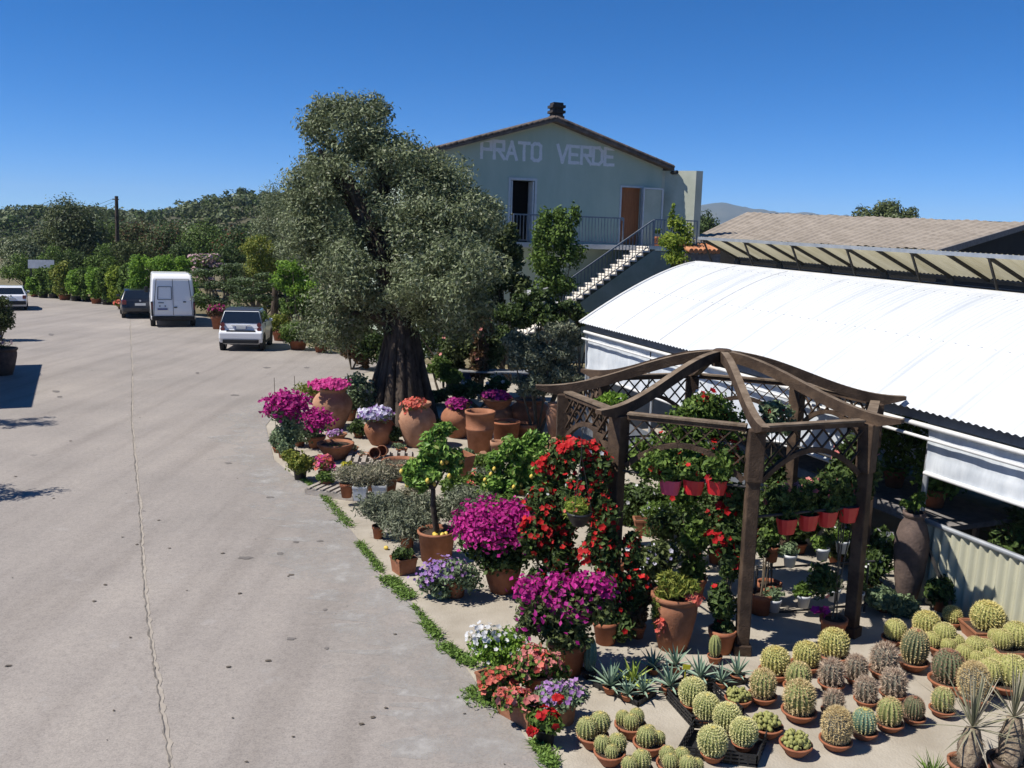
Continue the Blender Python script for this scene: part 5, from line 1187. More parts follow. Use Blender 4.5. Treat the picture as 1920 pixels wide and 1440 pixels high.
potted(930, 1318, ('rect', 44, 32, 'terracotta'), [(930, 1272, 26, 22), (950, 1285, 24, 18), (915, 1290, 18, 16)], 'mid', 'rear long terracotta box of coral red geraniums', 'flower box', 700, .042, .7, [('coral', 130, .034)], name='flower_box', rot=-.9)
potted(972, 1366, ('rect', 46, 40, 'terracotta'), [(960, 1308, 30, 18), (985, 1316, 24, 16), (940, 1305, 20, 14)], 'mid', 'front long terracotta box of pink and coral geraniums', 'flower box', 600, .042, .7, [('salmon', 60, .034), ('coral', 60, .034)], name='flower_box', rot=-.8)
potted(1055, 1362, ('cyl', 28, 46, 'terracotta_pale'), [(1052, 1298, 48, 24), (1030, 1310, 30, 18), (1078, 1308, 28, 18)], 'sage', 'dome of lilac petunias in a pale pot next to the coral flower boxes', 'petunias', 1400, .036, .6, [('lilac', 230, .024)], name='petunias')
potted(1022, 1402, ('cyl', 20, 32, 'black_plastic'), [(1022, 1348, 30, 18), (1035, 1358, 22, 16), (1008, 1362, 14, 12)], 'mid', 'red geranium in a black pot, nearest flower to the road', 'geranium', 460, .055, .8, [('red', 26, .034, dict(lobes=[(1024, 1348, 22, 14), (1028, 1352, 10, 8)])), ('red', 14, .034, dict(lobes=[(998, 1372, 9, 7)])), ('red', 14, .034, dict(lobes=[(1045, 1312, 9, 8)]))], name='geranium')
# big terracotta belly pot with a succulent spilling over its rim
r_, sp = potted(1266, 1228, ('belly', 44, 104, 'terracotta'), [(1262, 1098, 40, 20), (1250, 1085, 24, 18), (1240, 1118, 18, 20), (1228, 1150, 12, 34), (1290, 1100, 22, 14)], 'yellowgreen', 'large terracotta pot under the pergola with a feathery plant hanging over its left side', 'terracotta pot', 1400, .07, .2, [('coral', 60, .035, dict(lobes=[(1298, 1124, 16, 10)])), ('coral', 30, .03, dict(lobes=[(1238, 1180, 10, 24)]))], name='terracotta_pot', jit=1.4)
# tall dark urn beside the low wall
potted(1708, 1138, ('urn', 31, 170, 'dark_urn'), [(1712, 945, 22, 12), (1722, 932, 14, 10)], 'mid', 'tall dark clay urn with a small plant, between the pergola and the corrugated wall', 'urn', 160, .06, .5, name='urn')
# ---------------------------------------------------------------- climbing red mandevilla on the pergola posts
def climber(label, base, lobes, nflow, leaf='dark', n=2600, fl='red', lobes_fl=None, extra=None, pot=True, dep_=None):
    sp = Spot(*base); 
    root = empty('climbing_plant', sp.p + [0, 0, .004], label, 'climbing plant')
    if pot: add_pot(root, 'std', .15, .26, 'terracotta_red')
    fl_ = ([(fl, nflow, .036, dict(up=.3, lobes=lobes_fl) if lobes_fl else dict(up=.3))] if nflow else []) + (extra or [])
    planted(sp, lobes, root, leaf, n, .062, .55, fl_, stem=dict(base=(0, 0, .2), n=4, r=.008), kd=1.0, shell=.2)
    return root
climber('red flowered climber massed left of the pergola, beside the magenta bougainvillea dome', (1030, 1150), [(1050, 860, 30, 40), (1040, 880, 32, 44), (1020, 950, 40, 54), (1005, 1010, 34, 40), (1055, 960, 36, 54), (1035, 1040, 46, 44), (1020, 1095, 40, 34), (1065, 1040, 34, 64), (1045, 1100, 40, 40)], 330, n=6800, leaf='dark', extra=[('red', 110, .04, dict(lobes=[(1022, 875, 16, 18), (1010, 985, 30, 22), (1040, 950, 22, 12), (1035, 1000, 26, 18)])), ('white', 26, .03)])
climber('red flowered climber filling the left arch of the pergola down to the ground', (1135, 1205), [(1080, 850, 36, 30), (1115, 880, 34, 50), (1125, 960, 36, 54), (1130, 1030, 34, 54), (1145, 1100, 38, 50), (1160, 1160, 36, 44), (1085, 930, 30, 44), (1190, 1110, 26, 50), (1185, 1030, 24, 44)], 420, n=8600, extra=[('red', 150, .04, dict(lobes=[(1075, 840, 30, 14), (1110, 850, 18, 16), (1130, 985, 22, 24), (1105, 1050, 24, 26), (1115, 1010, 14, 16)])), ('white', 24, .03)], leaf='dark')
climber('red flowered climber at the left of the front pergola post', (1352, 1222), [(1372, 940, 24, 42), (1365, 1010, 28, 44), (1375, 1060, 24, 40), (1350, 1130, 30, 38), (1358, 1180, 20, 30)], 12, n=3200, extra=[('red', 50, .045, dict(lobes=[(1358, 955, 14, 12), (1352, 1010, 20, 14), (1350, 1035, 14, 10), (1385, 1055, 12, 18), (1340, 1110, 10, 12), (1356, 1165, 10, 14)]))])
climber('red flowered climber on the right side of the front pergola post', (1425, 1150), [(1450, 900, 26, 50), (1440, 960, 22, 44), (1432, 1020, 18, 34)], 12, n=2200, leaf='dark')
climber('pink flowered climber around the right front pergola post', (1560, 1200), [(1590, 850, 30, 38), (1575, 900, 36, 34), (1545, 1090, 26, 40), (1630, 880, 22, 64), (1560, 940, 40, 30)], 34, n=3600, fl='salmon', leaf='dark', extra=[('magenta', 10, .05, dict(lobes=[(1537, 1152, 10, 10)]))])
climber('red and white flowered climber rising inside the pergola, behind the front beam', (1300, 1120), [(1320, 770, 56, 36), (1290, 800, 50, 44), (1360, 800, 46, 36), (1250, 850, 54, 44), (1310, 850, 66, 38), (1210, 860, 34, 44), (1370, 860, 34, 40), (1290, 930, 34, 44), (1300, 1000, 30, 50), (1300, 1070, 30, 40)], 40, n=8200, leaf='mid', extra=[('red', 34, .055, dict(lobes=[(1325, 760, 16, 26), (1330, 790, 14, 12), (1350, 850, 40, 30)])), ('white', 14, .05)])
climber('small leafy climber with red flowers behind the right front beam of the pergola', (1440, 1130), [(1455, 775, 32, 24), (1440, 800, 26, 22), (1470, 800, 26, 18)], 14, n=1300, leaf='sage')
climber('white flowered climber at the top left inside the pergola', (1150, 1090), [(1155, 748, 22, 14), (1130, 755, 16, 12)], 4, n=420, leaf='bright', fl='white')
# hanging bowl with a feathery plant at the left of the pergola
sp = Spot(1085, 985, dep_=9.35); root = empty('hanging_basket', sp.p, 'feathery yellow-green fern in a hanging bowl in the left arch of the pergola', 'hanging basket')
add_pot(root, 'bowl', 24 * sp.s, 26 * sp.s, 'black_plastic'); planted(sp, [(1085, 950, 26, 22), (1075, 965, 18, 16)], root, 'lime', 700, .07, .16, jit=1.3, fl=('coral', 20, .025))
mb = MB(); 
for a in range(3): mb.tube([(24 * sp.s * cos(a * 2.1), 24 * sp.s * sin(a * 2.1), 26 * sp.s), (0, 0, .75)], .003, 4)
mb.tube([(0, 0, .75), (0, 0, 1.02)], .004, 4); mb.build('hanger', MT['metal_dark'], root)
# ---------------------------------------------------------------- red planters on the pergola rails
RG = 'red half-round planters hung on the pergola rails'
def rail_planter(x, y, k0, k1, mat, label, lobes, nf, w=21, h=30, leaf='mid', fl='red', group=RG, n=1100, name='hanging_planter', cat='hanging planter'):
    p = side_pt(k0, k1, x, y, .985); s = dep(p) / F
    A, B = pv(k0), pv(k1); root = empty(name, p, label, cat, group, rotz=math.atan2((B - A)[1], (B - A)[0]))
    mb = MB(); W_, hh = w * s, h * s; n_ = 12; V = []
    for r_, z_ in ((.72, 0), (.9, .55), (1, 1), (.94, 1), (.85, .7)):
        for i in range(n_):
            t = 2 * pi * i / n_; cx_, sy_ = cos(t), sin(t); q = (abs(cx_) ** 3.0 + abs(sy_) ** 3.0) ** (-1 / 3.0)
            V.append((cx_ * q * W_ * r_, sy_ * q * W_ * .75 * r_, z_ * hh))
    mb.raw(V, [[a * n_ + i, a * n_ + (i + 1) % n_, (a + 1) * n_ + (i + 1) % n_, (a + 1) * n_ + i] for a in range(4) for i in range(n_)], smooth=False); mb.raw(V[:n_], [list(range(n_))[::-1]])
    o = mb.build('pot', MT[mat], root); bevel(o, .006, 2)
    mb = MB(); mb.raw(np.array(V[-n_:]) , [list(range(n_))]); mb.build('soil', MT['soil'], o)
    sp = Spot(x, y, dep_=dep(p)); sp.p = p; root.rotation_euler = (0, 0, 0); o.rotation_euler = (0, 0, math.atan2((B - A)[1], (B - A)[0]))
    planted(sp, lobes, root, leaf, n, .06, .55, [(fl, nf, .038)])
    return root
for x, y, mat, lb, lob in [(1256, 926, 'pink_plastic', 'leftmost planter of the left trio on the pergola rail, pinker than the others', [(1235, 870, 44, 34), (1255, 885, 30, 18)]), (1300, 926, 'red_plastic', 'middle red planter of the left trio on the pergola rail', [(1300, 872, 36, 30), (1300, 890, 26, 14)]), (1343, 926, 'red_plastic', 'right red planter of the left trio, nearest the front pergola post', [(1350, 870, 34, 34), (1345, 888, 26, 16)])]:
    rail_planter(x, y, 0, 1, mat, lb, lob, 12, h=28)
for x, y, lb, lob in [(1474, 1000, 'first red planter right of the front pergola post', [(1465, 935, 28, 32), (1475, 960, 22, 14)]), (1514, 993, 'second red planter right of the front pergola post', [(1512, 930, 30, 32), (1512, 955, 22, 14)]), (1550, 986, 'third red planter right of the front pergola post', [(1550, 920, 28, 34), (1550, 950, 20, 14)]), (1589, 978, 'last red planter on the right rail, against the right front post', [(1585, 910, 28, 36), (1588, 940, 20, 14)])]:
    rail_planter(x, y, 0, 7, 'red_plastic', lb, lob, 10, w=20, h=30, leaf='dark', fl='salmon', n=1500)
# rack of white pots inside the pergola
g = P(1500, 1150); dR = dep(g)
rk = empty('plant_rack', g, 'low dark metal rack inside the pergola carrying white pots', 'plant rack')
def rkp(x, y): return PD(x, y, dR) - g
mb = MB()
for a, b in (((1418, 1066), (1640, 1052)), ((1410, 1152), (1640, 1132))): mb.tube([rkp(*a), rkp(*b)], .014, 8)
mb.build('rail', MT['metal_dark'], rk)
for x in (1420, 1628):
    q = rkp(x, 1060); mb = MB(); mb.tube([q, (q[0], q[1], 0)], .014, 8); mb.build('leg', MT['metal_dark'], rk)
WG = 'white pots hanging on the rack inside the pergola'
for x, y, lf, lb in [(1480, 1062, 'sage', 'first white pot on the upper rail of the rack'), (1541, 1050, 'mid', 'second white pot on the upper rail of the rack'), (1578, 1036, 'mid', 'white pot at the right end of the upper rack rail, highest of all'), (1451, 1146, 'sage', 'leftmost white pot on the lower rail of the rack'), (1506, 1138, 'mid', 'second white pot on the lower rack rail, in front of the lit ground'), (1562, 1126, 'grey', 'third white pot on the lower rack rail, under trailing grey leaves'), (1606, 1132, 'dark', 'blue-white pot at the right end of the lower rack rail')]:
    sp = Spot(x, y, dep_=dR - .10); root = empty('white_pot', sp.p, lb, 'hanging pot', WG); add_pot(root, 'std', 13 * sp.s, 24 * sp.s, 'white_plastic')
    mb = MB(); mb.tube([(0, 13 * sp.s, 22 * sp.s), (0, .09, 34 * sp.s), (0, .12, 24 * sp.s)], .004, 5); mb.build('hook', MT['metal_dark'], root)
    planted(sp, [(x, y - 34, 20, 12), (x - 6, y - 26, 14, 9)], root, lf, 260, .05, .45)
sp = Spot(1446, 1052, dep_=dR); root = empty('terracotta_pot', sp.p, 'orange terracotta pot at the left end of the upper rack rail', 'hanging pot'); add_pot(root, 'std', 14 * sp.s, 30 * sp.s, 'terracotta_red'); planted(sp, [(1445, 1000, 24, 22)], root, 'mid', 400, .055, .5)
# things in the shade under the pergola
potted(1225, 1010, ('rect', 34, 30, 'terracotta'), [(1240, 955, 40, 18), (1220, 960, 24, 14)], 'mid', 'long terracotta box on the ground under the pergola, behind the left front post', 'flower box', 500, .06, .4, [('white', 10, .035)], name='flower_box')
for i, (x, y, lob, lf, fl, lb) in enumerate([(1300, 1062, [(1300, 970, 60, 50), (1250, 1000, 46, 40), (1350, 1000, 44, 50)], 'dark', None, 'dark bushy plant in the deepest shade of the pergola'), (1225, 1125, [(1215, 1050, 44, 40), (1250, 1040, 34, 30)], 'darkolive', ('violetwhite', 26, .03), 'shaded shrub with a few violet flowers behind the big terracotta pot'), (1345, 1060, [(1345, 985, 26, 34)], 'dark', ('red', 14, .04), 'dark plant with red blossoms beside the front pergola post, in the shade'), (1195, 1200, [(1192, 1140, 24, 40), (1205, 1110, 26, 26)], 'brown', ('white', 24, .035), 'brown leaved plant with white flowers left of the big terracotta pot'), (1640, 1120, [(1640, 1060, 34, 40), (1655, 1020, 26, 30)], 'dark', ('white', 40, .035), 'white flowered plant in the shade right of the pergola'), (1660, 1150, [(1655, 1120, 36, 18), (1690, 1135, 30, 20)], 'sage', None, 'blue-green leafy plant at the foot of the dark urn'), (1770, 1150, [(1765, 1110, 26, 30)], 'dark', None, 'dark plant against the corrugated wall beside the urn')]):
    potted(x, y, ('std', 17, 24, 'terracotta_red'), lob, lf, lb, 'potted plant', 1500, .07, .5, fl)
BK = 'shrubs growing between the pergola and the greenhouse'
for x, y, lob, lf, fl, lb in [(1195, 985, [(1195, 935, 44, 40), (1180, 960, 30, 30)], 'dark', ('white', 20, .03), 'dark shrub with white flowers seen through the left front side of the pergola'), (1255, 975, [(1262, 930, 44, 36), (1240, 950, 30, 30)], 'mid', None, 'green shrub behind the long terracotta box under the pergola'), (1335, 980, [(1340, 930, 40, 44)], 'darkolive', None, 'dull green shrub behind the trio of red planters'), (1420, 1010, [(1425, 950, 40, 50), (1400, 980, 30, 30)], 'dark', ('red', 12, .04), 'dark shrub behind the front pergola post'), (1500, 1040, [(1500, 985, 44, 44)], 'dark', None, 'dark shrub behind the right row of red planters'), (1140, 930, [(1140, 880, 40, 40)], 'dark', None, 'dark shrub behind the left pergola arch'), (1570, 1060, [(1575, 1010, 36, 40)], 'darkolive', ('white', 14, .03), 'dull shrub with white flowers behind the white hanging pots')]:
    potted(x, y, ('std', 15, 20, 'terracotta_red'), lob, lf, lb, 'shrub', 1700, .07, .5, fl, group=BK)
# plants inside the greenhouse
GI = 'plants inside the greenhouse'
for i, (lx, ly, lz, r, h, lf, lb) in enumerate([(1.0, 1.5, .86, .45, .7, 'mid', 'green plant on the greenhouse bench nearest the open side'), (1.2, 2.4, .86, .5, .9, 'mid', 'tall green plant second on the greenhouse bench'), (1.1, 3.4, .86, .5, .8, 'dark', 'dark plant further back on the greenhouse bench'), (.6, -.2, 0, .5, 1.15, 'dark', 'dark shrub inside the greenhouse just behind the end of the corrugated wall'), (.7, -1.3, 0, .5, 1.25, 'brown', 'brownish shrub inside the greenhouse behind the corrugated wall'), (1.7, .4, 0, .6, 1.3, 'darkolive', 'dull green shrub deep inside the greenhouse opening')]):
    q = np.array(GB + gbv * lx + ga * ly + gu * lz); root = empty('greenhouse_plant', q, lb, 'greenhouse plant', GI)
    add_pot(root, 'std', .16, .25, 'terracotta_red')
    c_, r2 = clumps((0, 0, .25 + h * .45), (r, r, h * .5), 16, .2); p_, d_ = cloud(c_, r2, 1100, .4); mb = MB(); mb.leaves(p_, d_ + [0, 0, .3], .10, .05); mb.build('foliage', G[lf], root)
# ============================================================ CACTI
def spine_mat(name, a, b): return LEAF('spines_' + name, a, b, .15, .6)
MT['cactus_green'] = M('cactus_green', (.21, .24, .08), (.34, .36, .14), 5, .7); MT['cactus_blue'] = M('cactus_blue', (.10, .19, .13), (.2, .30, .21), 4, .7)
MT['cactus_dark'] = M('cactus_dark', (.11, .13, .065), (.19, .205, .11), 5, .75); MT['cactus_grey'] = M('cactus_grey', (.16, .15, .115), (.25, .235, .18), 6, .8)
MT['cactus_yellow'] = M('cactus_yellow', (.26, .27, .08), (.42, .41, .14), 4, .7)
MT['wool'] = M('wool', (.62, .50, .10), (.74, .64, .24), 30, .95, .4); MT['wool_red'] = M('wool_red', (.26, .09, .05), (.36, .15, .09), 30, .95, .4)
SPN = dict(gold=spine_mat('gold', (.48, .40, .13), (.82, .74, .36)), straw=spine_mat('straw', (.48, .42, .18), (.78, .70, .38)), beige=spine_mat('beige', (.46, .35, .17), (.74, .60, .33)), mauve=spine_mat('mauve', (.30, .21, .15), (.56, .45, .34)), red=spine_mat('red', (.26, .13, .08), (.46, .32, .22)), pale=spine_mat('pale', (.56, .53, .24), (.88, .83, .46)))
CM = {}
def cactus_mesh(kind):
    if kind in CM: return CM[kind]
    ribs, hr, body, sp, slen, dens, wool, depth_ = {'golden': (22, .95, 'cactus_yellow', 'gold', .20, 1.1, 'wool', .13), 'goldgreen': (24, 1.0, 'cactus_green', 'pale', .17, 1.2, 'wool', .15), 'straw': (18, 1.15, 'cactus_green', 'beige', .24, 1.2, None, .15),
        'mauve': (14, 1.1, 'cactus_grey', 'mauve', .45, .8, 'wool_red', .2), 'tallred': (20, 1.35, 'cactus_dark', 'beige', .15, .6, 'wool_red', .17), 'ribbed': (20, 1.1, 'cactus_dark', 'red', .15, .8, 'wool_red', .18), 'green': (15, 1.1, 'cactus_green', 'beige', .18, .8, None, .22), 'blue': (17, 1.05, 'cactus_blue', 'straw', .16, .8, 'wool', .2), 'furry': (24, 1.3, 'cactus_grey', 'beige', .26, 1.4, None, .1), 'small': (16, 1.0, 'cactus_green', 'straw', .16, .7, 'wool', .18), 'yellow': (20, .95, 'cactus_yellow', 'straw', .14, .8, None, .1), 'column': (10, 1.9, 'cactus_green', 'straw', .12, .4, None, .25), 'darkcolumn': (9, 2.6, 'cactus_blue', 'beige', .10, .3, None, .22)}[kind]
    per_ = 6; cols = ribs * per_; rows = 15; V = []; ph = np.linspace(-1.25, 1.5, rows); th = np.arange(cols) * 2 * pi / cols
    mod = lambda t: 1 - depth_ * (.5 - .5 * np.cos(t * ribs)) ** .8
    def surf(p_, t): 
        cp = np.abs(np.cos(p_)) ** .82; rr = cp * mod(t); return np.stack([rr * np.cos(t), rr * np.sin(t), hr * (np.sin(p_) + .95)], -1)
    for p_ in ph: V.append(surf(np.full(cols, p_), th))
    V = np.concatenate(V); mb = MB(); mb.raw(V, [[i * cols + j, i * cols + (j + 1) % cols, (i + 1) * cols + (j + 1) % cols, (i + 1) * cols + j] for i in range(rows - 1) for j in range(cols)], smooth=True)
    mats = [MT[body]]; zt = hr * 1.95
    if wool: mb.lathe([(.24, zt - .06), (.22, zt + .005), (.12, zt + .03), (0, zt + .035)], 14, mi=1); mats.append(MT[wool])
    else: mb.lathe([(.14, zt - .04), (0, zt - .01)], 14, mi=0)
    body_m = mb.mesh('cactus', mats)
    r = np.random.default_rng(5); B_, T_ = [], []
    na = int(13 * hr); ppl = max(3, int(9 * dens))
    for k in range(ribs):
        for p_ in np.linspace(-1.0, 1.42, na):
            t = 2 * pi * k / ribs; b = surf(np.array([p_]), np.array([t]))[0]
            nrm = np.array([np.cos(p_) * np.cos(t), np.cos(p_) * np.sin(t), np.sin(p_) / hr]); nrm /= np.linalg.norm(nrm)
            d = nrm + r.normal(size=(ppl, 3)) * .75; d /= np.linalg.norm(d, axis=1)[:, None]
            B_.append(np.repeat(b[None], ppl, 0)); T_.append(b + d * (slen * r.uniform(.6, 1.2, ppl))[:, None])
    mb = MB(); mb.spikes(np.concatenate(B_), np.concatenate(T_), {'mauve': .07, 'golden': .06, 'goldgreen': .055, 'yellow': .06}.get(kind, .055), r=r)
    CM[kind] = (body_m, mb.mesh('spines', SPN[sp])); return CM[kind]
def add_cactus(root, kind, r, loc, rz=None, tilt=0):
    b, s_ = cactus_mesh(kind); o = place(b, 'cactus', root, loc, rng.uniform(0, 6) if rz is None else rz, r); o.rotation_euler[0] = tilt; place(s_, 'spines', o); return o
CG = 'cacti in terracotta pots spread out in the foreground'
def cactus(kind, x, yb, rpx, label, pr=None, ph=None, pot='bowl', mat='terracotta_red', z=0.0, group=CG):
    sp = Spot(x, yb, z); s = sp.s; pr = pr or rpx * 1.12; ph = ph or rpx * .72
    R = rpx * s; root = empty('potted_cactus', sp.p + [0, R * .6 if z == 0 else 0, .004], label, 'cactus', group)
    add_pot(root, pot, pr * s, ph * s, mat)
    add_cactus(root, kind, R * .95, (0, 0, ph * s * .80), tilt=rng.normal() * .05)
    return root
for a in [('golden', 1456, 1283, 27, 'golden barrel cactus nearest the front pergola post, left one of three'), ('golden', 1514, 1268, 25, 'middle golden barrel cactus of the three beside the pergola'), ('golden', 1567, 1252, 28, 'largest golden barrel cactus of the three beside the pergola, right one'),
          ('straw', 1432, 1326, 24, 'straw-brown round cactus in front of the left golden barrel'), ('green', 1499, 1310, 24, 'green ribbed cactus in front of the middle golden barrel'), ('mauve', 1562, 1301, 22, 'mauve spiny cactus with tangled thorns in front of the largest golden barrel'), ('mauve', 1609, 1288, 20, 'grey-mauve cactus just right of the tangled thorny one, second from the pergola'), ('mauve', 1660, 1278, 24, 'purplish spiny cactus at the back, left of the tall red-tipped one'),
          ('tallred', 1716, 1263, 26, 'tall dark cactus with a red tip in a wide bowl'), ('ribbed', 1782, 1303, 30, 'big dark ribbed globe cactus with reddish tip, right of the tall red-tipped one'), ('straw', 1502, 1360, 29, 'fuzzy yellowish globe cactus in the middle of the cacti, behind the crested one'), ('mauve', 1564, 1350, 19, 'small red-brown thorny cactus in the centre of the spread'), ('mauve', 1627, 1330, 20, 'pinkish thorny cactus behind the blue-green ribbed one'), ('mauve', 1678, 1320, 22, 'dark mauve cactus leaning in the second row from the right'),
          ('furry', 1571, 1413, 27, 'tall beige furry cactus in the front row'), ('blue', 1623, 1392, 23, 'blue-green ribbed cactus with yellow crown in the front row'), ('green', 1671, 1377, 24, 'green ribbed cactus right of the blue-green one in the front row'), ('ribbed', 1716, 1363, 20, 'green cactus with a reddish tip in the front row'), ('green', 1771, 1349, 21, 'double headed green cactus at the right end of the front row'), ('furry', 1830, 1330, 27, 'grey-green furry globe cactus behind the yucca leaves')]:
    cactus(*a)
for a in [('yellow', 1681, 1215, 21, 'lumpy yellow cactus at the back left, in the shade edge'), ('golden', 1741, 1208, 24, 'golden barrel cactus at the back beside the urn'), ('golden', 1788, 1180, 17, 'smallest golden cactus, furthest back against the corrugated wall')]: cactus(*a)
cactus('golden', 1854, 1206, 29, 'biggest golden barrel in a square planter by the corrugated wall', 34, 26, 'square', 'terracotta')
def cluster(x, yb, balls, label, kind, pr, ph, pot='bowl', mat='terracotta_red', group='clustered cacti in bowls'):
    sp = Spot(x, yb); s = sp.s; root = empty('potted_cactus', sp.p + [0, pr * s * .55, .004], label, 'cactus cluster', group); add_pot(root, pot, pr * s, ph * s, mat)
    for dx, dy, r, dz in balls: add_cactus(root, kind, r * s * .92, (dx * s, dy * s, ph * s * .78 + dz * s))
cluster(1776, 1243, [(-22, 4, 17, 0), (2, 8, 22, 8), (20, -2, 17, 0), (0, -14, 15, 0)], 'lumpy yellow-green cactus cluster in a deep brown bowl, back row', 'yellow', 31, 26)
cluster(1835, 1268, [(-20, 2, 18, 2), (4, 12, 20, 10), (20, -4, 18, 0), (-6, -14, 16, 0), (24, 14, 15, 14)], 'bright yellow cactus cluster of five heads right of the big dark ribbed globe', 'yellow', 32, 24)
cluster(1900, 1240, [(-16, -4, 20, 2), (14, 4, 26, 4), (-20, 14, 14, 6)], 'yellow cactus cluster in a square planter at the right edge', 'yellow', 36, 22, 'square', 'terracotta')
cluster(1890, 1308, [(-26, 0, 24, 4), (14, -4, 32, 0), (0, 16, 22, 10)], 'pair of large yellowish cacti behind the yuccas at the right edge', 'yellow', 42, 22)
for x, yb, balls, lb in [(1112, 1410, [(-12, -4, 22, 0), (14, 10, 21, 6)], 'bowl of two round green cacti nearest the red geranium'), (1144, 1442, [(-14, 4, 17, 2), (14, 6, 19, 2), (2, -14, 14, 0)], 'bowl of three cacti at the front, third from the red geranium'), (1183, 1390, [(-14, 6, 15, 0), (12, 8, 16, 2), (0, -10, 16, 0)], 'bowl of three small cacti furthest back, beside the agave tray'), (1218, 1424, [(-6, -4, 20, 0), (18, 2, 14, 0), (2, 16, 14, 4)], 'bowl of three cacti left of the black crate, one big and two small'), (1196, 1474, [(8, 8, 20, 0), (-16, -4, 16, 0)], 'bowl of cacti cut off by the bottom edge, left one'), (1262, 1464, [(-8, 8, 17, 2), (18, 4, 17, 2), (-6, -10, 16, 0)], 'bowl of cacti at the corner of the front black crate'), (1296, 1480, [(-4, 4, 18, 0), (14, 10, 14, 0)], 'bowl of cacti cut off by the bottom edge, right one')]:
    cluster(x, yb, balls, lb, 'small', 30, 26)
# crested euphorbias
def crested(x, yb, r, label, z=0.0, group='crested knobbly cacti'):
    sp = Spot(x, yb, z); s = sp.s; root = empty('potted_cactus', sp.p + [0, r * s * .5, .004], label, 'crested cactus', group); add_pot(root, 'bowl', r * s * 1.05, r * .8 * s, 'terracotta_red')
    mb = MB(); 
    for i in range(150):
        d = dirs(1)[0]; d[2] = abs(d[2]); c = d * np.array([r * s * .95, r * s * .95, r * s * .8]) * rng.uniform(.6, 1.0); k = r * s * rng.uniform(.10, .19); a = rng.uniform(0, 6)
        mb.lathe([(0, -k), (k * .7, -k * .6), (k, 0), (k * .7, k * .6), (0, k)], 7, c + [0, 0, r * .8 * s])
    mb.build('crest', MT['cactus_yellow'], root)
    return root
crested(1440, 1389, 29, 'knobbly crested cactus in a bowl beside the black crate, with a spreading arm'); crested(1495, 1423, 29, 'knobbly crested cactus alone in front, rounder than its neighbour'); crested(1386, 1332, 24, 'knobbly crested cactus behind the black crates')
# black crates
def crate(c4, label, hgt=.11, name='plastic_crate'):
    q = [P(*c) for c in c4]; c = sum(q) / 4; root = empty(name, c, label, 'crate'); q = [p_ - c for p_ in q]; up = np.array([0, 0, 1.0])
    mb = MB(); mb.prism([p_ * .97 + up * .006 for p_ in q], up * .012); mb.build('base', MT['black_plastic'], root)
    for i in range(4):
        A, B = q[i], q[(i + 1) % 4]; d = B - A; L = np.linalg.norm(d); d /= L; mb = MB()
        for z in np.linspace(.012, hgt, 4): mb.beam(A + up * z, B + up * z, .010, .014)
        n_ = max(3, int(L / .07))
        for k in range(n_ + 1): mb.box(A + d * L * k / n_ + up * hgt / 2, (.012, .012, hgt))
        mb.build('side', MT['black_plastic'], root)
    return root, c
crate([(1272, 1422), (1418, 1440), (1440, 1384), (1300, 1372)], 'front black plastic crate holding golden barrel cacti')
crate([(1250, 1312), (1298, 1366), (1392, 1348), (1335, 1300)], 'rear black plastic crate holding golden barrel cacti')
BC = 'golden green barrel cacti standing in the black crates'
for x, yb, r, lb in [(1335, 1424, 28, 'golden green barrel nearest the viewer, in the front crate'), (1392, 1404, 26, 'golden green barrel at the right of the front crate'), (1361, 1376, 26, 'golden green barrel at the right front corner of the rear crate'), (1323, 1356, 25, 'golden green barrel in the middle of the rear crate'), (1296, 1330, 26, 'golden green barrel at the back left of the rear crate')]:
    cactus('goldgreen', x, yb, r, lb, r * .8, r * .5, 'std', 'terracotta_red', .02, BC)
cactus('column', 1341, 1246, 12, 'small upright green cactus at the foot of the front pergola post', 14, 14, 'std', group=None); cactus('darkcolumn', 1105, 1275, 13, 'dark bluish columnar cactus behind the agave tray', 15, 16, 'std', 'black_plastic', group=None)
# ---------------------------------------------------------------- agaves in black trays
def tray(c4, label): return crate(c4, label, .05, 'plant_tray')
tray([(1112, 1288), (1196, 1326), (1228, 1306), (1140, 1268)], 'front black tray of small agaves'); tray([(1236, 1300), (1290, 1306), (1400, 1282), (1330, 1256)], 'rear black tray of agaves with a yellow tag')
AG = 'small agaves and aloes in the black trays'
def agave(x, yb, r, label, leaf='agave', n=15):
    sp = Spot(x, yb, .02); s = sp.s; r *= 1.3; root = empty('agave', sp.p, label, 'agave', AG); add_pot(root, 'std', r * .38 * s, r * .35 * s, 'terracotta_red')
    mb = MB(); z0 = r * .33 * s
    for i in range(n):
        a = i * 2.4 + rng.normal() * .1; el = .15 + 1.25 * (i / n) ** 1.0; L = r * s * rng.uniform(.9, 1.25) * 1.15; w_ = r * s * .17
        d = np.array([cos(a) * cos(el), sin(a) * cos(el), sin(el)]); sd = np.array([-sin(a), cos(a), 0]); up = np.cross(sd, d) * -1; 
        V = []; 
        for t, ww in ((0, .7), (.3, 1.0), (.65, .75), (1.0, .02)):
            c = np.array([0, 0, z0]) + d * L * t + np.array([0, 0, -.10 * L * t * t * (1.4 - el)]); u3 = np.cross(d, sd); u3 *= np.sign(u3[2] + 1e-6)
            V += [c - sd * w_ * ww * .5 + u3 * w_ * .22 * ww, c - u3 * w_ * .12 * ww, c + sd * w_ * ww * .5 + u3 * w_ * .22 * ww]
        Fc = []
        for k in range(3): Fc += [[3 * k, 3 * k + 1, 3 * k + 4, 3 * k + 3], [3 * k + 1, 3 * k + 2, 3 * k + 5, 3 * k + 4]]
        mb.raw(V, Fc, smooth=False)
    mb.build('leaves', G[leaf], root); return root
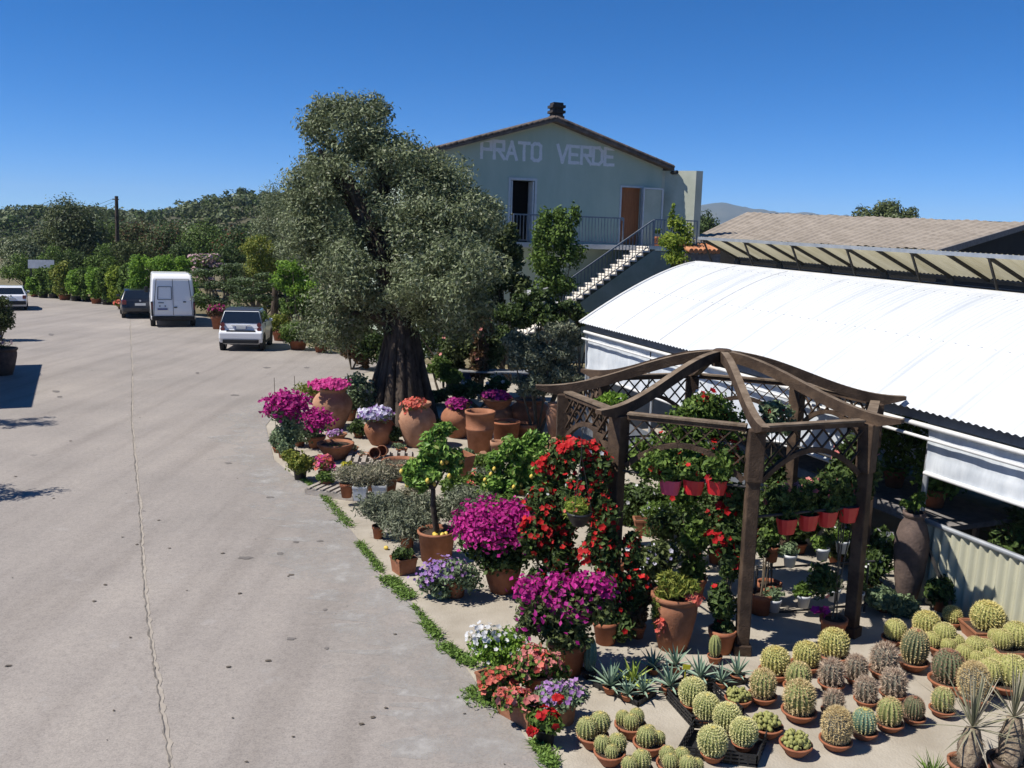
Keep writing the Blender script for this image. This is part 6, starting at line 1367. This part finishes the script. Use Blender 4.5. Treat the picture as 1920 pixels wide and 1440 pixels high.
for a in [(1144, 1298, 30, 'spiky narrow leaved aloe at the left of the front tray', 'agave', 22), (1186, 1290, 28, 'yellow-green aloe in the front tray', 'aloe', 20), (1176, 1312, 24, 'broad grey agave at the front edge of the front tray'), (1206, 1306, 24, 'grey agave at the right corner of the front tray'), (1224, 1262, 26, 'pale agave at the back left of the rear tray'), (1255, 1300, 32, 'largest grey agave with long arching leaves, front of the rear tray'), (1266, 1258, 26, 'agave at the back of the rear tray, below the big terracotta pot'), (1312, 1282, 30, 'grey-green agave right of the yellow tag'), (1352, 1288, 22, 'small agave right of the middle of the rear tray'), (1382, 1276, 28, 'agave at the right end of the rear tray')]:
    agave(*a)
sp = Spot(1283, 1290, .02); root = empty('price_tag', sp.p, 'yellow plastic tag stuck between the agaves', 'tag'); mb = MB(); mb.box((0, 0, .10), (.012, .004, .2)); mb.build('stake', M('tag_yellow', (.75, .66, .03), (.8, .72, .06), 3, .5), root); mb = MB(); mb.box((.01, -.005, .22), (.075, .005, .05)); mb.build('tag_plate', bpy.data.materials['tag_yellow'], root)
# ---------------------------------------------------------------- yuccas at the lower right
MT['shag'] = M('shag', (.14, .10, .075), (.40, .32, .22), 18, .95, 1.0, 40)
def yucca(x, yb, ytop, label, pr, mat, nl=70, L=.62):
    sp = Spot(x, yb); s = sp.s; root = empty('yucca', sp.p, label, 'yucca'); add_pot(root, 'std', pr * s, pr * 1.0 * s, mat)
    top = sp.at(x + 12, ytop); base = np.array([0, 0, pr * .8 * s]); mb = MB(); mb.tube([base, base * .5 + top * .5, top], [.085, .10, .055], 12, wob=.12)
    q = base + (top - base) * rng.uniform(0, 1, 260)[:, None]; a = rng.uniform(0, 6.28, 260); d = np.stack([cos_(a) * .12, sin_(a) * .12, -rng.uniform(.03, .14, 260)], 1); mb.spikes(q, q + d, .02); mb.build('trunk', MT['shag'], root)
    a = rng.uniform(0, 6.28, nl); el = np.where(rng.uniform(size=nl) < .3, rng.uniform(-.3, .5, nl), rng.uniform(.6, 1.5, nl)); l = L * rng.uniform(.75, 1.2, nl); mb = MB()
    for i in range(nl):
        d = np.array([cos(a[i]) * cos(el[i]), sin(a[i]) * cos(el[i]), sin(el[i])]); sd = np.array([-sin(a[i]), cos(a[i]), 0]); V = []
        for t, ww in ((0, .8), (.35, 1), (.7, .7), (1, .05)): 
            c = top + d * l[i] * t + np.array([0, 0, -.12 * t * t * l[i] * cos(el[i])]); V += [c - sd * .008 * ww, c + sd * .008 * ww]
        mb.raw(V, [[0, 1, 3, 2], [2, 3, 5, 4], [4, 5, 7, 6]])
    mb.build('leaves', G['thorn'], root)
yucca(1812, 1462, 1365, 'left yucca with shaggy trunk and thin grey leaves in the lower right corner', 36, 'terracotta', 46, .5); yucca(1890, 1462, 1345, 'right yucca with shaggy trunk in a dark stone pot in the lower right corner', 40, 'dark_urn', 46, .52)
sp = Spot(1745, 1462); root = empty('succulent', sp.p, 'green spiky succulent at the bottom edge left of the yuccas', 'succulent'); mb = MB(); n_ = 60; a = rng.uniform(0, 6.28, n_); el = rng.uniform(.4, 1.4, n_); d = np.stack([cos_(a) * cos_(el), sin_(a) * cos_(el), sin_(el)], 1) * rng.uniform(.14, .3, n_)[:, None]; mb.spikes(np.zeros((n_, 3)) + rng.normal(size=(n_, 3)) * .03, d, .022); mb.build('leaves', G['mid'], root)
# ============================================================ FAR POTTED SHRUBS AND BEDS
RGp = 'potted shrubs lined up along the far edge of the car park'
for i, (x, yb, yt, w_, lf, lb) in enumerate([(62, 553, 520, 24, 'bright', 'low light green shrub beside the white car at the far left'), (78, 555, 500, 30, 'mid', 'potted shrub right below the pale panel roof, left end of the row'), (98, 556, 495, 30, 'mid', 'second tall potted shrub of the row, under the right end of the pale panel'), (118, 559, 488, 36, 'yellowgreen', 'tall yellowish potted shrub in a black tub, third of the row'), (140, 561, 505, 34, 'bright', 'bright green potted shrub standing lower than its neighbours'), (160, 562, 500, 30, 'mid', 'potted shrub with reddish pot left of the black crates'), (178, 566, 495, 34, 'bright', 'bright tall potted shrub just above the row of black tubs'), (198, 568, 500, 32, 'mid', 'mid green potted shrub over the black tubs'), (216, 569, 496, 32, 'lime', 'yellow-green potted shrub right of the black tubs'), (236, 571, 492, 34, 'mid', 'dark potted shrub left of the black hatchback'), (258, 574, 490, 34, 'dark', 'dark green shrub directly behind the black hatchback')]):
    potted(x, yb + 4, ('cyl', w_ * .30, 9, 'black_plastic' if i % 3 else 'terracotta_red'), [(x, (yt * .6 + yb * .4), w_ * .62, (yb - yt) * .42), (x + 3, yt * .35 + yb * .65, w_ * .6, (yb - yt) * .36), (x - 3, yt * .82 + yb * .18, w_ * .4, (yb - yt) * .18)], lf, lb, 'potted shrub', 1500, .17, .6, group=RGp, name='potted_shrub', clump=.36)
potted(226, 580, ('std', 8, 6, 'terracotta'), [(224, 568, 12, 6)], 'yellowgreen', 'small orange tinged plant at the rear corner of the black hatchback', 'potted plant', 200, .12, .5, [('coral', 40, .08)])
def shrub(name, x, yb, lobes, leaf, label, cat='shrub', n=2200, ls=.15, la=.55, fl=None, trunk=True, clump=.34, sp=None):
    sp = sp or Spot(x, yb); root = empty(name, sp.p, label, cat)
    planted(sp, lobes, root, leaf, n, ls, la, fl, clump=clump, stem=dict(base=(0, 0, 0), n=7, r=.025) if trunk else None); return root
shrub('hedge', 300, 590, [(262, 505, 30, 28), (300, 500, 34, 24), (335, 505, 30, 26), (265, 540, 30, 30), (340, 545, 34, 34), (372, 560, 22, 26)], 'bright', 'dense bright green hedge rising behind the white van', 'hedge', 5200, .15)
shrub('flowering_shrub', 395, 585, [(385, 488, 34, 18), (405, 500, 22, 18), (380, 520, 30, 22)], 'mid', 'oleander with pale pink blossoms above the clipped pines', 'shrub', 1800, .16, .4, ('oleander', 260, .10))
shrub('laurel_shrub', 480, 610, [(482, 460, 36, 24), (475, 490, 34, 30), (500, 500, 30, 30)], 'yellowgreen', 'yellow-green shrub rising behind the clipped pines', 'shrub', 2400, .13)
shrub('laurel_shrub', 560, 642, [(555, 500, 34, 24), (580, 500, 34, 22), (545, 530, 36, 28), (585, 540, 36, 30), (530, 520, 18, 24)], 'bright', 'bright lime green shrub left of the big olive', 'shrub', 4000, .12, .6)
shrub('dark_shrub', 560, 640, [(560, 575, 40, 24), (590, 580, 30, 24), (535, 575, 20, 20)], 'mid', 'shaded shrub below the bright lime green one', 'shrub', 1800, .12)
UG = 'bushes massed behind the far row of potted shrubs'
for x, yb, lob, lf, lb in [(60, 548, [(40, 505, 40, 30), (70, 520, 34, 22)], 'mid', 'bush behind the white car and below the pale panel'), (110, 548, [(105, 490, 36, 34), (90, 520, 30, 22)], 'mid', 'bush behind the third potted shrub of the far row'), (160, 550, [(150, 495, 44, 30), (170, 520, 40, 26)], 'dark', 'dark bush behind the bright green potted shrubs'), (210, 552, [(205, 490, 44, 34), (215, 525, 40, 26)], 'mid', 'bush below the telegraph pole behind the potted row'), (255, 556, [(245, 480, 44, 34), (255, 520, 40, 30)], 'darkolive', 'dull olive bush above the black hatchback'), (350, 560, [(350, 480, 40, 26), (330, 500, 40, 30)], 'dark', 'dark bush above the hedge behind the white van'), (430, 575, [(430, 490, 44, 36), (450, 530, 44, 40)], 'dark', 'dark bush in the shade behind the clipped pines'), (500, 590, [(500, 510, 50, 40), (520, 560, 40, 30)], 'darkolive', 'dull green bush between the clipped pines and the lime green shrub')]:
    o = shrub('bush', x, yb, lob, lf, lb, 'bush', 2600, .17, .55); o['group'] = UG
# clipped cloud pines
def cloud_pine(x, yb, pads, label):
    sp = Spot(x, yb); root = empty('cloud_pine', sp.p, label, 'clipped pine', 'clipped cloud pines beside the car park'); mb = MB()
    c0 = sp.at(x, yb - 40); mb.tube([(0, 0, 0), (.1, 0, c0[2] * .5), c0], [.12, .10, .08], 8)
    for px, py, rx, ry in pads: e = sp.at(px, py); mb.tube([c0, c0 * .5 + e * .5 + [0, 0, -.1], e], [.07, .05, .03], 6)
    mb.build('trunk', MT['twig'], root)
    for px, py, rx, ry in pads:
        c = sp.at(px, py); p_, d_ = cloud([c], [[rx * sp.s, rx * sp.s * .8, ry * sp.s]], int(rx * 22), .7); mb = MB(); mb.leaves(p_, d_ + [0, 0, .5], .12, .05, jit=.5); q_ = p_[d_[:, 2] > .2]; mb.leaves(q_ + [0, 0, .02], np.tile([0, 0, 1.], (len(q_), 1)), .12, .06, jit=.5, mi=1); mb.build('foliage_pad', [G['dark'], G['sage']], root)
cloud_pine(420, 615, [(378, 512, 20, 6), (420, 510, 20, 6), (436, 500, 18, 5), (400, 535, 24, 7), (432, 540, 18, 6), (385, 560, 24, 8), (412, 568, 18, 6)], 'clipped cloud pine nearest the white van')
cloud_pine(480, 622, [(450, 528, 24, 6), (470, 545, 26, 6), (495, 518, 16, 5), (498, 535, 18, 5), (455, 560, 22, 8), (490, 560, 20, 6), (445, 580, 20, 8)], 'clipped cloud pine behind the small white city car')
potted(406, 618, ('std', 13, 24, 'terracotta_red'), [(408, 580, 20, 14), (396, 584, 10, 10)], 'brown', 'plant with dark red leaves in a brown pot between the van and the city car', 'potted plant', 600, .12, .5, [('magenta', 60, .07)])
potted(556, 657, ('std', 18, 18, 'terracotta_red'), [(555, 618, 30, 20), (540, 630, 18, 14), (575, 625, 20, 16)], 'mid', 'round green shrub in a brown pot right of the city car', 'potted shrub', 1800, .10, .5, name='potted_shrub')
potted(522, 640, ('std', 14, 18, 'terracotta_red'), [(524, 598, 22, 14), (515, 612, 14, 14)], 'yellowgreen', 'yellowish rounded shrub behind the city car', 'potted shrub', 1100, .10, .5, name='potted_shrub')
potted(600, 662, ('std', 14, 18, 'terracotta_red'), [(605, 630, 30, 26), (640, 630, 30, 26)], 'darkolive', 'dark shrub under the left branches of the big olive', 'potted shrub', 2000, .11, .45, name='potted_shrub')
# left edge
shrub('dark_bush', 2, 640, [(-6, 585, 34, 38), (8, 600, 26, 28), (-20, 600, 36, 40), (4, 570, 22, 22)], 'darkolive', 'dark bush cut off by the left edge of the picture', 'bush', 3600, .10, .5)
potted(-4, 706, ('belly', 26, 50, 'dark_urn'), [(4, 648, 22, 14), (-10, 640, 24, 16)], 'darkolive', 'big dark clay pot with a dry plant at the left edge of the picture', 'potted plant', 300, .08, .3, [('oleander', 20, .05)])
for p0, rad, lb in [((P(38, 792), .85, 'small tree just off the left edge whose leafy shadow lies on the road, farther one')), ((P(6, 926), .7, 'small tree just off the left edge whose leafy shadow lies on the road, nearer one'))]:
    hz = 2.9; q = p0.copy(); q[:2] += SUN_H / math.tan(SUN_EL) * hz; root = empty('olive_tree', (q[0], q[1], 0), lb, 'tree'); mb = MB(); mb.tube([(-.3, 0, 0), (-.2, .05, 1.5), (0, 0, hz)], [.10, .08, .03], 8); mb.build('trunk', MT['bark'], root)
    c_, r2 = clumps((0, 0, hz), (rad, rad * .9, .6), 20, .2); p_, d_ = cloud(c_, r2, 2200, .2); mb = MB(); mb.leaves(p_, d_, .09, .035); mb.build('crown', G['olive'], root)
# ============================================================ BETWEEN OLIVE AND HOUSE
def at_depth(x, y, d): 
    s_ = Spot(x, y, dep_=d); s_.p = s_.p.copy(); g = s_.p.copy(); g[2] = 0; s_.p = g; return s_
def shrubd(name, x, y, d, lobes, leaf, label, cat='shrub', n=2400, ls=.13, la=.55, fl=None, clump=.34):
    sp = Spot(x, y, dep_=d); g = sp.p.copy(); g[2] = 0; off = sp.p - g; sp2 = Spot(x, y, dep_=d); sp2.p = g
    return shrub(name, x, y, lobes, leaf, label, cat, n, ls, la, fl, clump=clump, sp=sp2)
shrubd('climbing_shrub', 1040, 600, 31, [(1025, 420, 22, 34), (1045, 410, 18, 26), (1080, 400, 12, 28), (1050, 450, 40, 30), (1030, 490, 40, 30), (1070, 480, 30, 30), (1040, 530, 44, 28), (1020, 560, 30, 20), (1010, 450, 24, 40), (1060, 430, 26, 40)], 'mid', 'bright green shrub climbing in front of the balcony railing', 'shrub', 5600, .12, .55, clump=.6)
shrubd('young_tree', 1268, 600, 30, [(1258, 410, 8, 22), (1275, 420, 14, 22), (1262, 450, 28, 24), (1285, 440, 16, 30), (1270, 480, 32, 18), (1262, 390, 4, 14)], 'lime', 'young leafy tree in front of the pale wing wall', 'tree', 1500, .12, .5, clump=.6)
shrubd('dark_tree', 945, 620, 29.5, [(950, 435, 28, 18), (925, 460, 36, 28), (960, 480, 28, 34), (930, 510, 44, 36), (970, 540, 36, 36), (910, 560, 44, 34)], 'darkolive', 'dark brownish-green tree between the big olive and the staircase', 'tree', 6500, .14, .55, clump=.3)
shrubd('dark_shrub', 1000, 660, 28.5, [(1000, 560, 40, 26), (1030, 590, 44, 22), (980, 590, 36, 24), (1060, 575, 26, 16)], 'dark', 'dark shrub with white blossoms at the foot of the staircase', 'shrub', 3600, .13, .55, ('white', 26, .09))
shrubd('sage_hedge', 1010, 760, 19.8, [(960, 640, 32, 28), (1000, 640, 36, 26), (1045, 630, 36, 30), (1075, 630, 22, 34), (980, 680, 44, 34), (1040, 680, 48, 36), (1000, 720, 46, 26), (1060, 720, 36, 26)], 'grey', 'grey-green hedge standing left of the greenhouse corner', 'hedge', 9000, .10, .38)
for x, y, d, lob, lf, lb, fl in [(850, 720, 25.5, [(850, 640, 30, 30), (835, 670, 24, 30)], 'dark', 'dark shrub with reddish flowers right of the olive trunk', ('salmon', 26, .06)), (905, 720, 25, [(905, 630, 24, 40), (895, 680, 26, 36)], 'brown', 'reddish brown shrub in the shade before the sage hedge', ('salmon', 20, .06)), (830, 740, 24.5, [(825, 690, 24, 20), (845, 705, 24, 16)], 'mid', 'fan leaved plant at the foot of the olive trunk', None), (660, 700, 30, [(655, 650, 26, 30), (680, 660, 20, 34)], 'brown', 'brownish shrub behind the olive trunk on its left', ('coral', 12, .07)), (900, 760, 23.5, [(880, 730, 40, 16), (930, 720, 30, 20), (850, 735, 26, 12)], 'dark', 'low dark ground shrub behind the shaded jars', ('white', 12, .05)), (790, 770, 24, [(760, 740, 50, 12), (810, 745, 34, 14)], 'dark', 'low dark plants around the foot of the olive trunk', None)]:
    shrubd('dark_shrub', x, y, d, lob, lf, lb, 'shrub', 2200, .11, .5, fl)
for x, y, d, lob, lf, lb in [(840, 640, 29, [(830, 560, 60, 50), (800, 600, 50, 44), (870, 590, 50, 44)], 'darkolive', 'dark shrub behind the right side of the olive trunk, under its branches'), (960, 660, 28, [(960, 600, 50, 30), (930, 640, 44, 34), (900, 600, 44, 34)], 'dark', 'dark shrub below the brownish tree, left of the staircase foot'), (890, 740, 25.5, [(870, 650, 44, 44), (920, 660, 30, 50), (840, 680, 30, 40)], 'darkolive', 'dull shrub filling the shade between olive trunk and sage hedge'), (770, 700, 30, [(790, 650, 44, 50), (680, 640, 44, 40), (720, 650, 40, 40)], 'dark', 'dark shrub directly behind the olive trunk'), (1090, 640, 29.5, [(1080, 585, 30, 20), (1100, 600, 24, 16)], 'dark', 'small dark shrub under the lowest stair steps')]:
    shrubd('dark_shrub', x, y, d, lob, lf, lb, 'shrub', 3600, .13, .5)
# low table with blue legs in the shade
p = P(930, 748); root = empty('plant_table', p, 'low dark plant table with blue legs in the shade left of the sage hedge', 'table'); mb = MB(); mb.box((0, 0, .78), (2.1, .7, .03)); mb.build('table_top', MT['metal_grey'], root)
mb = MB(); mb.box((0, 0, .38), (.30, .06, .76)); lm = mb.mesh('leg', M('blue_paint', (.02, .05, .16), (.035, .08, .22), 4, .6))
for x in (-.85, .85): place(lm, 'leg', root, (x, 0, 0))
# geranium pot on the landing
root = empty('terracotta_pot', HOUSE_POT, 'small terracotta pot standing on the balcony at the head of the stairs', 'terracotta pot'); add_pot(root, 'std', .16, .36, 'terracotta_red')
sp = Spot(1233, 440, dep_=dep(HOUSE_POT)); sp.p = HOUSE_POT; planted(sp, [(1233, 432, 8, 6)], root, 'mid', 120, .09, .5)
